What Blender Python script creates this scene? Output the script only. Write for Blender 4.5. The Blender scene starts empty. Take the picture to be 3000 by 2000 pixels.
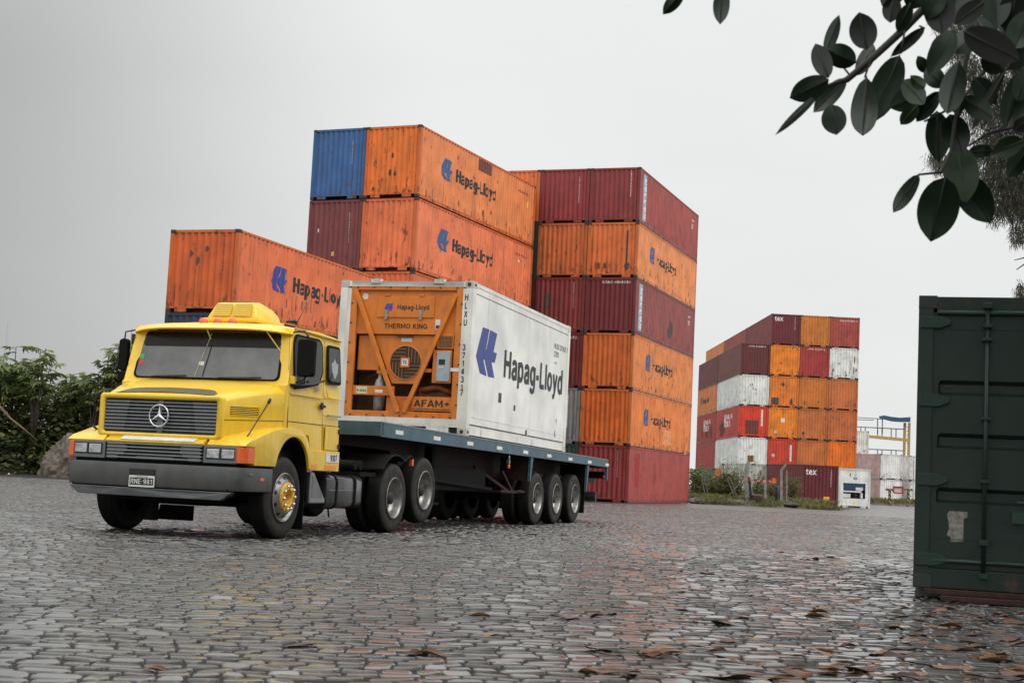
import bpy, bmesh, math, random
import numpy as np
from mathutils import Vector, Matrix
R_ = math.radians
scn = bpy.context.scene
C = scn.collection
rnd = random.Random(7)

# ------------------------------------------------------------------ camera
CF, CP, CR, CH = 4273.36, 0.09308, 0.04850, 0.8792      # focal px (3000 wide), pitch, roll, height
cam_d = bpy.data.cameras.new('camera'); cam = bpy.data.objects.new('camera', cam_d); C.objects.link(cam)
cam_d.sensor_width = 36.0; cam_d.lens = CF / 3000 * 36.0; cam_d.clip_end = 3000; cam_d.clip_start = 0.1
_F = Vector((0, math.cos(CP), math.sin(CP))); _U0 = Vector((0, -math.sin(CP), math.cos(CP))); _R0 = Vector((1, 0, 0))
_R = _R0 * math.cos(CR) + _U0 * math.sin(CR); _U = _U0 * math.cos(CR) - _R0 * math.sin(CR)
m = Matrix((_R, _U, -_F)).transposed().to_4x4(); m.translation = Vector((0, 0, CH)); cam.matrix_world = m
cam_d.dof.use_dof = True; cam_d.dof.focus_distance = 24.0; cam_d.dof.aperture_fstop = 11
scn.camera = cam
def at(px, py, Y):
    "point at distance Y (world y) seen at photo pixel px,py (3000x2000)"
    d = _F + _R * ((px - 1500) / CF) + _U * ((1000 - py) / CF)
    return Vector((0, 0, CH)) + d * (Y / d.y)
def ground_at(px, py, z=0.0):
    d = _F + _R * ((px - 1500) / CF) + _U * ((1000 - py) / CF)
    return Vector((0, 0, CH)) + d * ((z - CH) / d.z)

# ------------------------------------------------------------------ world, sun, exposure
scn.view_settings.view_transform = 'Standard'; scn.view_settings.look = 'None'
scn.view_settings.exposure = 0.10; scn.view_settings.gamma = 1.0
SUN_EL, SUN_AZ = R_(48), R_(125)          # azimuth clockwise from +Y
W = bpy.data.worlds.new('World'); scn.world = W; W.use_nodes = True
nt = W.node_tree; nt.nodes.clear()
def N(nt, t, **kw):
    n = nt.nodes.new(t)
    for k, v in kw.items():
        if k.startswith('i_'): n.inputs[k[2:].replace('_', ' ')].default_value = v
        else: setattr(n, k, v)
    return n
sky = N(nt, 'ShaderNodeTexSky', sky_type='NISHITA', sun_disc=False)
sky.sun_elevation = SUN_EL; sky.sun_rotation = SUN_AZ; sky.dust_density = 4; sky.air_density = 1.5
tc = N(nt, 'ShaderNodeTexCoord')
sep = N(nt, 'ShaderNodeSeparateXYZ'); nt.links.new(tc.outputs['Generated'], sep.inputs[0])
zr = N(nt, 'ShaderNodeMapRange', interpolation_type='SMOOTHSTEP'); zr.inputs[1].default_value = 0.25; zr.inputs[2].default_value = 0.95
zr.inputs[3].default_value = 1.0; zr.inputs[4].default_value = 2.3
nt.links.new(sep.outputs['Z'], zr.inputs[0])
# heavier cloud towards the left of the view, lighter bank ahead
dotn = N(nt, 'ShaderNodeVectorMath', operation='DOT_PRODUCT'); dotn.inputs[1].default_value = (-0.65, 0.755, 0.08)
nt.links.new(tc.outputs['Generated'], dotn.inputs[0])
xr = N(nt, 'ShaderNodeMapRange', interpolation_type='SMOOTHSTEP'); xr.inputs[1].default_value = 0.78; xr.inputs[2].default_value = 1.0
xr.inputs[3].default_value = 1.0; xr.inputs[4].default_value = 0.42
nt.links.new(dotn.outputs['Value'], xr.inputs[0])
nz = N(nt, 'ShaderNodeTexNoise'); nz.inputs['Scale'].default_value = 2.2; nz.inputs['Detail'].default_value = 3
mp = N(nt, 'ShaderNodeMapping'); mp.inputs['Scale'].default_value = (1, 1, 3)
nt.links.new(tc.outputs['Generated'], mp.inputs[0]); nt.links.new(mp.outputs[0], nz.inputs['Vector'])
nr = N(nt, 'ShaderNodeMapRange'); nr.inputs[3].default_value = 0.88; nr.inputs[4].default_value = 1.10
nt.links.new(nz.outputs[0], nr.inputs[0])
m1 = N(nt, 'ShaderNodeMath', operation='MULTIPLY'); m2 = N(nt, 'ShaderNodeMath', operation='MULTIPLY')
nt.links.new(zr.outputs[0], m1.inputs[0]); nt.links.new(xr.outputs[0], m1.inputs[1])
nt.links.new(m1.outputs[0], m2.inputs[0]); nt.links.new(nr.outputs[0], m2.inputs[1])
SKYB = 8.0
cl = N(nt, 'ShaderNodeVectorMath', operation='SCALE'); cl.inputs[0].default_value = (SKYB * 0.985, SKYB * 1.0, SKYB * 0.992)
nt.links.new(m2.outputs[0], cl.inputs['Scale'])
mx = N(nt, 'ShaderNodeMix', data_type='RGBA'); mx.inputs[0].default_value = 0.96
nt.links.new(sky.outputs[0], mx.inputs[6]); nt.links.new(cl.outputs[0], mx.inputs[7])
bg = N(nt, 'ShaderNodeBackground'); bg.inputs[1].default_value = 0.1
nt.links.new(mx.outputs[2], bg.inputs[0])
wo = N(nt, 'ShaderNodeOutputWorld'); nt.links.new(bg.outputs[0], wo.inputs[0])
sd = bpy.data.lights.new('sun', 'SUN'); sd.energy = 1.3; sd.angle = R_(50); sd.color = (1, .97, .93)
so = bpy.data.objects.new('sun', sd); C.objects.link(so); so.location = (10, -10, 30)
sv = Vector((math.sin(SUN_AZ) * math.cos(SUN_EL), math.cos(SUN_AZ) * math.cos(SUN_EL), math.sin(SUN_EL)))
so.rotation_euler = sv.to_track_quat('Z', 'Y').to_euler()

# ------------------------------------------------------------------ helpers
def tag(o, label=None, cat=None, group=None, kind=None):
    if label: o['label'] = label
    if cat: o['category'] = cat
    if group: o['group'] = group
    if kind: o['kind'] = kind
    return o
def empty(name, loc=(0, 0, 0), rot=(0, 0, 0)):
    o = bpy.data.objects.new(name, None); C.objects.link(o); o.location = loc; o.rotation_euler = rot
    o.empty_display_size = .3
    return o
def link(name, me, parent=None, mat=None, color=None):
    o = bpy.data.objects.new(name, me); C.objects.link(o)
    if parent is not None: o.parent = parent
    if mat is not None and len(me.materials) == 0: me.materials.append(mat)
    if color is not None: o.color = (*color[:3], 1)
    return o
class MB:
    def __init__(s): s.v = []; s.f = []; s.sm = []
    def add(s, vs, fs, smooth=False):
        n = len(s.v); s.v += [tuple(v) for v in vs]
        for f in fs: s.f.append(tuple(i + n for i in f)); s.sm.append(smooth)
        return s
    def box(s, x0, x1, y0, y1, z0, z1):
        return s.add([(x0, y0, z0), (x1, y0, z0), (x1, y1, z0), (x0, y1, z0), (x0, y0, z1), (x1, y0, z1), (x1, y1, z1), (x0, y1, z1)],
                     [(0, 3, 2, 1), (4, 5, 6, 7), (0, 1, 5, 4), (1, 2, 6, 5), (2, 3, 7, 6), (3, 0, 4, 7)])
    def bar(s, a, b, w, h, up=(0, 0, 1)):
        a = Vector(a); b = Vector(b); d = (b - a).normalized(); upv = Vector(up)
        if abs(d.dot(upv)) > .98: upv = Vector((0, 1, 0))
        r = d.cross(upv).normalized(); u = r.cross(d).normalized(); r *= w / 2; u *= h / 2
        vs = [a - r - u, a + r - u, a + r + u, a - r + u, b - r - u, b + r - u, b + r + u, b - r + u]
        return s.add(vs, [(0, 1, 2, 3), (7, 6, 5, 4), (0, 4, 5, 1), (1, 5, 6, 2), (2, 6, 7, 3), (3, 7, 4, 0)])
    def tube(s, pts, r, seg=8, caps=True):
        pts = [Vector(p) for p in pts]; n = len(pts); rs = r if isinstance(r, (list, tuple)) else [r] * n
        ref = None; vs = []
        for i, p in enumerate(pts):
            d = (pts[min(i + 1, n - 1)] - pts[max(i - 1, 0)]).normalized()
            if ref is None: ref = Vector((0, 0, 1)) if abs(d.z) < .9 else Vector((1, 0, 0))
            a = d.cross(ref).normalized(); b = d.cross(a).normalized(); ref = b.cross(d) if False else ref
            for k in range(seg):
                t = 2 * math.pi * k / seg; vs.append(p + (a * math.cos(t) + b * math.sin(t)) * rs[i])
        fs = [(i * seg + k, i * seg + (k + 1) % seg, (i + 1) * seg + (k + 1) % seg, (i + 1) * seg + k) for i in range(n - 1) for k in range(seg)]
        s.add(vs, fs, True)
        if caps:
            m0 = len(s.v) - n * seg
            s.f.append(tuple(m0 + k for k in range(seg))[::-1]); s.sm.append(False)
            s.f.append(tuple(m0 + (n - 1) * seg + k for k in range(seg))); s.sm.append(False)
        return s
    def lathe(s, prof, c=(0, 0, 0), axis='x', seg=40, smooth=True):
        "prof: list of (axial, radius)"
        vs = []
        for a, r in prof:
            for k in range(seg):
                t = 2 * math.pi * k / seg; u, v = r * math.cos(t), r * math.sin(t)
                p = {'x': (a, u, v), 'y': (u, a, v), 'z': (u, v, a)}[axis]
                vs.append((p[0] + c[0], p[1] + c[1], p[2] + c[2]))
        fs = [(i * seg + k, i * seg + (k + 1) % seg, (i + 1) * seg + (k + 1) % seg, (i + 1) * seg + k) for i in range(len(prof) - 1) for k in range(seg)]
        return s.add(vs, fs, smooth)
    def disc(s, c, r, axis='x', seg=24):
        vs = []
        for k in range(seg):
            t = 2 * math.pi * k / seg; u, v = r * math.cos(t), r * math.sin(t)
            p = {'x': (0, u, v), 'y': (u, 0, v), 'z': (u, v, 0)}[axis]
            vs.append((p[0] + c[0], p[1] + c[1], p[2] + c[2]))
        return s.add(vs, [tuple(range(seg))])
    def prism(s, poly, axis, stations, fn=None):
        "poly: 2d outline; axis 'x': poly is (y,z); 'y': (x,z); 'z': (x,y). stations: coords along axis"
        vs = []
        for a in stations:
            for p, q in poly:
                v = {'x': (a, p, q), 'y': (p, a, q), 'z': (p, q, a)}[axis]
                vs.append(fn(*v) if fn else v)
        n = len(poly); m = len(stations)
        fs = [(i * n + k, i * n + (k + 1) % n, (i + 1) * n + (k + 1) % n, (i + 1) * n + k) for i in range(m - 1) for k in range(n)]
        fs += [tuple(range(n))[::-1], tuple((m - 1) * n + k for k in range(n))]
        return s.add(vs, fs)
    def mesh(s, name, mat=None, bevel=0, seg=2, ang=30, smooth=False, recalc=True):
        me = bpy.data.meshes.new(name); me.from_pydata(s.v, [], s.f)
        for p, b in zip(me.polygons, s.sm): p.use_smooth = b or smooth
        bm = bmesh.new(); bm.from_mesh(me)
        if recalc: bmesh.ops.recalc_face_normals(bm, faces=bm.faces)
        if bevel:
            es = [e for e in bm.edges if len(e.link_faces) == 2 and e.calc_face_angle(0) > R_(ang)]
            bmesh.ops.bevel(bm, geom=es, offset=bevel, segments=seg, affect='EDGES', profile=.5, clamp_overlap=True)
            if smooth:
                for f in bm.faces: f.smooth = True
        bm.to_mesh(me); bm.free()
        if smooth:
            try: me.set_sharp_from_angle(angle=R_(40))
            except Exception: pass
        if mat is not None: me.materials.append(mat)
        return me
    def build(s, name, mat, parent=None, color=None, **kw):
        return link(name, s.mesh(name, mat, **kw), parent, None, color)
def rect2(x0, x1, y0, y1): return [(x0, y0), (x1, y0), (x1, y1), (x0, y1)]
def rrect(x0, x1, y0, y1, r, n=4):
    out = []
    for cx, cy, a0 in ((x1 - r, y0 + r, -90), (x1 - r, y1 - r, 0), (x0 + r, y1 - r, 90), (x0 + r, y0 + r, 180)):
        for i in range(n + 1):
            a = R_(a0 + 90 * i / n); out.append((cx + r * math.cos(a), cy + r * math.sin(a)))
    return out

# ------------------------------------------------------------------ materials
def mat(name, col, rough=.5, metal=0, noise=0, nscale=8, bump=0, bscale=40, coat=0, spec=.5, emit=None, rvar=0, trans=0):
    m = bpy.data.materials.new(name); m.use_nodes = True; nt = m.node_tree; b = nt.nodes['Principled BSDF']
    b.inputs['Roughness'].default_value = rough; b.inputs['Metallic'].default_value = metal
    b.inputs['Coat Weight'].default_value = coat; b.inputs['Coat Roughness'].default_value = .08
    b.inputs['Specular IOR Level'].default_value = spec
    if trans: b.inputs['Transmission Weight'].default_value = trans
    tc = N(nt, 'ShaderNodeTexCoord')
    nz = N(nt, 'ShaderNodeTexNoise'); nz.inputs['Scale'].default_value = nscale; nz.inputs['Detail'].default_value = 6
    nt.links.new(tc.outputs['Object'], nz.inputs['Vector'])
    mx = N(nt, 'ShaderNodeMix', data_type='RGBA', blend_type='MULTIPLY'); mx.inputs[0].default_value = 1
    mx.inputs[6].default_value = (*col, 1)
    mr = N(nt, 'ShaderNodeMapRange'); mr.inputs[1].default_value = .3; mr.inputs[2].default_value = .7
    mr.inputs[3].default_value = 1 - noise; mr.inputs[4].default_value = 1 + noise * .5
    nt.links.new(nz.outputs[0], mr.inputs[0]); nt.links.new(mr.outputs[0], mx.inputs[7]); nt.links.new(mx.outputs[2], b.inputs['Base Color'])
    if rvar:
        mr2 = N(nt, 'ShaderNodeMapRange'); mr2.inputs[1].default_value = .3; mr2.inputs[2].default_value = .7
        mr2.inputs[3].default_value = max(0, rough - rvar); mr2.inputs[4].default_value = min(1, rough + rvar)
        nt.links.new(nz.outputs[0], mr2.inputs[0]); nt.links.new(mr2.outputs[0], b.inputs['Roughness'])
    if bump:
        n2 = N(nt, 'ShaderNodeTexNoise'); n2.inputs['Scale'].default_value = bscale; n2.inputs['Detail'].default_value = 4
        nt.links.new(tc.outputs['Object'], n2.inputs['Vector'])
        bp = N(nt, 'ShaderNodeBump'); bp.inputs['Strength'].default_value = bump; bp.inputs['Distance'].default_value = .01
        nt.links.new(n2.outputs[0], bp.inputs['Height']); nt.links.new(bp.outputs[0], b.inputs['Normal'])
    return m
def paint_mat(name, rust=1.0, rough=.45, lo=.575, hi=.70):
    "weathered container paint: the hue comes from the object's own colour; rust specks and vertical streaks on top"
    m = bpy.data.materials.new(name); m.use_nodes = True; nt = m.node_tree; b = nt.nodes['Principled BSDF']; L = nt.links.new
    oi = N(nt, 'ShaderNodeObjectInfo'); tc = N(nt, 'ShaderNodeTexCoord')
    off = N(nt, 'ShaderNodeMath', operation='MULTIPLY'); off.inputs[1].default_value = 57; L(oi.outputs['Random'], off.inputs[0])
    ad = N(nt, 'ShaderNodeVectorMath', operation='ADD'); L(tc.outputs['Object'], ad.inputs[0]); L(off.outputs[0], ad.inputs[1])
    # fading
    n1 = N(nt, 'ShaderNodeTexNoise'); n1.inputs['Scale'].default_value = 1.3; n1.inputs['Detail'].default_value = 7; L(ad.outputs[0], n1.inputs['Vector'])
    r1 = N(nt, 'ShaderNodeMapRange'); r1.inputs[1].default_value = .3; r1.inputs[2].default_value = .7; r1.inputs[3].default_value = .76; r1.inputs[4].default_value = 1.12
    L(n1.outputs[0], r1.inputs[0])
    c1 = N(nt, 'ShaderNodeVectorMath', operation='SCALE'); L(oi.outputs['Color'], c1.inputs[0]); L(r1.outputs[0], c1.inputs['Scale'])
    # vertical grime streaks
    mp = N(nt, 'ShaderNodeMapping'); mp.inputs['Scale'].default_value = (9, 9, .35); L(ad.outputs[0], mp.inputs[0])
    n2 = N(nt, 'ShaderNodeTexNoise'); n2.inputs['Scale'].default_value = 1; n2.inputs['Detail'].default_value = 5; L(mp.outputs[0], n2.inputs['Vector'])
    r2 = N(nt, 'ShaderNodeMapRange', interpolation_type='SMOOTHSTEP'); r2.inputs[1].default_value = .54; r2.inputs[2].default_value = .78; r2.inputs[3].default_value = 0; r2.inputs[4].default_value = .55 * rust
    L(n2.outputs[0], r2.inputs[0])
    x1 = N(nt, 'ShaderNodeMix', data_type='RGBA'); L(r2.outputs[0], x1.inputs[0]); L(c1.outputs[0], x1.inputs[6]); x1.inputs[7].default_value = (.07, .038, .022, 1)
    # rust scars, more of them low on the wall
    mp3 = N(nt, 'ShaderNodeMapping'); mp3.inputs['Scale'].default_value = (5, 5, 2.2); L(ad.outputs[0], mp3.inputs[0])
    n3 = N(nt, 'ShaderNodeTexNoise'); n3.inputs['Scale'].default_value = 1; n3.inputs['Detail'].default_value = 9; n3.inputs['Roughness'].default_value = .65; L(mp3.outputs[0], n3.inputs['Vector'])
    sp = N(nt, 'ShaderNodeSeparateXYZ'); L(tc.outputs['Object'], sp.inputs[0])
    rz = N(nt, 'ShaderNodeMapRange'); rz.inputs[1].default_value = 0; rz.inputs[2].default_value = .9; rz.inputs[3].default_value = .09; rz.inputs[4].default_value = 0
    L(sp.outputs['Z'], rz.inputs[0])
    sm = N(nt, 'ShaderNodeMath', operation='ADD'); L(n3.outputs[0], sm.inputs[0]); L(rz.outputs[0], sm.inputs[1])
    r3 = N(nt, 'ShaderNodeMapRange', interpolation_type='SMOOTHSTEP'); r3.inputs[1].default_value = lo; r3.inputs[2].default_value = hi; r3.inputs[3].default_value = 0; r3.inputs[4].default_value = .9 * min(1, rust)
    L(sm.outputs[0], r3.inputs[0])
    n4 = N(nt, 'ShaderNodeTexNoise'); n4.inputs['Scale'].default_value = 14; L(ad.outputs[0], n4.inputs['Vector'])
    rc = N(nt, 'ShaderNodeValToRGB'); rc.color_ramp.elements[0].position = .35; rc.color_ramp.elements[0].color = (.05, .022, .014, 1); rc.color_ramp.elements[1].position = .7; rc.color_ramp.elements[1].color = (.20, .075, .03, 1)
    L(n4.outputs[0], rc.inputs[0])
    x2 = N(nt, 'ShaderNodeMix', data_type='RGBA'); L(r3.outputs[0], x2.inputs[0]); L(x1.outputs[2], x2.inputs[6]); L(rc.outputs[0], x2.inputs[7])
    L(x2.outputs[2], b.inputs['Base Color'])
    rr = N(nt, 'ShaderNodeMapRange'); rr.inputs[3].default_value = rough; rr.inputs[4].default_value = .85; L(r3.outputs[0], rr.inputs[0]); L(rr.outputs[0], b.inputs['Roughness'])
    n5 = N(nt, 'ShaderNodeTexNoise'); n5.inputs['Scale'].default_value = 5; n5.inputs['Detail'].default_value = 5; L(ad.outputs[0], n5.inputs['Vector'])
    bp = N(nt, 'ShaderNodeBump'); bp.inputs['Strength'].default_value = .25; bp.inputs['Distance'].default_value = .02
    L(n5.outputs[0], bp.inputs['Height']); L(bp.outputs[0], b.inputs['Normal'])
    return m
M = {}
M['cpaint'] = paint_mat('container_paint')
M['creefer'] = paint_mat('reefer_paint', rust=.45, rough=.36, lo=.65, hi=.74)
M['cast'] = mat('casting_steel', (.075, .05, .04), .7, .2, .5, 12, .5, 30)
M['black'] = mat('black_lettering', (.018, .018, .02), .5, 0, .3)
M['white'] = mat('white_lettering', (.75, .75, .72), .55, 0, .15)
M['hlblue'] = mat('emblem_blue', (.03, .05, .26), .45, 0, .2)
M['hlblue2'] = mat('faded_emblem_blue', (.05, .10, .24), .5, 0, .25)
M['darkred'] = mat('maroon_stencil', (.16, .03, .02), .6, 0, .3)
M['rustpatch'] = mat('primer_patch', (.17, .05, .04), .7, 0, .3)
M['scar'] = mat('scraped_steel', (.10, .075, .06), .75, 0, .5, 10)
M['label'] = mat('weathered_sticker', (.62, .60, .52), .6, 0, .3, 14)
M['yellowlabel'] = mat('yellow_sticker', (.85, .50, .05), .5, 0, .1)
M['paleblue'] = mat('pale_blue_strip', (.28, .45, .55), .5, 0, .15)
M['yellow'] = mat('truck_yellow_paint', (.90, .58, .025), .30, 0, .05, 3, 0, 40, coat=.3)
def dirty(m, col, zlo, zhi, amt, floor=.06):
    "splash and grime over an existing paint: patchy, thicker towards the bottom edge"
    nt = m.node_tree; b = nt.nodes['Principled BSDF']; L = nt.links.new; src = b.inputs['Base Color'].links[0].from_socket
    tc = N(nt, 'ShaderNodeTexCoord'); sp = N(nt, 'ShaderNodeSeparateXYZ'); L(tc.outputs['Object'], sp.inputs[0])
    a = N(nt, 'ShaderNodeMapRange'); a.inputs[1].default_value = zlo; a.inputs[2].default_value = zhi; a.inputs[3].default_value = amt; a.inputs[4].default_value = floor; L(sp.outputs['Z'], a.inputs[0])
    mp = N(nt, 'ShaderNodeMapping'); mp.inputs['Scale'].default_value = (5, 5, 1.6); L(tc.outputs['Object'], mp.inputs[0])
    n = N(nt, 'ShaderNodeTexNoise'); n.inputs['Scale'].default_value = 2; n.inputs['Detail'].default_value = 9; n.inputs['Roughness'].default_value = .7; L(mp.outputs[0], n.inputs['Vector'])
    r = N(nt, 'ShaderNodeMapRange'); r.inputs[1].default_value = .38; r.inputs[2].default_value = .68; L(n.outputs[0], r.inputs[0])
    f = N(nt, 'ShaderNodeMath', operation='MULTIPLY'); L(a.outputs[0], f.inputs[0]); L(r.outputs[0], f.inputs[1])
    x = N(nt, 'ShaderNodeMix', data_type='RGBA'); L(f.outputs[0], x.inputs[0]); L(src, x.inputs[6]); x.inputs[7].default_value = (*col, 1); L(x.outputs[2], b.inputs['Base Color'])
    q = N(nt, 'ShaderNodeMapRange'); q.inputs[3].default_value = b.inputs['Roughness'].default_value; q.inputs[4].default_value = .8; L(f.outputs[0], q.inputs[0]); L(q.outputs[0], b.inputs['Roughness'])
dirty(M['yellow'], (.16, .11, .05), .8, 1.9, .32, .07)
M['grille'] = mat('grey_grille_plastic', (.17, .175, .18), .4, .3, .15)
M['dark'] = mat('dark_underbody', (.005, .005, .005), .8, 0, .4, 10, spec=.2)
M['bumper'] = mat('grey_bumper', (.085, .088, .09), .38, .2, .25, 6, .15, 60)
dirty(M['bumper'], (.13, .115, .095), .5, 1.0, .7, .3)
M['lip'] = mat('light_grey_valance', (.16, .165, .17), .4, .2, .2, 6)
M['rubber'] = mat('tyre_rubber', (.010, .0095, .009), .7, 0, .5, 9, .4, 60, spec=.25)
M['tyreside'] = mat('dusty_tyre_wall', (.030, .028, .025), .7, 0, .55, 7, .4, 50, spec=.3)
M['rim'] = mat('worn_rim_steel', (.34, .33, .31), .38, .7, .45, 12)
M['rimdark'] = mat('dark_hub', (.03, .028, .026), .6, .3, .4)
M['chrome'] = mat('chrome', (.75, .76, .78), .12, 1, .05)
M['alu'] = mat('dull_aluminium', (.33, .33, .33), .35, .8, .3, 9)
M['glass'] = mat('grey_windscreen', (.115, .12, .125), .06, 0, .55, 2.6, spec=.6, coat=1)  # noise mottles the grey to imitate reflections in the glass
M['glassdark'] = mat('dark_glass', (.012, .014, .015), .06, 0, .3, 2, spec=.45)
M['lens'] = mat('lamp_glass', (.55, .56, .57), .14, .85, .45, 9, .15, 22, coat=1)
M['amber'] = mat('amber_lens', (.85, .13, .008), .2, 0, .1, coat=.2)
M['redlens'] = mat('red_orange_lens', (.75, .11, .015), .25, 0, .1, coat=.2)
M['deckblue'] = mat('trailer_blue_paint', (.042, .118, .165), .42, 0, .30, 5, .2, 30, rvar=.1)
M['maroon'] = mat('maroon_chassis', (.03, .007, .007), .7, 0, .4, 6)
M['reforange'] = mat('reefer_orange', (.74, .21, .016), .42, 0, .14, 3, .1, 30)
dirty(M['deckblue'], (.12, .095, .075), 1.2, 1.7, .6, .3); dirty(M['reforange'], (.13, .06, .025), .2, 2.6, .45, .18)
M['ctrl'] = mat('grey_box_paint', (.34, .40, .43), .4, 0, .15)
M['gold'] = mat('orange_hub_paint', (.78, .42, .025), .4, 0, .35, 20)
M['bottle'] = mat('grey_receiver', (.40, .40, .38), .4, .3, .3)
M['concrete'] = mat('mossy_concrete', (.26, .26, .24), .85, 0, .35, 6, .6, 25)
M['wood'] = mat('grey_timber', (.15, .14, .13), .8, 0, .4, 8, .5, 30)
M['plank'] = mat('rusty_plank', (.05, .022, .013), .75, 0, .5, 9, .5, 30)
M['gantry'] = mat('gantry_yellow', (.50, .33, .10), .5, 0, .25)
M['railgrey'] = mat('railing_grey', (.18, .21, .23), .6, 0, .2)
M['tarp'] = mat('blue_tarpaulin', (.03, .075, .15), .6, 0, .3, 3)
M['bark'] = mat('bark', (.07, .055, .045), .8, 0, .4, 20, .6, 60)
M['rock'] = mat('rubble_earth', (.13, .105, .085), .9, 0, .55, 7, .9, 14)
def leaf_mat(name, c0, c1, rough=.4, scale=3, trans=.15):
    m = bpy.data.materials.new(name); m.use_nodes = True; nt = m.node_tree; b = nt.nodes['Principled BSDF']; L = nt.links.new
    g = N(nt, 'ShaderNodeNewGeometry'); rc = N(nt, 'ShaderNodeValToRGB')
    rc.color_ramp.elements[0].color = (*c0, 1); rc.color_ramp.elements[1].color = (*c1, 1); L(g.outputs['Random Per Island'], rc.inputs[0])
    L(rc.outputs[0], b.inputs['Base Color']); b.inputs['Roughness'].default_value = rough
    tr = N(nt, 'ShaderNodeBsdfTranslucent'); L(rc.outputs[0], tr.inputs[0]); ms = N(nt, 'ShaderNodeMixShader'); ms.inputs[0].default_value = trans
    L(b.outputs[0], ms.inputs[1]); L(tr.outputs[0], ms.inputs[2]); L(ms.outputs[0], nt.nodes['Material Output'].inputs[0])
    return m
M['castor'] = leaf_mat('castor_leaves', (.05, .105, .04), (.24, .27, .07), .5, trans=.3)
M['under'] = leaf_mat('undergrowth_leaves', (.028, .055, .02), (.15, .155, .045), .6, trans=.2)
M['weed'] = leaf_mat('weed_leaves', (.06, .09, .03), (.20, .20, .07), .7, trans=.3)
M['grass'] = leaf_mat('grass_blades', (.045, .08, .018), (.24, .21, .08), .7, trans=.3)
M['needles'] = leaf_mat('needle_foliage', (.02, .026, .014), (.075, .07, .045), .7, trans=.15)
M['fleaf'] = mat('rubber_tree_leaf', (.006, .024, .008), .32, 0, .4, 14)
M['fleafu'] = mat('rubber_tree_leaf_underside', (.022, .025, .022), .6, 0, .3, 14)
M['fleafg'] = mat('young_green_leaf', (.014, .040, .008), .45, 0, .4, 14)
M['stalk'] = mat('leaf_stalk', (.018, .016, .011), .6, 0, .3)

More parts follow.
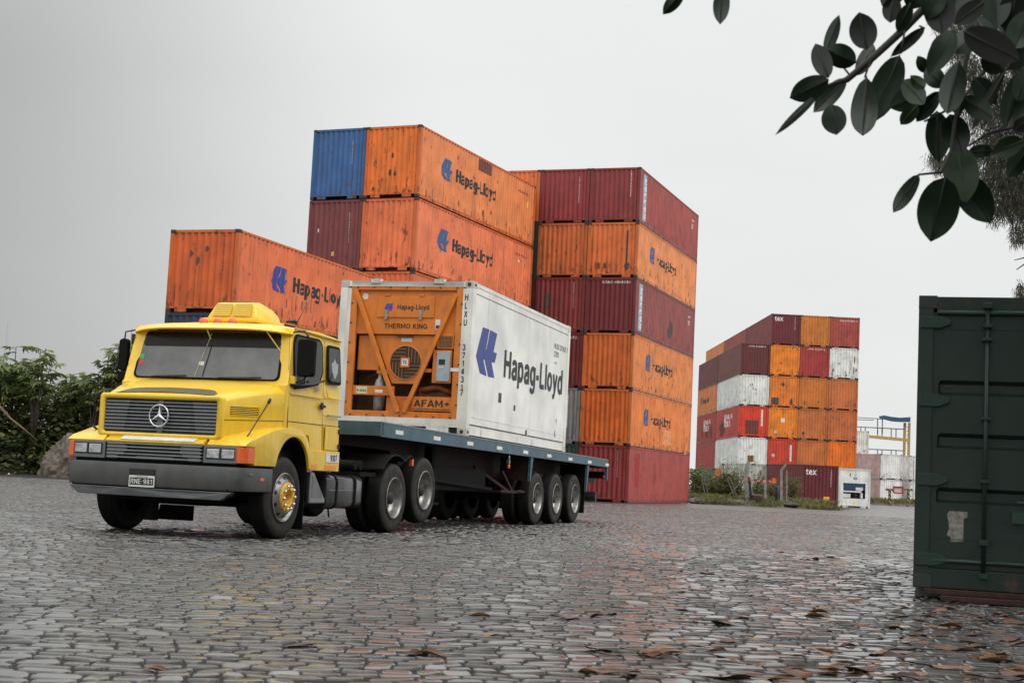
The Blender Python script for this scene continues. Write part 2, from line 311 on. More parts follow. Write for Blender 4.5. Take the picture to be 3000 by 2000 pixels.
# ------------------------------------------------------------------ ground
def ground_material(name, far=False):
    m = bpy.data.materials.new(name); m.use_nodes = True; nt = m.node_tree; b = nt.nodes['Principled BSDF']; L = nt.links.new
    tc = N(nt, 'ShaderNodeTexCoord'); g = N(nt, 'ShaderNodeNewGeometry')
    n1 = N(nt, 'ShaderNodeTexNoise'); n1.inputs['Scale'].default_value = .22; n1.inputs['Detail'].default_value = 5; L(tc.outputs['Object'], n1.inputs['Vector'])
    n2 = N(nt, 'ShaderNodeTexNoise'); n2.inputs['Scale'].default_value = 18; n2.inputs['Detail'].default_value = 6; L(tc.outputs['Object'], n2.inputs['Vector'])
    rc = N(nt, 'ShaderNodeValToRGB')
    if far: cols = [(0, (.05, .046, .042)), (1, (.13, .122, .112))]
    else: cols = [(0, (.022, .020, .018)), (.5, (.055, .052, .048)), (1, (.12, .115, .107))]
    e = rc.color_ramp.elements; e[0].color = (*cols[0][1], 1); e[1].color = (*cols[-1][1], 1)
    for p, c in cols[1:-1]: q = e.new(p); q.color = (*c, 1)
    mxf = N(nt, 'ShaderNodeMath', operation='MULTIPLY_ADD'); mxf.inputs[1].default_value = .6; mxf.inputs[2].default_value = .0
    if far: L(n2.outputs[0], mxf.inputs[0]); mxf.inputs[1].default_value = 1
    else:
        L(g.outputs['Random Per Island'], mxf.inputs[0])
        a = N(nt, 'ShaderNodeMath', operation='MULTIPLY'); a.inputs[1].default_value = .4; L(n2.outputs[0], a.inputs[0]); L(a.outputs[0], mxf.inputs[2])
    L(mxf.outputs[0], rc.inputs[0])
    # brown mud film
    mx = N(nt, 'ShaderNodeMix', data_type='RGBA'); mr = N(nt, 'ShaderNodeMapRange'); mr.inputs[1].default_value = .45; mr.inputs[2].default_value = .7; mr.inputs[4].default_value = .55
    L(n1.outputs[0], mr.inputs[0]); L(mr.outputs[0], mx.inputs[0]); L(rc.outputs[0], mx.inputs[6]); mx.inputs[7].default_value = (.085, .062, .048, 1)
    L(mx.outputs[2], b.inputs['Base Color'])
    rr = N(nt, 'ShaderNodeMapRange'); rr.inputs[1].default_value = .35; rr.inputs[2].default_value = .65
    rr.inputs[3].default_value = .28 if not far else .42; rr.inputs[4].default_value = .50
    nb = N(nt, 'ShaderNodeTexNoise'); nb.inputs['Scale'].default_value = 3.1; nb.inputs['Detail'].default_value = 6; L(tc.outputs['Object'], nb.inputs['Vector'])
    L(nb.outputs[0], rr.inputs[0]); L(rr.outputs[0], b.inputs['Roughness'])
    b.inputs['Specular IOR Level'].default_value = .5
    if far:
        mp = N(nt, 'ShaderNodeMapping'); mp.inputs['Scale'].default_value = (6.5, 5.2, 1); L(tc.outputs['Object'], mp.inputs[0])
        v2 = N(nt, 'ShaderNodeTexVoronoi', feature='DISTANCE_TO_EDGE'); v2.inputs['Scale'].default_value = 1; L(mp.outputs[0], v2.inputs['Vector'])
        j = N(nt, 'ShaderNodeMapRange'); j.inputs[1].default_value = .02; j.inputs[2].default_value = .12; j.inputs[3].default_value = .35; L(v2.outputs['Distance'], j.inputs[0])
        n7 = N(nt, 'ShaderNodeTexNoise'); n7.inputs['Scale'].default_value = .8; n7.inputs['Detail'].default_value = 8; n7.inputs['Roughness'].default_value = .7; L(tc.outputs['Object'], n7.inputs['Vector'])
        j2 = N(nt, 'ShaderNodeMapRange'); j2.inputs[1].default_value = .35; j2.inputs[2].default_value = .62; j2.inputs[3].default_value = .45; L(n7.outputs[0], j2.inputs[0])
        jm = N(nt, 'ShaderNodeMath', operation='MULTIPLY'); L(j.outputs[0], jm.inputs[0]); L(j2.outputs[0], jm.inputs[1])
        sc_ = N(nt, 'ShaderNodeVectorMath', operation='SCALE'); L(mx.outputs[2], sc_.inputs[0]); L(jm.outputs[0], sc_.inputs['Scale']); L(sc_.outputs[0], b.inputs['Base Color'])
        vo = N(nt, 'ShaderNodeTexVoronoi'); vo.inputs['Scale'].default_value = 1; L(mp.outputs[0], vo.inputs['Vector'])
        ad = N(nt, 'ShaderNodeMath', operation='MULTIPLY_ADD'); L(vo.outputs['Distance'], ad.inputs[0]); ad.inputs[1].default_value = -1.0; L(n1.outputs[0], ad.inputs[2])
        bp = N(nt, 'ShaderNodeBump'); bp.inputs['Strength'].default_value = .9; bp.inputs['Distance'].default_value = .03; L(ad.outputs[0], bp.inputs['Height'])
    else:
        bp = N(nt, 'ShaderNodeBump'); bp.inputs['Strength'].default_value = .12; bp.inputs['Distance'].default_value = .003; L(n2.outputs[0], bp.inputs['Height'])
    b.inputs['Coat Weight'].default_value = .9; b.inputs['Coat Roughness'].default_value = .11 if not far else .30; b.inputs['Coat IOR'].default_value = 1.5
    wet = N(nt, 'ShaderNodeMapRange'); wet.inputs[1].default_value = .46; wet.inputs[2].default_value = .64; wet.inputs[3].default_value = 1.0 if not far else .5; wet.inputs[4].default_value = .35
    nw = N(nt, 'ShaderNodeTexNoise'); nw.inputs['Scale'].default_value = .75; nw.inputs['Detail'].default_value = 9; nw.inputs['Roughness'].default_value = .68; L(tc.outputs['Object'], nw.inputs['Vector']); L(nw.outputs[0], wet.inputs[0]); L(wet.outputs[0], b.inputs['Coat Weight'])
    L(bp.outputs[0], b.inputs['Normal'])
    return m
M['stone'] = ground_material('wet_cobbles'); M['farroad'] = ground_material('wet_road', True)
M['mud'] = mat('wet_mud_joint', (.015, .011, .008), .9, 0, .5, 12, .8, 50, rvar=.2)
M['earth'] = mat('verge_earth', (.10, .085, .055), .9, 0, .5, 1.5, .6, 10)
g = MB(); g.add([(-1500, -60, -.05), (1500, -60, -.05), (1500, 2600, -.05), (-1500, 2600, -.05)], [(0, 1, 2, 3)])
gr = g.build('ground', M['earth'], None); tag(gr, 'flat yard ground running out to the horizon', 'ground', kind='structure')

def warp(x, y):
    "smooth wandering of the rows and joints, the same for neighbouring stones"
    dx = .022 * np.sin(5.1 * x + 1.7 * y + 1) + .012 * np.sin(9.7 * y - 4.3 * x) + .008 * np.sin(19 * x + 13 * y) + .06 * np.sin(.7 * y + .4 * x)
    dy = .014 * np.sin(6.3 * x - 2.1 * y) + .010 * np.sin(11.3 * x + 7.7 * y + 2) + .007 * np.sin(23 * x - 9 * y + 1) + .10 * np.sin(.55 * x + .3 * y) + .04 * np.sin(1.6 * x + 2)
    return x + dx, y + dy
def cobbles():
    YN, YM, YF = 3.2, 22.0, 62.0
    rng = np.random.default_rng(5)
    stones = []
    y = YN - 6
    ang = R_(5.0)
    while y < YF + 8:
        h = rng.uniform(.115, .165); half = .41 * (max(y, 0) + 4) + 3.0
        x = -half + rng.uniform(0, .15)
        n = int(2 * half / .13) + 2
        ws = rng.uniform(.11, .21, n); xs = x + np.cumsum(ws) - ws / 2
        k = xs < half
        stones.append(np.stack([xs[k], np.full(k.sum(), y + h / 2), ws[k], np.full(k.sum(), h)], 1)); y += h
    S = np.concatenate(stones)
    c, s_ = math.cos(ang), math.sin(ang)
    cx = S[:, 0] * c - (S[:, 1] - 12) * s_; cy = S[:, 0] * s_ + (S[:, 1] - 12) * c + 12
    keep = (cy < YF) & (cy > YN) & (np.abs(cx) < .40 * cy + 2.5)
    S = S[keep]; cy = cy[keep]
    Vs, Qs, Ts, base_i = [], [], [], 0
    base = np.array([(-1, -.62), (-.80, -1), (.80, -1), (1, -.62), (1, .62), (.80, 1), (-.80, 1), (-1, .62)])
    for near in (True, False):
        P = S[(cy < YM) if near else (cy >= YM)]; n = len(P)
        rings = ((1.0, -.018), (.965, -.0040), (.90, -.0006), (.72, .0)) if near else ((1.0, -.012), (.94, -.0005))
        nv = 8 * len(rings) + 1; verts = np.zeros((n, nv, 3))
        gap = rng.uniform(.012, .027, n); zt = rng.normal(0, .0022, n); tx = rng.normal(0, .030, n); ty = rng.normal(-.015, .050, n)
        jit = rng.normal(0, 1, (n, 8, 2)) * np.array([.035, .09])
        for ri, (sc, z) in enumerate(rings):
            px = (base[None, :, 0] + jit[:, :, 0]) * (P[:, 2] / 2 - gap * .28)[:, None] * sc; py = (base[None, :, 1] + jit[:, :, 1]) * (P[:, 3] / 2 - gap)[:, None] * sc
            X = P[:, 0, None] + px; Y = P[:, 1, None] + py; X, Y = warp(X, Y)
            verts[:, ri * 8:ri * 8 + 8, 0] = X * c - (Y - 12) * s_; verts[:, ri * 8:ri * 8 + 8, 1] = X * s_ + (Y - 12) * c + 12
            verts[:, ri * 8:ri * 8 + 8, 2] = z + zt[:, None] + px * tx[:, None] + py * ty[:, None]
        X, Y = warp(P[:, 0], P[:, 1])
        verts[:, nv - 1, 0] = X * c - (Y - 12) * s_; verts[:, nv - 1, 1] = X * s_ + (Y - 12) * c + 12; verts[:, nv - 1, 2] = zt
        q = np.array([(ri * 8 + k, ri * 8 + (k + 1) % 8, ri * 8 + 8 + (k + 1) % 8, ri * 8 + 8 + k) for ri in range(len(rings) - 1) for k in range(8)])
        t = np.array([(nv - 9 + k, nv - 9 + (k + 1) % 8, nv - 1) for k in range(8)])
        off = np.arange(n) * nv + base_i
        Qs.append((q[None] + off[:, None, None]).reshape(-1, 4)); Ts.append((t[None] + off[:, None, None]).reshape(-1, 3)); Vs.append(verts.reshape(-1, 3)); base_i += n * nv
    V = np.concatenate(Vs); Q = np.concatenate(Qs); T = np.concatenate(Ts); nv = len(V)
    # joint sheet under the stones and the road sheet beyond
    ext = np.array([(-60, -20, -.010), (60, -20, -.010), (60, YF + .1, -.010), (-60, YF + .1, -.010),
                    (-400, YF - .05, -.006), (400, YF - .05, -.006), (400, 900, -.006), (-400, 900, -.006)], float)
    V = np.concatenate([V, ext]); Q = np.concatenate([Q, [[nv, nv + 1, nv + 2, nv + 3], [nv + 4, nv + 5, nv + 6, nv + 7]]])
    me = bpy.data.meshes.new('cobblestone_pavement')
    me.vertices.add(len(V)); me.vertices.foreach_set('co', V.astype(np.float32).ravel())
    loops = np.concatenate([Q.ravel(), T.ravel()]); me.loops.add(len(loops)); me.loops.foreach_set('vertex_index', loops.astype(np.int32))
    tot = np.concatenate([np.full(len(Q), 4), np.full(len(T), 3)]); st = np.concatenate([[0], np.cumsum(tot)[:-1]])
    me.polygons.add(len(tot)); me.polygons.foreach_set('loop_start', st.astype(np.int32)); me.polygons.foreach_set('loop_total', tot.astype(np.int32))
    mi = np.zeros(len(tot), np.int32); mi[len(Q) - 2] = 1; mi[len(Q) - 1] = 2
    me.polygons.foreach_set('material_index', mi); me.polygons.foreach_set('use_smooth', np.ones(len(tot), bool))
    me.materials.append(M['stone']); me.materials.append(M['mud']); me.materials.append(M['farroad'])
    me.update(calc_edges=True); me.validate()
    o = link('cobblestone_pavement', me); tag(o, 'wet grey cobblestones of the yard with brown muddy joints', 'pavement', kind='structure')
cobbles()

# ------------------------------------------------------------------ lettering
_font = {}

# stroke-drawn sans lettering (cap height 1): adv width, list of strokes
def _el(cx, cy, rx, ry, a0=0, a1=360, n=18): return [(cx + rx * math.cos(R_(a0 + (a1 - a0) * k / n)), cy + ry * math.sin(R_(a0 + (a1 - a0) * k / n))) for k in range(n + 1)]
ST = [(.075, 0), (.075, 1)]
GL = {'H': (.68, [ST, [(.60, 0), (.60, 1)], [(.075, .53), (.6, .53)]]), 'a': (.56, [[(.47, 0), (.47, .50), (.44, .60), (.36, .655), (.27, .665), (.16, .64), (.09, .54)], [(.47, .405), (.30, .39), (.15, .34), (.085, .21), (.13, .10), (.24, .055), (.36, .09), (.47, .20)]]),
 'p': (.58, [[(.075, -.27), (.075, .72)], _el(.29, .36, .215, .30)]), 'g': (.58, [_el(.285, .375, .21, .29), [(.50, .72), (.50, -.05), (.46, -.17), (.36, -.23), (.25, -.235), (.13, -.20), (.08, -.11)]]),
 '-': (.34, [[(.02, .36), (.31, .36)]]), 'L': (.52, [ST, [(.075, .065), (.50, .065)]]), 'l': (.15, [ST]), 'o': (.58, [_el(.29, .36, .215, .30)]), 'y': (.52, [[(.05, .72), (.27, .06)], [(.48, .72), (.25, -.02), (.17, -.18), (.03, -.20)]]),
 'd': (.58, [_el(.29, .36, .215, .30), [(.50, 0), (.50, 1)]]), 'T': (.62, [[(0, .93), (.62, .93)], [(.31, 0), (.31, .93)]]), 'E': (.55, [ST, [(.075, .07), (.53, .07)], [(.075, .52), (.50, .52)], [(.075, .93), (.53, .93)]]),
 'R': (.60, [ST, [(.075, .93), (.40, .93), (.50, .86), (.52, .73), (.49, .60), (.38, .52), (.075, .52)], [(.34, .50), (.55, 0)]]), 'M': (.78, [ST, [(.70, 0), (.70, 1)], [(.11, .95), (.385, .22), (.665, .95)]]), 'O': (.72, [_el(.36, .5, .285, .43)]),
 'K': (.60, [ST, [(.55, .97), (.13, .44)], [(.25, .56), (.57, .02)]]), 'I': (.15, [ST]), 'N': (.66, [ST, [(.58, 0), (.58, 1)], [(.11, .95), (.55, .05)]]), 'G': (.70, [_el(.36, .5, .285, .43, 45, 318), [(.38, .45), (.64, .45), (.64, .10)]]),
 'A': (.66, [[(.05, 0), (.31, .93), (.35, .93), (.61, 0)], [(.14, .30), (.52, .30)]]), 'F': (.52, [ST, [(.075, .93), (.52, .93)], [(.075, .52), (.47, .52)]]), '+': (.62, [[(.05, .48), (.57, .48)], [(.31, .22), (.31, .74)]]),
 'C': (.66, [_el(.36, .5, .285, .43, 45, 315)]), 'X': (.60, [[(.05, .98), (.55, .02)], [(.55, .98), (.05, .02)]]), 'U': (.66, [[(.075, 1), (.075, .30), (.13, .14), (.25, .07), (.41, .07), (.53, .14), (.59, .30), (.59, 1)]]),
 'S': (.60, [[(.53, .78), (.46, .90), (.31, .935), (.16, .90), (.09, .76), (.16, .62), (.31, .54), (.46, .46), (.53, .30), (.46, .13), (.30, .065), (.13, .11), (.06, .25)]]), 'P': (.58, [ST, [(.075, .93), (.38, .93), (.50, .85), (.52, .70), (.49, .56), (.38, .48), (.075, .48)]]),
 'W': (.86, [[(.03, 1), (.22, .05), (.43, .95), (.64, .05), (.83, 1)]]), 'B': (.60, [ST, [(.075, .93), (.38, .93), (.49, .84), (.49, .64), (.38, .53), (.075, .53)], [(.36, .53), (.51, .43), (.52, .17), (.40, .065), (.075, .065)]]), 'D': (.64, [ST, [(.075, .93), (.33, .93), (.50, .84), (.57, .65), (.57, .35), (.50, .16), (.33, .07), (.075, .07)]]),
 'V': (.62, [[(.05, 1), (.31, .05), (.57, 1)]]), '0': (.58, [_el(.29, .5, .22, .43)]), '1': (.40, [[(.27, 0), (.27, .97)], [(.27, .93), (.07, .76)]]), '2': (.58, [[(.07, .74), (.13, .88), (.29, .935), (.45, .88), (.50, .72), (.44, .55), (.09, .08)], [(.07, .065), (.53, .065)]]),
 '3': (.58, [[(.07, .80), (.16, .91), (.30, .935), (.45, .88), (.49, .73), (.42, .57), (.27, .53)], [(.25, .53), (.43, .49), (.51, .33), (.47, .15), (.30, .065), (.13, .10), (.06, .22)]]), '4': (.60, [[(.41, 0), (.41, .98)], [(.39, .93), (.06, .30)], [(.04, .265), (.56, .265)]]),
 '5': (.58, [[(.50, .93), (.13, .93), (.09, .50)], [(.09, .52), (.28, .60), (.45, .53), (.51, .34), (.45, .14), (.28, .065), (.12, .10), (.06, .20)]]), '6': (.58, [_el(.29, .32, .215, .255), [(.47, .84), (.36, .93), (.22, .91), (.11, .74), (.075, .42)]]),
 '7': (.54, [[(.04, .93), (.51, .93)], [(.48, .90), (.20, 0)]]), '8': (.58, [_el(.29, .28, .215, .215), _el(.29, .72, .185, .205)]), '9': (.58, [_el(.29, .67, .215, .255), [(.12, .16), (.23, .07), (.37, .09), (.48, .26), (.505, .58)]]), ' ': (.26, [])}
GL['\u2022'] = (.30, [[(.08, .50), (.22, .50)]]); GL['/'] = (.4, [[(.05, 0), (.35, 1)]])
def strokes(text, w, h, sw=.15, gap=.13, vertical=False, vstep=1.35):
    "verts carry a small depth so overlapping strokes never share a plane"
    vs, fs = [], []; x = 0.0; k_ = 0; lines = text
    for i, ch in enumerate(lines):
        adv, sts = GL.get(ch, GL['o'])
        ox, oy = (x, 0) if not vertical else ((.7 - adv) / 2, -i * vstep)
        for st in sts:
            k_ += 1; dp = .0004 * (1 + k_ % 4); pts = [Vector((ox + p[0], oy + p[1])) for p in st]; closed = (pts[0] - pts[-1]).length < 1e-4; n = len(pts); b0 = len(vs)
            for j, p in enumerate(pts):
                a = pts[j - 1] if j > 0 else (pts[-2] if closed else None); c = pts[j + 1] if j < n - 1 else (pts[1] if closed else None)
                d1 = (p - a).normalized() if a is not None else None; d2 = (c - p).normalized() if c is not None else None
                d = (d1 + d2).normalized() if (d1 is not None and d2 is not None and (d1 + d2).length > .2) else (d1 or d2)
                nrm = Vector((-d.y, d.x)); f = 1.0
                if d1 is not None and d2 is not None: f = min(1.6, 1 / max(.4, abs(nrm.dot(Vector((-d1.y, d1.x))))))
                q = nrm * sw / 2 * f; vs += [(p.x + q.x, p.y + q.y, dp), (p.x - q.x, p.y - q.y, dp)]
            fs += [(b0 + 2 * j, b0 + 2 * j + 1, b0 + 2 * j + 3, b0 + 2 * j + 2) for j in range(n - 1)]
        x += adv + gap
    x0 = min(v[0] for v in vs); x1 = max(v[0] for v in vs); kx = h if w is None else w / (x1 - x0)
    return [((v[0] - x0) * kx, v[1] * h, v[2]) for v in vs], fs
def text_mesh(s, w, h, bold=0.0, rows=1, line=1.0, spacing=1.0):
    "flat lettering fitted to width w and cap height h; origin at the lower left of the first line"
    cu = bpy.data.curves.new('t', 'FONT'); cu.body = s; cu.size = 1; cu.offset = bold; cu.resolution_u = 3; cu.space_line = line; cu.space_character = spacing
    o = bpy.data.objects.new('t', cu); C.objects.link(o)
    dg = bpy.context.evaluated_depsgraph_get() if False else None
    me = bpy.data.meshes.new_from_object(o)
    bpy.data.objects.remove(o); bpy.data.curves.remove(cu)
    vs = [v.co.copy() for v in me.vertices]
    x0 = min(v.x for v in vs); x1 = max(v.x for v in vs)
    if 'cap' not in _font:
        c2 = bpy.data.curves.new('t', 'FONT'); c2.body = 'H'; o2 = bpy.data.objects.new('t', c2); C.objects.link(o2)
        m2_ = bpy.data.meshes.new_from_object(o2); _font['cap'] = max(v.co.y for v in m2_.vertices); bpy.data.objects.remove(o2)
    k = h / _font['cap']; kx = k if w is None else w / (x1 - x0)
    fs = [tuple(p.vertices) for p in me.polygons]
    out = [((v.x - x0) * kx, v.y * k) for v in vs]
    bpy.data.meshes.remove(me)
    return out, fs
HL = [(.27, .81), (.61, .81), (.48, .45), (.52, .46), (.66, .81), (1.04, .79), (.89, .45), (1.08, .45), (.99, .27), (.81, .27), (1.01, .01), (.68, 0), (.44, .28), (.375, .26), (.60, 0), (.23, .02), (0, .29), (.18, .64)]
def emblem(w, h):
    bm = bmesh.new(); vs = [bm.verts.new((x / 1.08 * w, y / .81 * h, 0)) for x, y in HL]; bm.faces.new(vs); bmesh.ops.triangulate(bm, faces=bm.faces)
    bm.verts.index_update(); out = [(v.co.x, v.co.y) for v in bm.verts]; fs = [tuple(v.index for v in f.verts) for f in bm.faces]; bm.free(); return out, fs
def quad(w, h): return [(0, 0), (w, 0), (w, h), (0, h)], [(0, 1, 2, 3)]
def ell(w, h, n=12): return [(w / 2 + w / 2 * math.cos(2 * math.pi * k / n), h / 2 + h / 2 * math.sin(2 * math.pi * k / n)) for k in range(n)], [tuple(range(n))]
def ragged(w, h, seed=1, n=14):
    r = random.Random(seed); return [(w / 2 + w / 2 * math.cos(2 * math.pi * k / n) * r.uniform(.55, 1), h / 2 + h / 2 * math.sin(2 * math.pi * k / n) * r.uniform(.6, 1)) for k in range(n)], [tuple(range(n))]
def decal(name, shape, mat, parent, place, cuts=None, cut_axis=0, origin=(0, 0)):
    "lay a flat shape on a surface: place(s,t) gives the 3d point; cuts are the fold positions of a corrugated wall"
    vs, fs = shape
    bm = bmesh.new(); bv = [bm.verts.new((v[0] + origin[0], v[1] + origin[1], v[2] if len(v) > 2 else 0)) for v in vs]
    for f in fs:
        try: bm.faces.new([bv[i] for i in f])
        except Exception: pass
    if cuts:
        a0 = min(v.co.x for v in bm.verts); a1 = max(v.co.x for v in bm.verts)
        for c in cuts:
            if a0 < c < a1:
                bmesh.ops.bisect_plane(bm, geom=bm.verts[:] + bm.edges[:] + bm.faces[:], plane_co=(c, 0, 0), plane_no=(1, 0, 0), dist=1e-6)
    for v in bm.verts:
        a, c, dp = v.co.x, v.co.y, v.co.z; p = place(a, c)
        if dp: p = p + (place(a + 1e-4, c) - p).cross(place(a, c + 1e-4) - p).normalized() * dp
        v.co = p
    me = bpy.data.meshes.new(name); bm.to_mesh(me); bm.free(); me.materials.append(mat)
    return link(name, me, parent)

# ------------------------------------------------------------------ containers
CW, CHH, HCH = 2.438, 2.591, 2.896
FR = (0, .26, .505, .757, 1)
def corr(t, p, d):
    f = (t / p) % 1.0
    if f < .26: return 0.0
    if f < .505: return d * (f - .26) / .245
    if f < .757: return d
    return d * (1 - (f - .757) / .243)
def breaks(a, b, p):
    out = []; k = math.floor(a / p) - 1
    while k * p < b:
        for f in FR[:-1]:
            q = (k + f) * p
            if a + 1e-4 < q < b - 1e-4: out.append(q)
        k += 1
    return out
_cc = {}
SP, SD, EP, ED = .278, .036, .236, .045
def cont_mesh(part, L, H):
    key = (part, L, H)
    if key in _cc: return _cc[key]
    hw = CW / 2; hl = L / 2; b = MB()
    if part == 'frame':
        for sx in (-1, 1):
            for y0, y1 in ((-hl + .002, -hl + .16), (hl - .16, hl - .002)):
                xs = sorted((sx * (hw - .002), sx * (hw - .13))); b.box(xs[0], xs[1], y0, y1, .118, H - .118)
            xs = sorted((sx * (hw - .004), sx * (hw - .07)))
            b.box(xs[0], xs[1], -hl + .178, hl - .178, H - .075, H - .012)
            xs = sorted((sx * (hw - .006), sx * (hw - .055)))
            b.box(xs[0], xs[1], -hl + .178, hl - .178, .02, .155)
            xs = sorted((sx * (hw - .055), sx * (hw - .10)))
            b.box(xs[0], xs[1], -hl + .178, hl - .178, .02, .035)
        for y0, y1 in ((-hl + .004, -hl + .07), (hl - .07, hl - .004)):
            b.box(-hw + .162, hw - .162, y0, y1, H - .10, H - .012)
            b.box(-hw + .131, hw - .131, y0, y1, .125, .175)
            for sx in (-1, 1):
                xs = sorted((sx * .50, sx * .90)); b.box(xs[0], xs[1], y0 + .004, y1 - .004, .012, .125)
        # cross members under the floor
        n = int(L / .6)
        for k in range(1, n): b.box(-hw + .11, hw - .11, -hl + k * L / n - .03, -hl + k * L / n + .03, .04, .14)
    elif part == 'floor': b.box(-hw + .06, hw - .06, -hl + .08, hl - .08, .142, .168)
    elif part == 'roof_panel':
        n = int(L / .21); pts = []
        for k in range(n + 1): pts.append((-hl + .08 + (L - .16) * k / n, H - .032 - (.018 if k % 2 else 0)))
        b.prism(pts + [(hl - .08, H - .07), (-hl + .08, H - .07)], 'x', (-hw + .072, hw - .072))
    elif part == 'side_panel':
        ys = [-hl + .158] + breaks(-hl + .158, hl - .158, SP) + [hl - .158]
        vs = []
        for y in ys:
            x = hw - .009 - corr(y, SP, SD)
            vs += [(x, y, .150), (x, y, H - .06)]
        b.add(vs, [(2 * i, 2 * i + 2, 2 * i + 3, 2 * i + 1) for i in range(len(ys) - 1)])
    elif part == 'end_panel':
        xs = [-hw + .125] + breaks(-hw + .125, hw - .125, EP) + [hw - .125]
        vs = []
        for x in xs:
            y = -hl + .012 + corr(x, EP, ED)
            vs += [(x, y, .165), (x, y, H - .095)]
        b.add(vs, [(2 * i, 2 * i + 1, 2 * i + 3, 2 * i + 2) for i in range(len(xs) - 1)])
    elif part == 'corner_casting':
        # centred block with three oval holes shown as sunk dark plugs
        b.box(-.081, .081, -.089, .089, -.059, .059)
    elif part == 'casting_hole':
        b.prism([(-.022, -.03), (.022, -.03), (.032, 0), (.022, .03), (-.022, .03), (-.032, 0)], 'y', (-.0925, -.07))
        b.prism([(-.03, -.022), (.03, -.022), (.045, 0), (.03, .022), (-.03, .022), (-.045, 0)], 'x', (.0835, .07))
    me = b.mesh(part, None, bevel=.006 if part == 'corner_casting' else 0)
    _cc[key] = me
    return me
allc = []
def dark(c, k): return tuple(x * k for x in c)
def container(label, col, pos, rot, L=12.192, H=CHH, side=None, end=None, cat='container', group=None, tilt=0, parts='full', frame=None, pm='cpaint'):
    "pos: centre of the footprint"
    r = empty('shipping_container', pos, (tilt, 0, rot)); tag(r, label, cat, group)
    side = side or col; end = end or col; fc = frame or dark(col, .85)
    mt = M[pm]
    def add(part, c, name=None, key=None, rz=0, loc=(0, 0, 0), m_=None, parent=None):
        me = cont_mesh(part, L, H)
        if not me.materials: me.materials.append(None)
        o = link(name or part, me, parent or r); o.material_slots[0].link = 'OBJECT'; o.material_slots[0].material = m_ or mt
        o.color = (*c, 1); o.location = loc; o.rotation_euler = (0, 0, rz); return o
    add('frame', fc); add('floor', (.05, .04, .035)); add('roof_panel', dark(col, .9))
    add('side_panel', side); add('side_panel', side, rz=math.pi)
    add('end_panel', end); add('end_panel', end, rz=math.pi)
    hw, hl = CW / 2, L / 2
    for z in (.059, H - .059):
        for sx in (-1, 1):
            for sy in (-1, 1):
                o = add('corner_casting', (1, 1, 1), m_=M['cast'], loc=(sx * (hw - .081), sy * (hl - .089), z))
                if parts == 'full' and sy < 0 and sx > 0:
                    add('casting_hole', (1, 1, 1), m_=M['black'], parent=o)
    r['L'] = L; r['H'] = H
    allc.append(r); return r
def on_side(c, sgn=1):
    L = c['L']
    if sgn > 0: return lambda s, t: Vector((CW / 2 - .009 - corr(-L / 2 + s, SP, SD) + .004, -L / 2 + s, t))
    return lambda s, t: Vector((-(CW / 2 - .009 - corr(L / 2 - s if False else -(L / 2 - s), SP, SD) + .004), L / 2 - s, t))
def side_cuts(c, sgn=1):
    L = c['L']
    if sgn > 0: return [b + L / 2 for b in breaks(-L / 2, L / 2, SP)]
    return sorted(b + L / 2 for b in breaks(-L / 2, L / 2, SP))
def on_end(c): 
    L = c['L']; return lambda s, t: Vector((-CW / 2 + s, -L / 2 + .012 + corr(-CW / 2 + s, EP, ED) - .004, t))
END_CUTS = [b + CW / 2 for b in breaks(-CW / 2, CW / 2, EP)]
def sdecal(c, name, shape, m_, s, t, sgn=1): return decal(name, shape, m_, c, on_side(c, sgn), side_cuts(c, sgn), origin=(s, t))
def edecal(c, name, shape, m_, s, t): return decal(name, shape, m_, c, on_end(c), END_CUTS, origin=(s, t))
def vert(s): return '\n'.join(s)
_tcache = {}
def vtext(s, h, w=None):
    k = (s, h, w)
    if k not in _tcache:
        _tcache[k] = strokes(s, w, h, .17, vertical=True)
    return _tcache[k]
def ctext(s, w, h, bold=.02, **kw):
    k = (s, w, h, bold)
    if k not in _tcache:
        if '\n' in s or any(ch not in GL for ch in s) or s in ('tex',): _tcache[k] = text_mesh(s, w, h, min(bold, .02), **kw)
        else: _tcache[k] = strokes(s, w, h, .145 + bold * 1.5, .13 if not s.startswith('Hapag') else .115)
    return _tcache[k]
def hapag(c, sgn=1, s0=1.95, k=1.0):
    sdecal(c, 'emblem', emblem(1.0 * k, .80 * k * k), M['hlblue2'], s0, 1.05 * k * k, sgn)
    sdecal(c, 'lettering', ctext('Hapag-Lloyd', 3.95 * k, .47 * k * k, .035), M['black'], s0 + 1.40 * k, 1.18 * k * k, sgn)

ORG, ORG2, ORGS = (.74, .155, .028), (.80, .22, .03), (.78, .235, .075)
DOR = (.70, .20, .04)
RED, DRED, MRN, CRM = (.33, .045, .035), (.25, .035, .035), (.13, .020, .022), (.42, .045, .04)
BRED, BRN, WHT, BLU, NAVY, GRY, GRN = (.72, .055, .025), (.17, .045, .038), (.80, .81, .77), (.035, .13, .34), (.02, .03, .06), (.25, .28, .27), (.025, .07, .05)

class Stack:
    "origin: ground point of the near right-hand corner; columns go left, bays go away"
    def __init__(s, ox, oy, a, gap=.025, z0=0):
        s.o = Vector((ox, oy, 0)); s.a = a; s.gap = gap; s.z0 = z0
        s.du = Vector((-math.cos(a), -math.sin(a), 0)); s.dv = Vector((-math.sin(a), math.cos(a), 0))
    def pos(s, col, lev, bay=0, L=12.192, zs=None, dv=0, du=0):
        z = zs if zs is not None else s.z0 + lev * CHH
        return s.o + s.du * (CW / 2 + col * (CW + s.gap) + du) + s.dv * (L / 2 + bay * (12.192 + .25) + dv) + Vector((0, 0, z))

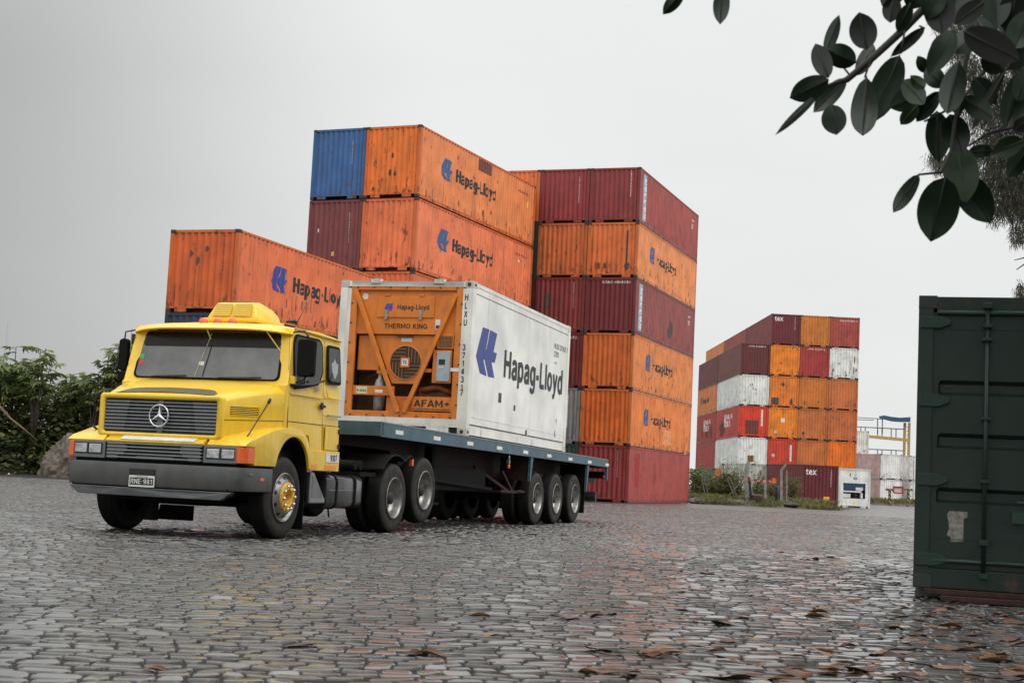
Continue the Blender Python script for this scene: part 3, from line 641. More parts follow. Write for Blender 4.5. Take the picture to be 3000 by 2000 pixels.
# ---- stack A: behind the trailer, blue box on its top left
A = Stack(-3.980, 56.60, -.4015, .02)
GA = 'containers of the stack behind the white refrigerated box'
zA = [k * (HCH + .028) for k in range(5)]
hA = [HCH] * 5
Acont = {}
spec = {
 (0, 4): ('orange container with blue emblem on top of the middle-left stack, right of the blue one', ORG, dict(side=ORGS, end=(.80, .19, .02))),
 (1, 4): ('blue container at the top left of the stack', BLU, {}),
 (0, 3): ('salmon orange container with blue emblem directly under the topmost emblem container', (.72, .17, .05), dict(side=(.80, .20, .08), end=(.80, .20, .07))),
 (1, 3): ('brownish red container directly below the blue one', (.20, .045, .045), {}),
 (0, 2): ('orange container third from top, only its upper edge showing above the white refrigerated box', (.70, .15, .045), {}),
 (1, 2): ('dark red container third from the top under the blue one', RED, {}),
 (0, 1): ('maroon container low in the stack behind the trailer deck', RED, {}), (1, 1): ('orange container low in the stack behind the truck cab', ORG, {}),
 (0, 0): ('dark red bottom container seen under the trailer deck', DRED, {}), (1, 0): ('brown bottom container behind the truck cab', BRN, {})}
for (c_, l_), (lb, co, kw) in spec.items():
    Acont[c_, l_] = container(lb, co, A.pos(c_, 0, zs=zA[l_]), A.a, H=hA[l_], group=GA, **kw)
for l_ in (3, 4): hapag(Acont[0, l_], s0=2.0, k=1.055)
c = Acont[0, 4]
sdecal(c, 'primer_patch', quad(1.40, .50), M['rustpatch'], 5.6, 2.28)
sdecal(c, 'number_mark', ctext('HLCU 286 754 1', 1.25, .10), M['darkred'], 10.2, 2.25)
sdecal(c, 'sticker', quad(.16, .28), M['yellowlabel'], 11.2, 1.7)
for x, z, w, h in ((1.12, 1.55, .17, .30), (1.05, .85, .14, .34), (1.28, .80, .12, .36), (.35, .26, .12, .22)): edecal(c, 'scar', ragged(w, h, int(x * 100)), M['scar'], x, z)
edecal(c, 'number_mark', vtext('HLCU2867541', .075), M['darkred'], 1.95, 2.35)
c = Acont[0, 3]
sdecal(c, 'number_mark', ctext('HLCU 410 338 6', 1.25, .10), M['darkred'], 10.2, 2.25)
sdecal(c, 'sticker', quad(.16, .34), M['yellowlabel'], 11.1, 1.72); sdecal(c, 'sticker', quad(.12, .12), M['white'], 10.5, 1.95)
edecal(c, 'number_mark', vtext('HLCU4103386', .07), M['darkred'], 1.95, 2.32)
c = Acont[1, 4]; edecal(c, 'number_mark', vtext('GATU8254710', .065), M['label'], 1.80, 2.32)
c = Acont[1, 3]; edecal(c, 'number_mark', vtext('GESU4503142', .085), M['white'], 1.85, 2.28)
edecal(c, 'sticker', quad(.14, .18), M['yellowlabel'], 1.12, .62); edecal(c, 'scrape', ragged(.12, .24, 3), M['white'], .42, 1.55)

# ---- stack B: six high
B = Stack(5.61, 66.777, -.3512, .03)
GB = 'containers of the six-high stack behind the trailer tail'
Bc = {}
specB = {
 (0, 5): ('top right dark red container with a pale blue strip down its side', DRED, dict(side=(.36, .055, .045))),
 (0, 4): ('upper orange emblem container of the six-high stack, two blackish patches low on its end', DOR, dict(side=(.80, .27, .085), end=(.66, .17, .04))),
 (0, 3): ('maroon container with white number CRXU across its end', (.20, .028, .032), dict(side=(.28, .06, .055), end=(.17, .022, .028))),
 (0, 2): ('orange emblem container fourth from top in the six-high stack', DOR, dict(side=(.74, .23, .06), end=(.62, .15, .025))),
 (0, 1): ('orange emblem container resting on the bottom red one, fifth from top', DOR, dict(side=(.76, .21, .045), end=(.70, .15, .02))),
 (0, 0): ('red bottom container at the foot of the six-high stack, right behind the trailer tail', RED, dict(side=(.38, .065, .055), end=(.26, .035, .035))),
 (1, 5): ('dark red top container with vertical white number, middle column of the six-high stack', (.28, .035, .035), {}),
 (1, 4): ('dull orange container second from top, middle column of the six-high stack', (.58, .15, .04), {}),
 (1, 3): ('faded maroon container with dark patches and vertical white number', (.22, .035, .035), {}),
 (1, 2): ('maroon container half hidden by the rear edge of the white refrigerated box', (.17, .025, .03), {}),
 (1, 1): ('grey container with a white strip beside the rear edge of the refrigerated box', GRY, {}),
 (1, 0): ('green bottom container just above the trailer deck', GRN, {}),
 (2, 5): ('orange top container peeping over the emblem container at the left', (.72, .19, .05), {}),
 (2, 4): ('green container edge between the two tall stacks', GRN, {}),
 (2, 3): ('dark brown container in the gap between the two tall stacks', (.12, .03, .03), {}),
 (2, 2): ('brown container low in the gap between the tall stacks', BRN, {}), (2, 1): ('orange container low in the gap between the tall stacks', DOR, {}), (2, 0): ('maroon bottom container in the gap between the tall stacks', MRN, {})}
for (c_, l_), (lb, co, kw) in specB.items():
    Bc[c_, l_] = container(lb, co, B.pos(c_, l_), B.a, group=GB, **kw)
for l_ in (4, 2, 1): hapag(Bc[0, l_], s0=2.25)
for l_ in (5, 3):
    c = Bc[0, l_]
    sdecal(c, 'side_strip', quad(.62, 2.2), M['paleblue'], .68, .2); 
    vs, fs = ctext('KASSAN', 1.9, .40, .03); sdecal(c, 'strip_lettering', ([(-v[1] + .58, v[0], v[2]) for v in vs], fs), M['white'], .62, .32)
    sdecal(c, 'number_mark', ctext('45R1', .5, .10), M['white'], 10.6, 2.0); sdecal(c, 'number_mark', ctext('MGW\nTARE', .5, .10), M['white'], 10.6, 1.75)
edecal(Bc[0, 5], 'number_mark', vtext('CRXU7262545', .085), M['white'], 1.95, 2.34)
edecal(Bc[1, 5], 'number_mark', vtext('TRIU5906622', .085), M['white'], 1.90, 2.1)
edecal(Bc[1, 3], 'number_mark', vtext('CPSU4729523', .085), M['white'], 1.85, 2.28)
edecal(Bc[0, 3], 'number_mark', ctext('CRXU 4004933', 1.35, .11), M['white'], .80, 2.32)
edecal(Bc[1, 2], 'number_mark', ctext('CRXU 427473', 1.5, .11), M['white'], .65, 2.30)
edecal(Bc[0, 0], 'number_mark', vtext('CPSU4729528', .085), M['white'], 1.85, 2.3)
edecal(Bc[1, 3], 'patch', quad(.30, .75), M['scar'], .45, 1.1); edecal(Bc[1, 3], 'patch', ragged(.5, .6, 8), M['rustpatch'], .95, 1.1)
edecal(Bc[1, 1], 'number_strip', quad(.12, 1.5), M['white'], 1.72, .75)
edecal(Bc[1, 0], 'number_mark', ctext('C', .1, .12), M['white'], 1.75, 2.25)
c = Bc[0, 4]; edecal(c, 'patch', quad(.13, .3), M['scar'], .5, .4); edecal(c, 'patch', quad(.13, .26), M['scar'], .8, .42); edecal(c, 'patch', ragged(.34, .5, 5), M['scar'], 1.75, .25)
edecal(c, 'grime_streak', quad(.10, 1.5), M['scar'], 1.86, .7)
edecal(Bc[0, 2], 'number_mark', vtext('HLCU3318420', .07), M['darkred'], 1.75, 2.2)
edecal(Bc[0, 1], 'number_mark', vtext('HLCU2299105', .07), M['darkred'], 1.75, 2.2)
sdecal(Bc[0, 0], 'paint_patch', quad(.8, 1.5), mat('repainted_red', (.35, .03, .03), .6, 0, .3), 1.1, .75)
sdecal(Bc[0, 1], 'paint_patch', quad(1.6, .75), mat('repainted_orange', (.75, .30, .12), .6, 0, .3), 6.2, .3)
sdecal(Bc[0, 3], 'soot_stain', ragged(1.3, 1.3, 11), M['scar'], 6.2, .2)

# ---- stack D: left, single column, three high
D = Stack(-8.519, 44.323, -.3361)
GD = 'containers of the single column behind the truck cab'
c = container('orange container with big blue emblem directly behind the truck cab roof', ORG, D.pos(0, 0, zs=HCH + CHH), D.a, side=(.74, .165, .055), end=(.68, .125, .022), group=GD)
Dt = c
sdecal(c, 'emblem', emblem(1.1, .83), M['hlblue'], 2.2, 1.0); sdecal(c, 'lettering', ctext('Hapag-Lloyd', 3.95, .50, .035), M['black'], 3.75, 1.14)
for k, x in enumerate((4.2, 4.6, 4.9, 5.3, 5.6, 6.0)): sdecal(c, 'scrape', quad(.05, .3 + .1 * (k % 3)), M['scar'], x - .9, .55 + .07 * (k % 2))
for x, z, w, h in ((.95, 1.42, .14, .38), (.70, 1.68, .16, .30), (1.25, 1.85, .13, .25), (.25, .1, .06, .85)): edecal(c, 'scar', ragged(w, h, int(x * 100), 10), M['scar'], x, z)
edecal(c, 'number_mark', vtext('HLCU2871605', .08), M['darkred'], 1.90, 2.36)
sdecal(c, 'sticker', quad(.09, .16), M['label'], 9.3, .45)
container('navy blue container under the orange emblem one behind the cab', NAVY, D.pos(0, 0, zs=HCH), D.a, end=(.03, .045, .085), group=GD)
container('grey blue bottom container hidden behind the truck cab', (.05, .07, .10), D.pos(0, 0, zs=0), D.a, H=HCH, group=GD)

# ---- stack C: far right block, up to six high
Cs = Stack(28.899, 120.82, .0108, .03)
GC = 'containers of the far block on the right'
Cc = {}
OB = (.86, .25, .02)
specC = {
 (0, 5): ('faded red container at the top right corner of the far block', (.42, .075, .055), {}), (0, 4): ('white container streaked with rust, second from top at the right edge of the far block', WHT, {}),
 (0, 3): ('dull orange container third from top at the right edge of the far block', (.60, .17, .05), {}), (0, 2): ('dull orange container fourth from top at the right edge of the far block', (.58, .16, .045), {}),
 (0, 1): ('vivid orange container at the right edge, above the small white refrigerated box', (.86, .19, .015), {}), (0, 0): ('bottom container of the right-hand column of the far block', (.5, .15, .04), {}),
 (1, 5): ('orange top container between the dark red tex one and the faded red one', (.62, .20, .03), {}), (1, 4): ('crimson container second from top in the third column of the far block', CRM, {}),
 (1, 3): ('orange container below the crimson one in the far block', (.64, .19, .03), {}), (1, 2): ('dull orange container with a grey patch low on its left, far block', (.58, .17, .045), {}),
 (1, 1): ('orange container directly above the right end of the dark red ground container', (.60, .17, .04), {}), (1, 0): ('bottom container of the third column of the far block', (.4, .1, .04), {}),
 (2, 5): ('dark red container with white tex lettering on top of the far block', (.17, .022, .032), dict(side=(.25, .06, .06))), (2, 4): ('bright orange container with a small red spot, under the high tex container', OB, {}),
 (2, 3): ('orange container with square black patches low on its end', (.80, .22, .03), {}), (2, 2): ('bright orange container with a white square sticker', OB, {}),
 (2, 1): ('red container with white number strip behind the left end of the ground container', (.62, .06, .03), {}), (2, 0): ('bottom container of the second column of the far block', DRED, {}),
 (3, 4): ('brown container at the top of the left-hand column of the far block', (.14, .03, .03), dict(side=(.20, .07, .06))), (3, 3): ('white container with rust spots under the brown one, left-hand column of the far block', WHT, {}),
 (3, 2): ('bright red container with a brown square patch between two white ones', BRED, dict(side=(.52, .07, .05))), (3, 1): ('lower white container with rusty edges, left-hand column of the far block', WHT, {}),
 (3, 0): ('orange bottom container behind the shrubs at the left of the far block', (.66, .17, .03), {})}
for (c_, l_), (lb, co, kw) in specC.items():
    Cc[c_, l_] = container(lb, co, Cs.pos(c_, l_), Cs.a, group=GC, parts='far', **kw)
specC2 = {(3, 4, 1): ('second brown container behind the top of the left-hand column', (.17, .05, .045)), (3, 3, 1): ('orange emblem container in the second bay of the far block', (.72, .23, .07)),
 (3, 2, 1): ('red container with dark stains and white lettering in the second bay', (.40, .05, .045)), (3, 1, 1): ('plain red container in the second bay above the green one', (.40, .06, .05)),
 (3, 0, 1): ('grey green bottom container behind the weeds in the second bay', (.10, .16, .14)),
 (2, 5, 1): ('reddish brown container behind the high tex container', (.36, .09, .07)), (2, 5, 2): ('pale orange container rearmost on top of the far block', (.74, .26, .10))}
for (c_, l_, b_), (lb, co) in specC2.items():
    Cc[c_, l_, b_] = container(lb, co, Cs.pos(c_, l_, b_), Cs.a, group=GC, parts='far')
for b_ in (1, 2):
    for l_ in range(5): container('%s container on level %s inside the far block, behind its left-hand column%s' % (('orange', 'red')[(l_ + b_) % 2], ('one', 'two', 'three', 'four', 'five')[l_], ', rearmost bay' if b_ == 2 else ''), ((.6, .17, .04), RED)[(l_ + b_) % 2], Cs.pos(2, l_, b_), Cs.a, group=GC, parts='far')
c = Cc[2, 5]; edecal(c, 'lettering', ctext('tex', .75, .42, .02), M['white'], .25, 2.02); edecal(c, 'number_mark', vtext('TEXU4471925', .075), M['white'], 1.93, 2.3)
edecal(Cc[0, 5], 'number_mark', ctext('CRXU 921507 0', 1.5, .11), M['white'], .75, 2.22)
edecal(Cc[1, 4], 'number_mark', ctext('CRXU 752457 8', 1.4, .11), M['white'], .65, 2.32)
edecal(Cc[3, 4], 'number_mark', ctext('CRXU 422160 0', 1.4, .11), M['white'], .65, 2.32)
edecal(Cc[3, 2], 'paint_patch', quad(1.1, 1.15), M['rustpatch'], .55, .25); edecal(Cc[3, 2], 'number_strip', quad(.14, 1.35), M['white'], 1.85, .95)
edecal(Cc[2, 1], 'number_strip', quad(.14, 1.35), M['white'], 1.85, .75); edecal(Cc[2, 1], 'sticker', ell(.25, .28), M['label'], .35, 1.05)
edecal(Cc[2, 2], 'sticker', quad(.30, .34), M['white'], 1.05, 1.35); edecal(Cc[2, 2], 'sticker', quad(.25, .16), M['label'], .5, .45)
edecal(Cc[2, 3], 'patch', quad(.62, .58), M['scar'], .18, .20); edecal(Cc[2, 3], 'patch', ragged(.36, .62, 4), M['scar'], 1.66, .2); edecal(Cc[2, 3], 'patch', ragged(.34, .4, 6), M['scar'], .95, 1.7)
edecal(Cc[2, 4], 'spot', ragged(.24, .26, 3), mat('red_spot', (.6, .05, .03), .5), .75, .95)
for x, z in ((.7, .35), (1.4, .75), (1.7, .3), (.5, .35)): edecal(Cc[2, 4], 'scar', ragged(.22, .28, int(x * 9)), mat('faint_scrape', (.48, .16, .03), .6), x, z)
edecal(Cc[1, 2], 'patch', ragged(.3, .45, 7), M['scar'], .3, .3); edecal(Cc[0, 5], 'scar', ragged(.2, .18, 7), M['scar'], .9, 1.75)
RS = mat('rust_streak', (.22, .10, .04), .8, 0, .4, 10)
for x, z, w, h in ((1.95, .25, .14, 1.0), (1.72, .6, .07, 1.2), (2.02, 1.2, .12, .8), (.22, .5, .18, .4), (1.3, .2, .2, .25), (.6, .2, .2, .1)): edecal(Cc[0, 4], 'rust_streak', ragged(w, h, int(x * 10)), RS, x, z)
for x, z, w, h in ((.8, 1.55, .12, .35), (.98, 1.6, .12, .35), (1.05, 1.35, .1, .25), (1.25, 1.25, .14, .25)): edecal(Cc[3, 3], 'rust_spot', ragged(w, h, int(x * 10)), RS, x, z)
edecal(Cc[3, 1], 'rust_patch', quad(.5, .55), RS, .85, .55); edecal(Cc[3, 1], 'ring_mark', ell(.3, .34), M['label'], .9, 1.6)
for cc, s in ((Cc[3, 2], 4.6), (Cc[3, 2, 1], 4.6)):
    sdecal(cc, 'lettering', ctext('H', .9, 1.1, .05), M['white'], s, 1.0, -1); sdecal(cc, 'lettering', ctext('AMBURG', 3.2, .42, .04), M['white'], s + 1.1, 1.62, -1); sdecal(cc, 'lettering', ctext('SUD', 2.0, .5, .04), M['white'], s + 1.1, 1.0, -1)
for w_, x in ((2.6, 6.5), (1.8, 9.5), (1.5, 4.0)): sdecal(Cc[3, 2, 1], 'stain', ragged(w_, 1.4, int(x * 7)), M['rustpatch'], x - 1, .2, -1)
sdecal(Cc[3, 2], 'stain', ragged(4.0, 1.6, 9), M['rustpatch'], 1.5, .1, -1)
hc = Cc[3, 3, 1]; sdecal(hc, 'emblem', emblem(1.0, .8), M['hlblue2'], 2.0, 1.05, -1); sdecal(hc, 'lettering', ctext('Hapag-Lloyd', 3.95, .47, .035), M['black'], 3.4, 1.17, -1)

# ---- single boxes standing on the ground in front of the far block
p0 = at(2345, 1481, 90); a_ = R_(11)
du = Vector((math.cos(a_), math.sin(a_), 0)); dv = Vector((-math.sin(a_), math.cos(a_), 0))
tx = container('dark red twenty-foot container with white tex lettering standing on the ground', (.14, .018, .025), Vector((p0.x, p0.y, 0)) + du * 1.219 + dv * 3.03, a_, L=6.058, side=(.19, .035, .04), parts='far')
edecal(tx, 'lettering', ctext('tex', .72, .40, .02), M['white'], .30, 1.98); edecal(tx, 'number_mark', vtext('TEXU2849013', .075), M['white'], 1.93, 2.25); edecal(tx, 'sticker', quad(.40, .24), M['yellowlabel'], 1.50, .42)
p1 = at(2202, 1470, 96)
wb = container('mouldy white container between the weeds and the dark red ground container', (.6, .62, .58), Vector((p1.x, p1.y, 0)) + du * 1.219 + dv * 3.03, a_, L=6.058, parts='far')
for k in range(9): edecal(wb, 'moss_stain', ragged(.14 + .1 * (k % 3), .5, k), mat('moss_stain', (.20, .22, .14), .9) if k == 0 else bpy.data.materials['moss_stain'], .25 + .2 * k, .7 + .35 * (k * 7 % 4))

# far right white stacks
Wh = Stack(0, 0, R_(14)); GW = 'white containers at the far right edge'
q = at(2578, 1455, 150); Wh.o = Vector((q.x, q.y, 0)) + Vector((math.cos(Wh.a), math.sin(Wh.a), 0)) * 2.438
for l_, lb in ((0, 'lower of the two pinkish white containers beyond the small refrigerated box'), (1, 'upper of the two pinkish white containers, with ribbed end')):
    container(lb, (.80, .80, .80), Wh.pos(0, l_), Wh.a, side=(.74, .62, .62), end=(.84, .86, .87), group=GW, parts='far')
q = at(2657, 1455, 152)
def door_box(lb, pos, rot, col, H=CHH):
    "container with its door end towards us"
    r = container(lb, col, pos, rot, group=GW, parts='far', H=H)
    for ch in [o for o in r.children if o.name.startswith('end_panel')][:1]: bpy.data.objects.remove(ch)
    for s in (-1, 1):
        b = MB(); xs = sorted((s * .012, s * 1.08)); b.box(xs[0], xs[1], -6.07, -6.03, .18, H - .11); dd = link('door', b.mesh('door', None), r); dd.data.materials.append(M['creefer']); dd.color = (*col, 1)
        for x in (s * .3, s * .8):
            t = MB(); t.tube([(x, -6.10, .12), (x, -6.10, H - .06)], .02, 6); t.build('lock_rod', M['railgrey'], dd)
        for z in (.35, .95, 1.55, 2.2):
            t = MB(); xs = sorted((s * .98, s * 1.16)); t.box(xs[0], xs[1], -6.09, -6.068, z, z + .06); t.build('hinge', M['cast'], dd)
    return r
for l_, lb in ((0, 'lower white container with its lock-rod doors towards us'), (1, 'upper white container with its lock-rod doors towards us')):
    door_box(lb, Vector((q.x, q.y, 0)) + Vector((1.219, 6.1, l_ * CHH)), R_(2), (.80, .82, .80))
q = at(2503, 1455, 158); 
for l_, lb, co in ((0, 'bottom container in the narrow gap right of the far block', (.3, .3, .28)), (1, 'grey container showing as a narrow strip beside the far block', (.30, .31, .29)), (2, 'white container showing as a narrow strip above the grey one', (.66, .66, .62))):
    container(lb, co, Vector((q.x + .2, q.y + 6.1, l_ * CHH)), R_(0), group=GW, parts='far')

# ------------------------------------------------------------------ wheels
TA = -.3170; TO = Vector((-.6919, 24.255, 0))
tdu = Vector((-math.cos(TA), -math.sin(TA), 0)); tdv = Vector((-math.sin(TA), math.cos(TA), 0))
def tpos(u, v, z=0): return TO + tdu * u + tdv * v + Vector((0, 0, z))
_wc = {}
def tyre_mesh(R, w):
    k = ('t', R, w)
    if k not in _wc:
        b = MB(); r0 = .292
        # side walls and shoulders
        prof = [(.0, r0 - .012), (.012, r0), (.02, r0 + .03), (.006, r0 + .09), (.012, R - .06), (.03, R - .022), (.052, R - .004)]
        t = [(.052 + i * (w - .104) / 10, R - (.012 if i % 2 else 0)) for i in range(1, 10)]
        back = [(w - a, r) for a, r in prof[::-1]]
        # axial: 0 is the outer face (+x side), going inwards (-x)
        pr = [(-a, r) for a, r in prof] + [(-a, r) for a, r in t] + [(-a, r) for a, r in back]
        b.lathe(pr, seg=56)
        # tread blocks
        me = b.mesh('tyre', M['rubber']); me.materials.append(M['tyreside'])
        n = 56
        for p in me.polygons:
            c = p.center; r = math.hypot(c.y, c.z)
            if r < R - .03: p.material_index = 1
        _wc[k] = me
    return _wc[k]
def rim_rear_mesh():
    if 'rr' not in _wc:
        b = MB(); b.lathe([(-.004, .300), (.004, .292), (-.004, .283), (-.03, .272), (-.10, .262), (-.155, .245), (-.17, .20), (-.165, .17)], seg=44)
        _wc['rr'] = b.mesh('rim', M['rim'])
        b = MB(); b.lathe([(-.165, .175), (-.150, .16), (-.150, .11), (-.10, .10), (-.05, .09), (-.04, .05), (-.035, .001)], seg=32)
        for k in range(10):
            a = 2 * math.pi * k / 10; b.lathe([(-.152, .014), (-.118, .012), (-.118, .001)], (0, .137 * math.cos(a), .137 * math.sin(a)), seg=8)
        _wc['hub'] = b.mesh('hub', M['rimdark'])
        b = MB()
        for k in range(8):
            a = 2 * math.pi * k / 8; b.disc((-.168, .222 * math.cos(a), .222 * math.sin(a)), .028, seg=14)
        _wc['holes'] = b.mesh('rim_holes', M['black'])
    return _wc['rr'], _wc['hub'], _wc['holes']
def front_rim():
    if 'fr' not in _wc:
        b = MB(); b.lathe([(-.004, .302), (.006, .293), (-.002, .284), (-.028, .270), (-.034, .258), (-.012, .24), (.022, .205), (.034, .17), (.036, .15)], seg=44)
        _wc['fr'] = b.mesh('rim', M['rim'])
        b = MB()
        for k in range(10):
            a = 2 * math.pi * (k + .5) / 10; ca, sa = math.cos(a), math.sin(a)
            vs = []
            for j in range(12):
                t = 2 * math.pi * j / 12; rr = .236 + .018 * math.sin(t); tt = .026 * math.cos(t)
                ax = -.010 + (.236 - rr) * .95 + .005
                vs.append((ax, rr * ca - tt * sa, rr * sa + tt * ca))
            b.add(vs, [tuple(range(12))])
        _wc['fh'] = b.mesh('rim_holes', M['black'])
        b = MB(); b.lathe([(.030, .185), (.052, .182), (.056, .165), (.056, .118), (.064, .112), (.062, .102), (.05, .094), (-.03, .09), (-.03, .001)], seg=40)
        _wc['fg'] = b.mesh('hub_ring', M['gold'])
        b = MB(); b.lathe([(.056, .019), (.080, .019), (.092, .013), (.092, .001)], (0, 0, 0), seg=6, smooth=False)
        _wc['fn'] = b.mesh('wheel_nut', M['chrome'])
    return [_wc[k] for k in ('fr', 'fh', 'fg', 'fn')]
def wheel(parent, X, Y, Z, kind, side=1, R=.505, w=.275):
    o = link('wheel', tyre_mesh(R, w).copy() if False else tyre_mesh(R, w), parent); o.location = (X, Y, Z)
    o.name = 'wheel'
    o.rotation_euler = (rnd.uniform(0, 6), 0, 0) if side > 0 else (rnd.uniform(0, 6), 0, math.pi)
    if kind == 'front':
        fr4 = front_rim()
        for nm, me in zip(('rim', 'rim_holes', 'hub_ring'), fr4): link(nm, me, o)
        for k in range(10): q = link('wheel_nut', fr4[3], o); q.location = (0, .143 * math.cos(k * math.pi / 5), .143 * math.sin(k * math.pi / 5))
    elif kind == 'rear':
        for nm, me in zip(('rim', 'hub', 'rim_holes'), rim_rear_mesh()): link(nm, me, o)
    return o

# ------------------------------------------------------------------ the truck (X to the near side, Y backwards from the front axle)
T = empty('truck', tpos(1.17, -6.52), (0, 0, TA)); tag(T, 'yellow bonneted tractor truck pulling the blue trailer', 'truck')
Yp = M['yellow']
# cab shell
def cab_fn(x, y, z):
    if z > 1.9:
        t = (z - 1.9) / .78; x = x * (1 - .05 * t)
    if z > 2.6: z -= .07 * (abs(x) / 1.1) ** 3
    return (x, y, z)
arch = [(.17 + .47 * math.cos(R_(a)), .78 + .47 * math.sin(R_(a))) for a in range(8, 124, 8)]
cabp = [(1.53, 2.60), (1.53, .86), (.645, .86)] + arch + [(-.08, 1.17), (-.08, 1.88), (-.045, 1.905), (.10, 2.56), (.14, 2.63), (.30, 2.69), (.9, 2.71), (1.40, 2.685), (1.50, 2.65)]
b = MB(); b.prism(cabp, 'x', (-1.17, -1.0, -.7, -.35, 0, .35, .7, 1.0, 1.17), cab_fn)
cab = b.build('cab', Yp, T, bevel=.03, seg=3, ang=50, smooth=True)
def xs_cab(z, d=.0): return 1.17 * (1 - .05 * max(0, z - 1.9) / .78) + d
# recessed look around the side windows: rubber frames + panes standing just proud of the shell
def side_poly(pts, d, th, name, m_, parent, s=1, bevel=0):
    b = MB(); n = len(pts); vs = []
    for k in (0, 1):
        for y, z in pts: vs.append((s * xs_cab(z, d + th * k), y, z))
    fs = [tuple(range(n)), tuple(range(n, 2 * n))] + [(i, (i + 1) % n, n + (i + 1) % n, n + i) for i in range(n)]
    b.add(vs, fs); return b.build(name, m_, parent, bevel=bevel)
def rpoly(pts, r, n=4):
    out = []; N_ = len(pts)
    for i in range(N_):
        p = Vector(pts[i]); a = (Vector(pts[i - 1]) - p).normalized(); c = (Vector(pts[(i + 1) % N_]) - p).normalized()
        p0, p1 = p + a * r, p + c * r
        for k in range(n + 1):
            t = k / n; out.append(tuple((1 - t) ** 2 * p0 + 2 * t * (1 - t) * p + t * t * p1))
    return out
for s in (1, -1):
    door = side_poly([(.0, 1.30), (.0, 2.0), (.10, 2.565), (.90, 2.565), (.97, 2.3), (1.0, 1.11), (.665, 1.11), (.60, 1.29)], .0005, .006, 'door', Yp, T, s, bevel=.003)
    fr_ = rpoly([(.085, 1.84), (.085, 2.44), (.15, 2.545), (.85, 2.545), (.93, 2.47), (.93, 2.10), (.80, 1.95), (.40, 1.88)], .05)
    side_poly(fr_, .0068, .012, 'window_seal', M['dark'], door, s)
    gl = rpoly([(.115, 1.885), (.115, 2.43), (.17, 2.515), (.83, 2.515), (.90, 2.45), (.90, 2.12), (.78, 1.975), (.40, 1.915)], .045)
    pane = side_poly(gl, .019, .004, 'window_pane', M['glassdark'], door, s)
    b = MB(); b.box(*sorted((s * 1.187, s * 1.197)), .375, .40, 1.91, 2.50); b.build('window_divider', M['alu'], door)
    b = MB(); b.box(*sorted((s * 1.177, s * 1.215)), .86, .985, 1.665, 1.70); b.box(*sorted((s * 1.177, s * 1.20)), .89, .95, 1.64, 1.73); b.build('handle', M['black'], door, bevel=.005)
    b = MB()
    for k in range(4): b.bar((s * 1.18, .70, 1.86 + .022 * k), (s * 1.18, .90, 1.90 + .022 * k), .008, .007)
    b.build('window_trim', M['alu'], door)
    side_poly([(.03, 1.775), (.03, 1.80), (.96, 1.80), (.96, 1.775)], .0068, .012, 'crease', Yp, door, s, bevel=.005)
    side_poly([(0.0, 1.438), (0.0, 1.446), (1.53, 1.446), (1.53, 1.438)], .0070, .001, 'body_seam', M['dark'], T, s)
    for yy, zl in ((-.01, 1.36), (1.005, 1.12)): side_poly([(yy, zl), (yy, 2.56), (yy + .007, 2.56), (yy + .007, zl)], .0070, .001, 'door_gap', M['dark'], T, s)
    # quarter window
    q = rpoly([(1.08, 2.02), (1.08, 2.50), (1.47, 2.50), (1.49, 1.99), (1.14, 1.99)], .06)
    sl = side_poly(q, .002, .014, 'quarter_window', M['dark'], T, s)
    q = rpoly([(1.115, 2.05), (1.115, 2.465), (1.44, 2.465), (1.455, 2.03), (1.16, 2.03)], .05)
    pn = side_poly(q, .017, .003, 'window_pane', M['glassdark'], sl, s)
    if s > 0:
        side_poly([(1.28, 2.055), (1.20, 2.15), (1.18, 2.27), (1.23, 2.27), (1.29, 2.33), (1.34, 2.27), (1.39, 2.27), (1.37, 2.15)], .0212, .001, 'shield_sticker', mat('pale_sticker', (.38, .42, .42), .4, 0, .15), pn, s)
    side_poly([(1.04, 1.93), (1.04, 1.90), (1.10, 1.80), (1.53, 1.79), (1.53, 1.815), (1.12, 1.825), (1.07, 1.93)], .002, .012, 'body_crease', Yp, T, s, bevel=.005)
    side_poly([(1.12, 1.566), (1.12, 1.584), (1.51, 1.584), (1.51, 1.566)], .002, .02, 'trim_bar', M['alu'], T, s)
    # lower locker and sill skirt
    lk = side_poly([(1.09, 1.125), (1.09, 1.43), (1.515, 1.43), (1.515, 1.125)], .001, .007, 'locker_door', Yp, T, s, bevel=.003)
    for zz in (1.18, 1.38):
        b = MB(); b.box(*sorted((s * 1.178, s * 1.20)), 1.48, 1.505, zz - .03, zz + .03); b.build('latch', M['black'], lk)
    side_poly([(.66, .85), (.66, 1.08), (.68, 1.11), (1.54, 1.11), (1.54, .85)], .0, .022, 'sill_panel', Yp, T, s, bevel=.008)
    b = MB(); b.box(*sorted((s * 1.1925, s * 1.196)), .70, .86, .87, .93); b.build('reflector', M['amber'] if False else mat('orange_tape', (.85, .30, .03), .4), T)
    b = MB(); b.box(*sorted((s * 1.1925, s * 1.196)), 1.08, 1.44, .87, .93); b.build('reflector', bpy.data.materials['orange_tape'], T)
pl_ = MB().box(1.1925, 1.199, 1.11, 1.50, .965, 1.08).build('number_plate', mat('white_plate', (.72, .74, .74), .4), T)
def flat_text(parent, s, w, h, bold, m_, fn, name='lettering'):
    return decal(name, ctext(s, w, h, bold), m_, parent, fn)
flat_text(pl_, '9107', .20, .085, .03, M['black'], lambda x, y: Vector((1.2005, 1.245 + x, .98 + y)))
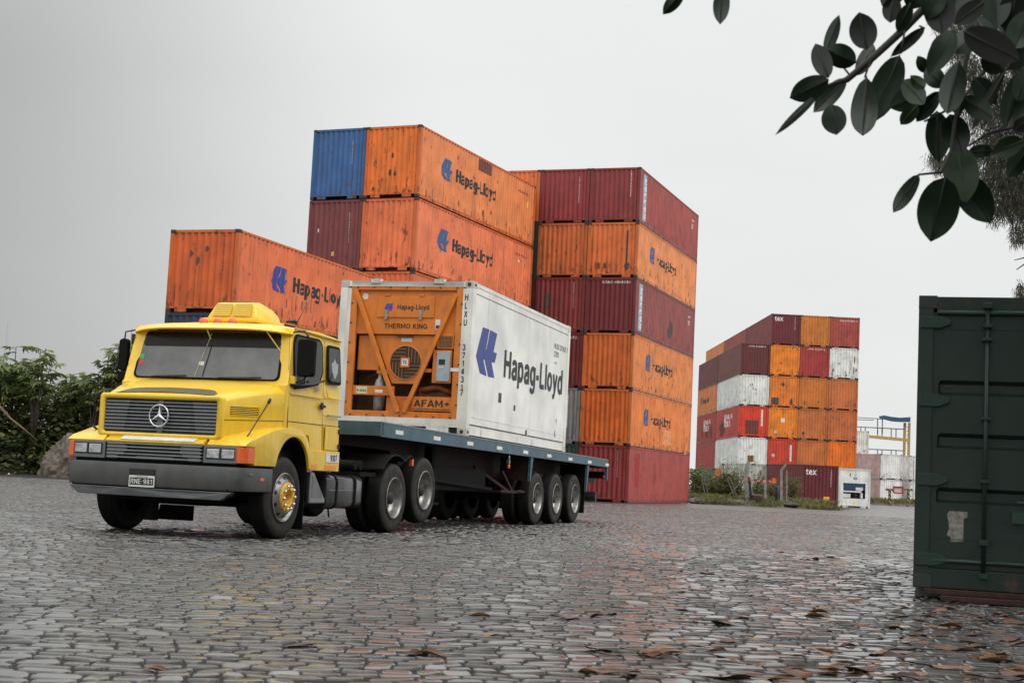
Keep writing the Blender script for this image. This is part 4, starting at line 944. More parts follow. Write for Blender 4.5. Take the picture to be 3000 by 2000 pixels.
# windscreen (slanted), seal, painted visor-reflection band, reflection bar, wipers
def ws(x, t, d):      # t 0 bottom .. 1 top
    y = -.052 + .148 * t; z = 1.945 + .60 * t; k = 1 - .03 * t
    bow = .03 * (abs(x) / 1.05) ** 2
    return (x * k, y + bow - d, z + d * .2)
def ws_panel(x0, x1, t0, t1, d, name, m_, parent, r=0.05, th=.006):
    base = rrect(x0, x1, t0 * .6, t1 * .6, r) if r else rect2(x0, x1, t0 * .6, t1 * .6)
    bm = bmesh.new(); vs = [bm.verts.new((p, q, 0)) for p, q in base]; bm.faces.new(vs)
    for c_ in [x0 + (x1 - x0) * k / 10 for k in range(1, 10)]:
        bmesh.ops.bisect_plane(bm, geom=bm.verts[:] + bm.edges[:] + bm.faces[:], plane_co=(c_, 0, 0), plane_no=(1, 0, 0))
    e = bmesh.ops.extrude_face_region(bm, geom=bm.faces[:])
    for g_ in e['geom']:
        if isinstance(g_, bmesh.types.BMVert): g_.co.z = 1
    for v in bm.verts: v.co = Vector(ws(v.co.x, v.co.y / .6, d + th * v.co.z))
    bmesh.ops.recalc_face_normals(bm, faces=bm.faces)
    me = bpy.data.meshes.new(name); bm.to_mesh(me); bm.free(); me.materials.append(m_); return link(name, me, parent)
seal = ws_panel(-1.045, 1.045, -.03, 1.03, -.012, 'windscreen_seal', M['dark'], T, .07, .03)
wsc = ws_panel(-1.01, 1.01, 0.0, 1.0, .0185, 'windscreen', M['glass'], T, .06, .004)
ws_panel(-1.0, 1.0, .66, .985, .0232, 'visor_reflection_band', mat('painted_visor_reflection', (.012, .010, .008), .25, 0, .3, spec=.25), wsc, .05, .001)  # dark band painted on for the visor's reflection in the glass
b = MB(); b.bar(ws(-.02, .02, .026), ws(.03, .68, .026), .014, .006); b.build('reflection_bar', M['black'], wsc)  # dark bar painted on for an interior reflection in the screen
b = MB(); b.bar(ws(-.13, .0, .027), ws(.0, .95, .027), .010, .006); b.build('screen_aerial', M['label'], wsc)
ws_panel(-.105, -.03, .26, .34, .0245, 'paper_sticker', M['white'], wsc, 0, .001)
ws_panel(-1.0, -.94, .38, .48, .0245, 'green_sticker', mat('green_sticker', (.02, .45, .12), .4), wsc, 0, .001)
ws_panel(-1.005, -.93, .27, .36, .0245, 'red_sticker', mat('red_sticker', (.55, .06, .03), .4), wsc, 0, .001)
# curtains / seats seen through the glass as paler and darker upright bands
for x0, x1, k in ():
    if k not in bpy.data.materials: mat(k, (.19, .205, .22) if k[0] == 'b' else (.19, .195, .20), .08, 0, .1, coat=1)
    ws_panel(x0, x1, .03, .63, .0235, 'curtain_fold', bpy.data.materials[k], wsc, .0, .0008)
for x0, x1 in ((-.80, -.25), (.15, .80)):
    b = MB(); b.tube([ws(x0, -.02, .035), ws(x0 + .1, .0, .045), ws(x1, .03, .035)], .007, 6); b.build('wiper', M['black'], T)
# sun visor
vp = []
b = MB(); n = 14; vs = []
for i in range(n + 1):
    x = -1.13 + 2.26 * i / n; e = (abs(x) / 1.13) ** 4
    z0 = 2.665 - .05 * e; z1 = 2.575 - .045 * e; y0 = .16 + .02 * e; y1 = -.13 + .20 * e
    vs += [(x, y0, z0), (x, (y0 + y1) / 2 - .02, (z0 + z1) / 2 + .018), (x, y1, z1), (x, y1 + .012, z1 - .016), (x, (y0 + y1) / 2, (z0 + z1) / 2 - .005), (x, y0 + .01, z0 - .03)]
b.add(vs, [(6 * i + k, 6 * (i + 1) + k, 6 * (i + 1) + (k + 1) % 6, 6 * i + (k + 1) % 6) for i in range(n) for k in range(6)] + [(0, 1, 2, 3, 4, 5), tuple(6 * n + k for k in range(6))])
visor = b.build('sun_visor', Yp, T, smooth=True)
b = MB(); b.bar((.82, -.02, 2.545), (1.0, .05, 2.30), .014, .014); b.build('visor_stay', Yp, visor)
b = MB(); b.bar((-.02, -.03, 2.56), (.0, .075, 2.42), .014, .014); b.build('visor_stay', M['label'], visor)
# roof gutter, lamps, air conditioner, horn, aerial
for s in (1, -1):
    b = MB(); b.bar((s * 1.132, .13, 2.612), (s * 1.132, 1.52, 2.588), .03, .022); b.build('gutter', Yp, T, bevel=.005)
for x in (-.21, 0, .21):
    b = MB(); b.lathe([(0, .06), (.025, .058), (.055, .038), (.064, .001)], (x, .19, 2.672), 'z', 20); o = b.build('roof_lamp', M['redlens'], T)
    b = MB(); b.lathe([(-.01, .06), (.004, .058), (.004, .04)], (x, .19, 2.672), 'z', 20); b.build('lamp_base', M['label'], o)
ac = MB(); 
acp = [(.50, 2.72), (.50, 2.775), (1.26, 2.79), (1.28, 2.72)]
ac.prism(acp, 'x', (-.40, .40)); ACU = ac.build('air_conditioner', Yp, T, bevel=.012, smooth=True)
b = MB(); b.prism([(.53, 2.77), (.62, 2.985), (.80, 3.01), (1.12, 2.95), (1.23, 2.87), (1.25, 2.77)], 'x', (-.37, -.30, 0, .30, .37), lambda x, y, z: (x * (1 - .22 * max(0, z - 2.77) / .2), y, z))
b.build('cooler_hood', Yp, ACU, bevel=.03, seg=3, smooth=True)
gm = bpy.data.materials.new('perforated_yellow'); gm.use_nodes = True; gnt = gm.node_tree; gb = gnt.nodes['Principled BSDF']
gtc = N(gnt, 'ShaderNodeTexCoord'); gmp = N(gnt, 'ShaderNodeMapping'); gmp.inputs['Scale'].default_value = (80, 80, 120); gv = N(gnt, 'ShaderNodeTexVoronoi'); gv.inputs['Randomness'].default_value = 0; gv.inputs['Scale'].default_value = 1
gr_ = N(gnt, 'ShaderNodeValToRGB'); gr_.color_ramp.elements[0].position = .28; gr_.color_ramp.elements[0].color = (.10, .06, .01, 1); gr_.color_ramp.elements[1].position = .42; gr_.color_ramp.elements[1].color = (.72, .50, .05, 1)
gnt.links.new(gtc.outputs['Object'], gmp.inputs[0]); gnt.links.new(gmp.outputs[0], gv.inputs[0]); gnt.links.new(gv.outputs['Distance'], gr_.inputs[0]); gnt.links.new(gr_.outputs[0], gb.inputs['Base Color'])
for x0, x1 in ((-.28, -.02), (.02, .28)):
    b = MB(); b.add([(x0, .540, 2.80), (x1, .540, 2.80), (x1 * .93, .607, 2.965), (x0 * .93, .607, 2.965)], [(0, 1, 2, 3)]); b.build('vent_grille', gm, ACU)
for v in ACU.children:
    if v.name.startswith('vent_grille'): v.location = (0, -.012, .004)
b = MB(); b.lathe([(0, .015), (.05, .02), (.12, .03), (.13, .026), (.131, .001)], (1.02, .10, 2.69), 'x', 12); b.build('horn', M['black'], T)
b = MB(); b.tube([(1.05, .30, 2.67), (1.05, .42, 2.80), (1.04, .56, 2.93), (1.04, .74, 3.06)], [.009, .006, .004, .003], 6); b.build('aerial', M['black'], T)

# bonnet: sections from the nose to the screen
def bsec(t):
    y = -.99 + .94 * t; X = .835 + .325 * t
    zt = 1.665 + .245 * t + .035 * math.sin(math.pi * t); zc = 1.605 + .165 * t + .02 * math.sin(math.pi * t)
    return y, X, zt, zc
b = MB(); secs = []
NS = 9
for i in range(NS):
    t = i / (NS - 1); y, X, zt, zc = bsec(t)
    zb = 1.16 + .03 * t
    h = [(X, zb), (X, zc - .17), (X, zc), (X - .012, zc + .022), (X - .10, (zt + zc) / 2 + .03), (X * .72, zt - .004), (X * .4, zt + .008)]
    ring = h + [(0, zt + .012)] + [(-a, c_) for a, c_ in h[::-1]]
    secs.append([(x, y, z) for x, z in ring])
n = len(secs[0]); vs = [v for s_ in secs for v in s_]
b.add(vs, [(i * n + k, i * n + k + 1, (i + 1) * n + k + 1, (i + 1) * n + k) for i in range(NS - 1) for k in range(n - 1)] + [(i * n + n - 1, i * n, (i + 1) * n, (i + 1) * n + n - 1) for i in range(NS - 1)] + [tuple(range(n)), tuple((NS - 1) * n + k for k in range(n))])
bonnet = b.build('bonnet', Yp, T, smooth=True)
def btop(x, t, d=.004):
    y, X, zt, zc = bsec(t); u = abs(x) / X
    z = zt + .012 - (.008 * u / .4 if u < .4 else .008 + .012 * (u - .4) / .32)
    return (x, y, z + d)
# dark air scoop screen on the bonnet nose
b = MB(); vs = []; rows = 5; cols = 12
for j in range(rows):
    t = .045 + .20 * j / (rows - 1); hw_ = .70 - .14 * (j / (rows - 1)) ** 1.5
    for i in range(cols + 1):
        vs.append(btop(-hw_ + 2 * hw_ * i / cols, t, .012 if 0 < i < cols else .006))
b.add(vs, [(j * (cols + 1) + i, j * (cols + 1) + i + 1, (j + 1) * (cols + 1) + i + 1, (j + 1) * (cols + 1) + i) for j in range(rows - 1) for i in range(cols)])
b.build('scoop_screen', mat('olive_mesh', (.10, .095, .045), .6, 0, .5, 120), bonnet)
# nose frame around the grille
gf = MB()
outer = rrect(-.838, .838, 1.155, 1.672, .045, 3); inner = rrect(-.768, .768, 1.205, 1.612, .03, 3)
no = len(outer); yf, yb = -1.045, -.97
vs = [(x, yf + .015, z) for x, z in outer] + [(x, yf, z) for x, z in [(x * .985, 1.41 + (z - 1.41) * .965) for x, z in outer]] + [(x, yf + .005, z) for x, z in inner] + [(x, yf + .07, z) for x, z in inner] + [(x, yb, z) for x, z in outer]
fs = []
for r0_, r1_ in ((4, 0), (0, 1), (1, 2), (2, 3)): fs += [(r0_ * no + k, r0_ * no + (k + 1) % no, r1_ * no + (k + 1) % no, r1_ * no + k) for k in range(no)]
gf.add(vs, fs, True); gf.build('grille_surround', Yp, bonnet)
gb_ = MB().box(-.77, .77, -1.002, -.994, 1.20, 1.62).build('grille', M['black'], bonnet)
nsl = 9
for k in range(nsl):
    z = 1.225 + (1.595 - 1.225) * (k + .5) / nsl; h = .0205
    b = MB(); b.prism([(-1.03, z - .005), (-1.024, z + .006), (-.99, z + .005), (-.99, z - .006)], 'x', (-.765, .765)); 
    for s in (-1, 1):
        e = .46 + .03 * abs(k - 4) / 4 * (1 if k < 5 else -1)
        b.prism([(-1.016, z - h + .003), (-1.022, z + h - .006), (-.986, z + h - .005), (-.986, z - h + .003)], 'x', sorted((s * e, s * .764)))
    b.build('slat', M['grille'], gb_)
b = MB(); b.prism([(-.03, 1.215), (.03, 1.215), (.05, 1.30), (.02, 1.40), (.03, 1.60), (-.03, 1.60), (-.02, 1.40), (-.05, 1.30)], 'y', (-1.022, -.99)); b.build('emblem_mount', M['grille'], gb_)
# round badge: ring with a three-pointed star
b = MB(); Rr, rr = .128, .0095; vs = []; n1, n2 = 48, 8
for i in range(n1):
    a = 2 * math.pi * i / n1
    for j in range(n2):
        c_ = 2 * math.pi * j / n2; r = Rr + rr * math.cos(c_); vs.append((r * math.cos(a), -1.052 + rr * math.sin(c_), 1.415 + r * math.sin(a)))
b.add(vs, [(i * n2 + j, ((i + 1) % n1) * n2 + j, ((i + 1) % n1) * n2 + (j + 1) % n2, i * n2 + (j + 1) % n2) for i in range(n1) for j in range(n2)], True)
cz = 1.415
for k in range(3):
    a = R_(90 + 120 * k); d = Vector((math.cos(a), 0, math.sin(a))); p = Vector((-math.sin(a), 0, math.cos(a)))
    c0 = Vector((0, -1.052, cz)); tip = c0 + d * (Rr - .004)
    vs = [c0 + d * .0, c0 + p * .021 - d * -.012, tip, c0 - p * .021 + d * .012, c0 + Vector((0, -.012, 0)), c0 + Vector((0, .010, 0))]
    b.add(vs, [(4, 1, 2), (4, 2, 3), (5, 2, 1), (5, 3, 2), (0, 1, 4), (0, 4, 3)])
b.build('badge', M['chrome'], bonnet)
# side louvres
for s in (1, -1):
    for k in range(6):
        z0 = 1.565 - .021 * k
        def sp_(yy, z, d): return (s * (.835 + .325 * (yy + .99) / .94 + d), yy, z)
        b = MB(); y0, y1 = -.90, -.47; dz = .05
        a0, a1 = sp_(y0, z0, .004), sp_(y1, z0 + .035 * 0 - .0, .004)
        b.bar((a0[0], a0[1], z0), (a1[0], a1[1], z0 + .012), .012, .011); b.build('louvre', Yp, bonnet, bevel=.003)
        if k < 5:
            b = MB(); b.bar((a0[0] - s * .002, a0[1], z0 - .0105), (a1[0] - s * .002, a1[1], z0 + .0015), .008, .006); b.build('louvre_slot', M['dark'], bonnet)
    b = MB(); y0, y1 = -.985, -.05
    b.bar((s * .8375, y0, 1.395), (s * 1.1615, y1, 1.44), .004, .006); b.build('bonnet_seam', M['dark'], bonnet)
# strip below the grille
b = MB(); b.prism([(-1.13, 1.095), (-1.125, 1.115), (-1.04, 1.158), (-.95, 1.158), (-.95, 1.08), (-1.12, 1.08)], 'x', (-.66, .66)); pnl = b.build('nose_panel', Yp, T, bevel=.006, smooth=True)
b = MB(); b.prism([(-1.1285, 1.118), (-1.044, 1.1605), (-1.046, 1.163), (-1.131, 1.120)], 'x', (-.46, .54)); b.build('white_strip', M['white'], pnl)
# lower grille
lg = MB().box(-.63, .655, -1.09, -1.08, .885, 1.092).build('lower_grille', M['black'], T)
for k in range(5):
    z = .905 + .041 * k
    b = MB(); b.prism([(-1.135, z - .005), (-1.13, z + .007), (-1.09, z + .006), (-1.09, z - .006)], 'x', (-.63, .655))
    for s in (-1, 1):
        e = (.48, .40, .36, .37, .40)[k]; b.prism([(-1.124, z - .016), (-1.128, z + .022), (-1.092, z + .022), (-1.092, z - .016)], 'x', sorted((s * e, s * .63)))
    if k == 0: b.prism([(-1.124, z - .012), (-1.128, z + .02), (-1.092, z + .02), (-1.092, z - .012)], 'x', (-.22, .28))
    b.build('slat', M['grille'], lg)
# head lamps with indicators
for s in (1, -1):
    hb = MB(); x0, x1 = .665, 1.10
    hb.box(*sorted((s * x0, s * x1)), -1.115, -1.02, .882, 1.088)
    hl = hb.build('headlight_unit', M['grille'], T, bevel=.008)
    b = MB(); b.box(*sorted((s * (x0 + .035), s * (x1 - .02))), -1.117, -1.10, .925, 1.06); b.build('bezel', M['black'], hl)
    for k in (0, 1):
        xa = x0 + .052 + k * .195; b = MB(); xx = sorted((s * xa, s * (xa + .165)))
        b.box(xx[0], xx[1], -1.128, -1.112, .94, 1.048); lamp = b.build('headlight', M['lens'], hl, bevel=.006)
    b = MB(); b.prism([(s * 1.102, -1.118), (s * 1.15, -1.112), (s * 1.19, -1.08), (s * 1.207, -1.02), (s * 1.207, -.86), (s * 1.19, -.86), (s * 1.102, -1.0)], 'z', (.895, 1.082)); ind = b.build('indicator', M['amber'], T, bevel=.006)
    for k in range(4):
        b = MB(); zz = .925 + .042 * k; b.prism([(s * 1.15, -1.1145), (s * 1.1925, -1.082), (s * 1.2095, -1.02), (s * 1.2095, -.87), (s * 1.206, -.87), (s * 1.189, -1.075), (s * 1.15, -1.11)], 'z', (zz, zz + .004)); b.build('rib', M['redlens'], ind)
    # wing over the front wheel
    top = [(-1.105, 1.10), (-1.0, 1.155), (-.85, 1.195), (-.6, 1.262), (-.35, 1.322), (-.12, 1.352), (.1, 1.358), (.3, 1.345), (.45, 1.29), (.56, 1.20), (.64, 1.06), (.685, .86), (.62, .86)]
    ar = [(.155 + .465 * math.cos(R_(a)), .79 + .465 * math.sin(R_(a))) for a in range(10, 172, 9)]
    low = [(-.315, .875), (-.86, .875), (-.86, 1.088), (-1.10, 1.088)]
    b = MB(); b.prism(top + ar + low, 'x', sorted((s * .70, s * 1.205)), lambda x, y, z: (x, y, z + (.0 if abs(x) > 1 else (.05 if z > 1.13 and y < .2 else 0))))
    b.build('wing', Yp, T, bevel=.035, seg=3, ang=38, smooth=True)
    b = MB(); pts = [(.66, .45), (.612, .80)] + [(.155 + .457 * math.cos(R_(a)), .79 + .457 * math.sin(R_(a))) for a in range(8, 172, 9)] + [(-.305, .86), (-.32, .60)]
    vs = []; 
    for y, z in pts: vs += [(s * .45, y, z), (s * 1.175, y, z)]
    b.add(vs, [(2 * i, 2 * i + 2, 2 * i + 3, 2 * i + 1) for i in range(len(pts) - 1)]); b.build('wheel_arch_liner', M['dark'], T)
    b = MB(); b.box(*sorted((s * .93, s * 1.16)), .60, .615, .10, .90); b.build('mud_flap', M['dark'], T)
# bumper
def bplan(th):
    pts = []
    for s in (1, -1):
        seq = [(1.205, -.38), (1.207, -.80), (1.19, -1.0), (1.13, -1.13), (1.0, -1.20), (.6, -1.235), (.25, -1.25)]
        if s < 0: seq = seq[::-1]
        pts += [(s * x, y) for x, y in seq]
    inn = [(x * (1 - th / 1.2), y + (th if abs(x) < 1.1 else 0)) for x, y in pts[::-1]]
    return pts + inn
b = MB(); b.prism(bplan(.09), 'z', (.57, .60, .80, .845), lambda x, y, z: (x * (1 if .58 < z < .84 else .992), y + (.014 if not .58 < z < .84 else 0), z)); bump = b.build('bumper', M['bumper'], T, smooth=True)
b = MB(); lp = [(-1.10, .552), (-1.08, .566), (1.08, .566), (1.10, .552), (.96, .455), (-.96, .455)]
def lipf(x, y, z): return (x, y + .055 * (abs(x) / 1.1) ** 3 * 1.6 + (.03 if z < .5 and y < -1.2 else 0), z)
b.prism([lp[0], (-.6, .552), (-.3, .552), (0, .552), (.3, .552), (.6, .552), lp[3], (1.03, .50), lp[4], (.6, .455), (.3, .455), (0, .455), (-.3, .455), (-.6, .455), lp[5], (-1.03, .50)], 'y', (-1.262, -1.15), lipf); b.build('valance', M['lip'], T, bevel=.008)
b = MB(); b.box(-.215, .125, -1.268, -1.24, .690, .775); b.build('plate_recess', M['black'], bump)
npl = MB().box(-.205, .135, -1.276, -1.262, .565, .698).build('licence_plate', M['white'], T)
MB().box(-.192, .122, -1.2785, -1.276, .588, .672).build('plate_field', M['black'], npl)
flat_text(npl, 'RNE\u2022981', .285, .058, .0, M['white'], lambda x, y: Vector((-.178 + x, -1.2800, .601 + y)))
flat_text(npl, 'ARGENTINA', .17, .010, .0, M['black'], lambda x, y: Vector((-.12 + x, -1.2775, .679 + y)), 'small_lettering')
b = MB(); b.box(1.203, 1.214, -.70, -.60, .70, .735); b.build('side_marker', M['amber'], bump)
b = MB(); b.box(1.203, 1.212, -.97, -.88, .765, .775); b.build('step_slot', M['alu'], bump)
# guide rods on the wings
b = MB(); b.tube([(1.07, -.85, 1.17), (1.07, -.82, 1.215), (1.07, -.32, 1.66)], [.024, .008, .007], 8); b.tube([(1.07, -.345, 1.64), (1.07, -.335, 1.65), (1.07, -.305, 1.69), (1.07, -.295, 1.70)], [.006, .02, .02, .005], 10); b.build('guide_rod', M['black'], T)
b = MB(); b.tube([(-1.0, -.80, 1.22), (-1.03, -.86, 1.27)], .014, 8); b.build('guide_rod', M['black'], T)
# mirrors
mr = MB(); mr.tube([(1.13, .10, 2.56), (1.30, .06, 2.57), (1.36, .05, 2.50)], .011, 6); mr.tube([(1.16, .02, 1.90), (1.33, .06, 1.96), (1.36, .06, 2.02)], .014, 6); ml = mr.build('mirror_arm', M['black'], T)
b = MB(); b.prism(rrect(1.24, 1.47, 2.00, 2.47, .045), 'y', (.0, .02, .085), lambda x, y, z: (x if y > .01 else 1.355 + (x - 1.355) * .9, y, z if y > .01 else 2.235 + (z - 2.235) * .94)); b.build('mirror', M['dark'], ml, smooth=False, bevel=.006)
b = MB(); b.prism(rect2(1.165, 1.235, 1.905, 2.0), 'y', (-.01, .05)); b.build('mirror_bracket', Yp, ml, bevel=.006)
b = MB(); b.tube([(1.18, .02, 1.88), (1.30, .35, 1.92), (1.30, .70, 2.0)], .016, 6); b.build('mirror_rail', M['black'], ml)
mr = MB(); mr.tube([(-1.08, .12, 2.565), (-1.18, .12, 2.55), (-1.30, .12, 2.53), (-1.31, .12, 2.42)], .010, 6); mr.tube([(-1.11, .10, 2.56), (-1.13, .10, 2.36)], .01, 6); mr.tube([(-1.12, .12, 1.96), (-1.25, .12, 1.97)], .012, 6); ml = mr.build('mirror_arm', M['black'], T)
b = MB(); b.prism(rrect(-1.365, -1.235, 2.02, 2.44, .05), 'y', (.08, .16)); b.build('mirror', M['dark'], ml, bevel=.012)
b = MB(); b.prism(rrect(-1.35, -1.19, 1.89, 2.02, .05), 'y', (.07, .17)); b.build('round_mirror', M['dark'], ml, bevel=.02)
b = MB(); b.prism(rrect(-1.17, -1.13, 2.36, 2.50, .015), 'y', (.06, .10)); b.build('small_mirror', M['black'], ml)
# running gear
b = MB()
for s in (-1, 1): b.box(*sorted((s * .36, s * .43)), -.95, 5.6, .62, .88)
b.build('chassis_frame', M['dark'], T)
b = MB(); b.box(-.85, .85, -.06, .06, .40, .50); b.tube([(-.7, -.25, .38), (.7, -.25, .38)], .02, 8); b.build('front_axle', M['dark'], T)
b = MB(); b.box(-.72, .72, -.9, -.5, .40, .62); b.box(-.40, .40, -.5, 1.2, .36, .95); b.build('engine_block', M['dark'], T, bevel=.02)
b = MB(); b.prism([(-.70, .14), (-.20, .14), (-.20, .33), (-.66, .33)], 'y', (.2, .26)); b.build('splash_plate', M['dark'], T)
b = MB(); b.box(-1.09, 1.09, -1.07, -.95, .60, .90); b.box(-1.16, 1.16, -.95, -.36, .58, .875); b.box(-1.05, 1.05, -1.17, -1.0, .50, .60); b.build('bumper_carrier', M['dark'], T)
b = MB(); b.box(-1.0, 1.0, -.84, .60, .93, 1.10); b.build('inner_panel', M['dark'], T)
wheel(T, 1.19, 0, .505, 'front'); wheel(T, -1.19, 0, .505, 'front', -1)
for Y, Z in ((3.53, .505), (4.74, .625)):
    for s in (1, -1):
        wheel(T, s * 1.195, Y, Z, 'rear', s); wheel(T, s * (1.195 - .33), Y, Z, 'inner', s)
    b = MB(); b.tube([(-.9, Y, Z), (.9, Y, Z)], .09, 12); b.lathe([(-.2, .02), (-.15, .2), (.15, .2), (.2, .02)], (0, Y, Z), 'x', 20); b.build('rear_axle', M['dark'], T)
for s in (1, -1):
    b = MB(); pts = [(3.53 + .63 * math.cos(R_(a)), .53 + .61 * math.sin(R_(a))) for a in range(0, 150, 10)]
    pts = [(4.17, 1.10), (4.10, 1.145)] + [(y, z) for y, z in pts if y < 3.9]
    vs = []
    for y, z in pts: vs += [(s * .52, y, z), (s * 1.20, y, z), (s * 1.20, y, z - .02), (s * .52, y, z - .02)]
    b.add(vs, [(4 * i + k, 4 * i + 4 + k, 4 * i + 4 + (k + 1) % 4, 4 * i + (k + 1) % 4) for i in range(len(pts) - 1) for k in range(4)]); fd = b.build('rear_mudguard', M['rubber'], T, smooth=True)
    b = MB(); b.box(*sorted((s * 1.14, s * 1.20)), 4.14, 4.20, .98, 1.09); b.build('marker_lamp', M['redlens'], fd, bevel=.01)
b = MB(); b.lathe([(0, .42), (.04, .45), (.05, .40)], (0, 4.1, 1.08), 'z', 24); b.build('fifth_wheel', M['dark'], T)
b = MB(); b.prism(rrect(.62, 1.16, .36, .80, .09), 'y', (1.28, 2.42)); tk = b.build('fuel_tank', mat('tank_black', (.035, .036, .038), .28, .5, .3, 6, coat=.4), T, bevel=.02, smooth=True)
for yy in (1.55, 2.15):
    b = MB(); o_ = rrect(.608, 1.172, .348, .812, .10); i_ = rrect(.622, 1.158, .362, .798, .09); k_ = len(o_)
    b.add([(x, yy + d, z) for d in (0, .05) for x, z in o_], [(i, (i + 1) % k_, k_ + (i + 1) % k_, k_ + i) for i in range(k_)] + [tuple(range(k_)), tuple(range(k_, 2 * k_))]); b.build('tank_strap', M['dark'], tk)
b = MB(); b.box(1.158, 1.164, 1.36, 2.36, .60, .607); b.build('tank_seam', M['alu'], tk)
b = MB(); b.prism([(.76, .43), (.76, .83), (.85, .83), (1.22, .47), (1.20, .43)], 'x', (.80, 1.17)); st = b.build('step_cover', M['alu'], T, bevel=.015)
b = MB(); b.prism([(.80, .50), (.80, .78), (.86, .78), (1.12, .53), (1.10, .50)], 'x', (1.171, 1.174)); b.build('step_panel', M['lip'], st)
b = MB()
for y in (2.52, 2.70): b.tube([(-.3, y, .95), (1.0, y, .95)], .07, 10)
b.box(.45, 1.1, 2.45, 3.0, .80, .86); b.build('air_tank', M['dark'], T)
b = MB(); b.box(.55, .70, 1.6, 1.75, .80, 1.0); b.tube([(1.0, 1.62, .82), (1.02, 1.75, .98), (.9, 2.0, 1.0), (.7, 2.3, .95)], .03, 8); b.build('hose', M['alu'], T)
b = MB(); b.tube([(1.05, 1.58, .36), (1.06, 1.60, .24)], .012, 6); b.build('tank_drain', M['dark'], tk)

# ------------------------------------------------------------------ trailer
TR = empty('flatbed_trailer', tpos(1.20, 0), (0, 0, TA)); tag(TR, 'long blue flatbed trailer with three rear axles, under the white refrigerated box', 'trailer')
def dz(y): return 1.533 - .0145 * y
Y0, Y1 = -3.62, 9.52
def slab(b, x0, x1, y0, y1, a0, a1):       # a0,a1 below the sloping deck top
    b.add([(x0, y0, dz(y0) - a1), (x1, y0, dz(y0) - a1), (x1, y1, dz(y1) - a1), (x0, y1, dz(y1) - a1), (x0, y0, dz(y0) - a0), (x1, y0, dz(y0) - a0), (x1, y1, dz(y1) - a0), (x0, y1, dz(y1) - a0)],
          [(0, 3, 2, 1), (4, 5, 6, 7), (0, 1, 5, 4), (1, 2, 6, 5), (2, 3, 7, 6), (3, 0, 4, 7)])
for s in (1, -1):
    b = MB(); vs = []
    for y, dep in ((Y0, .215), (2.0, .195), (Y1, .175)):
        for x, a in ((1.235, 0), (1.17, 0), (1.17, dep), (1.235, dep)): vs.append((s * x, y, dz(y) - a))
    b.add(vs, [(4 * i + k, 4 * i + 4 + k, 4 * i + 4 + (k + 1) % 4, 4 * i + (k + 1) % 4) for i in range(2) for k in range(4)] + [(0, 1, 2, 3), (8, 9, 10, 11)])
    sr = b.build('side_rail', M['deckblue'], TR, bevel=.006)
    b = MB(); slab(b, *sorted((s * 1.19, s * 1.243)), Y0, Y1, -.004, .012); b.build('rail_edge', M['alu'], sr)
    for k in range(9):
        y = Y0 + .50 + k * (Y1 - Y0 - .7) / 8.0
        b = MB(); slab(b, *sorted((s * 1.236, s * 1.239)), y, y + .30, .085, .145); b.build('reflector', M['white'], sr)
b = MB(); slab(b, -1.17, 1.17, Y0 + .02, Y1 - .02, .012, .05); b.build('deck', mat('deck_boards', (.06, .05, .045), .7, 0, .4), TR)
b = MB(); slab(b, -1.235, 1.235, Y0 - .05, Y0, 0, .205); hd = b.build('front_beam', M['deckblue'], TR, bevel=.006)
b = MB()
for k in range(5): b.lathe([(0, .012), (.006, .010), (.007, .001)], (1.236, Y0 + .03, dz(Y0) - .03 - .035 * k), 'x', 8)
b.build('rivets', M['dark'], hd)
b = MB(); slab(b, -1.235, 1.235, Y1, Y1 + .05, 0, .20); b.build('rear_beam', M['deckblue'], TR)
for s in (1, -1):
    b = MB(); b.add([], []); x = sorted((s * 1.17, s * 1.235)); b.box(x[0], x[1], Y1 - .02, Y1 + .06, .93, dz(Y1) - .02); rp = b.build('rear_post', M['deckblue'], TR)
    b = MB(); x = sorted((s * .75, s * 1.16)); b.box(x[0], x[1], Y1 - .06, Y1 + .03, .96, 1.12); b.build('tail_lamp', M['dark'], rp)
    b = MB(); x = sorted((s * 1.17, s * 1.185)); b.box(x[0], x[1], Y1 - .12, Y1 - .05, .98, 1.03); b.build('marker_lamp', M['redlens'], rp)
    for yy, zb in ((3.70, .83), (7.85, .66)):
        b = MB(); a, c_ = (s * 1.20, yy + .06, dz(yy) - .18), (s * 1.20, yy - .05, zb); b.add([(s * 1.17, yy - .03, dz(yy) - .19), (s * 1.22, yy - .03, dz(yy) - .19), (s * 1.22, yy + .12, dz(yy) - .19), (s * 1.17, yy + .12, dz(yy) - .19), (s * 1.17, yy - .05, zb), (s * 1.22, yy - .05, zb), (s * 1.22, yy + .0, zb), (s * 1.17, yy + .0, zb)], [(0, 1, 2, 3), (7, 6, 5, 4), (0, 4, 5, 1), (1, 5, 6, 2), (2, 6, 7, 3), (3, 7, 4, 0)])
        br = b.build('mudflap_bracket', M['deckblue'], TR)
        b = MB(); x = sorted((s * .60, s * 1.17)); b.box(x[0], x[1], yy - .01, yy + .01, .84 if yy < 5 else .20, dz(yy) - .20); b.build('mud_flap', M['maroon'] if yy < 5 else M['dark'], br)
b = MB()
for s in (-1, 1):
    vs = []
    for y, a in ((Y0 + .2, .34), (-1.6, .34), (-.9, .62), (Y1 - .3, .58)):
        for x, q_ in ((s * .42, .05), (s * .50, .05), (s * .50, a), (s * .42, a)): vs.append((x, y, dz(y) - q_))
    b.add(vs, [(4 * i + k, 4 * i + 4 + k, 4 * i + 4 + (k + 1) % 4, 4 * i + (k + 1) % 4) for i in range(3) for k in range(4)] + [(0, 1, 2, 3), (12, 13, 14, 15)])
b.build('main_beams', M['maroon'], TR)
for k in range(22):
    y = Y0 + .4 + k * .6; b = MB(); b.box(-1.16, 1.16, y, y + .06, dz(y) - .17, dz(y) - .056); b.build('cross_member', M['maroon'], TR)
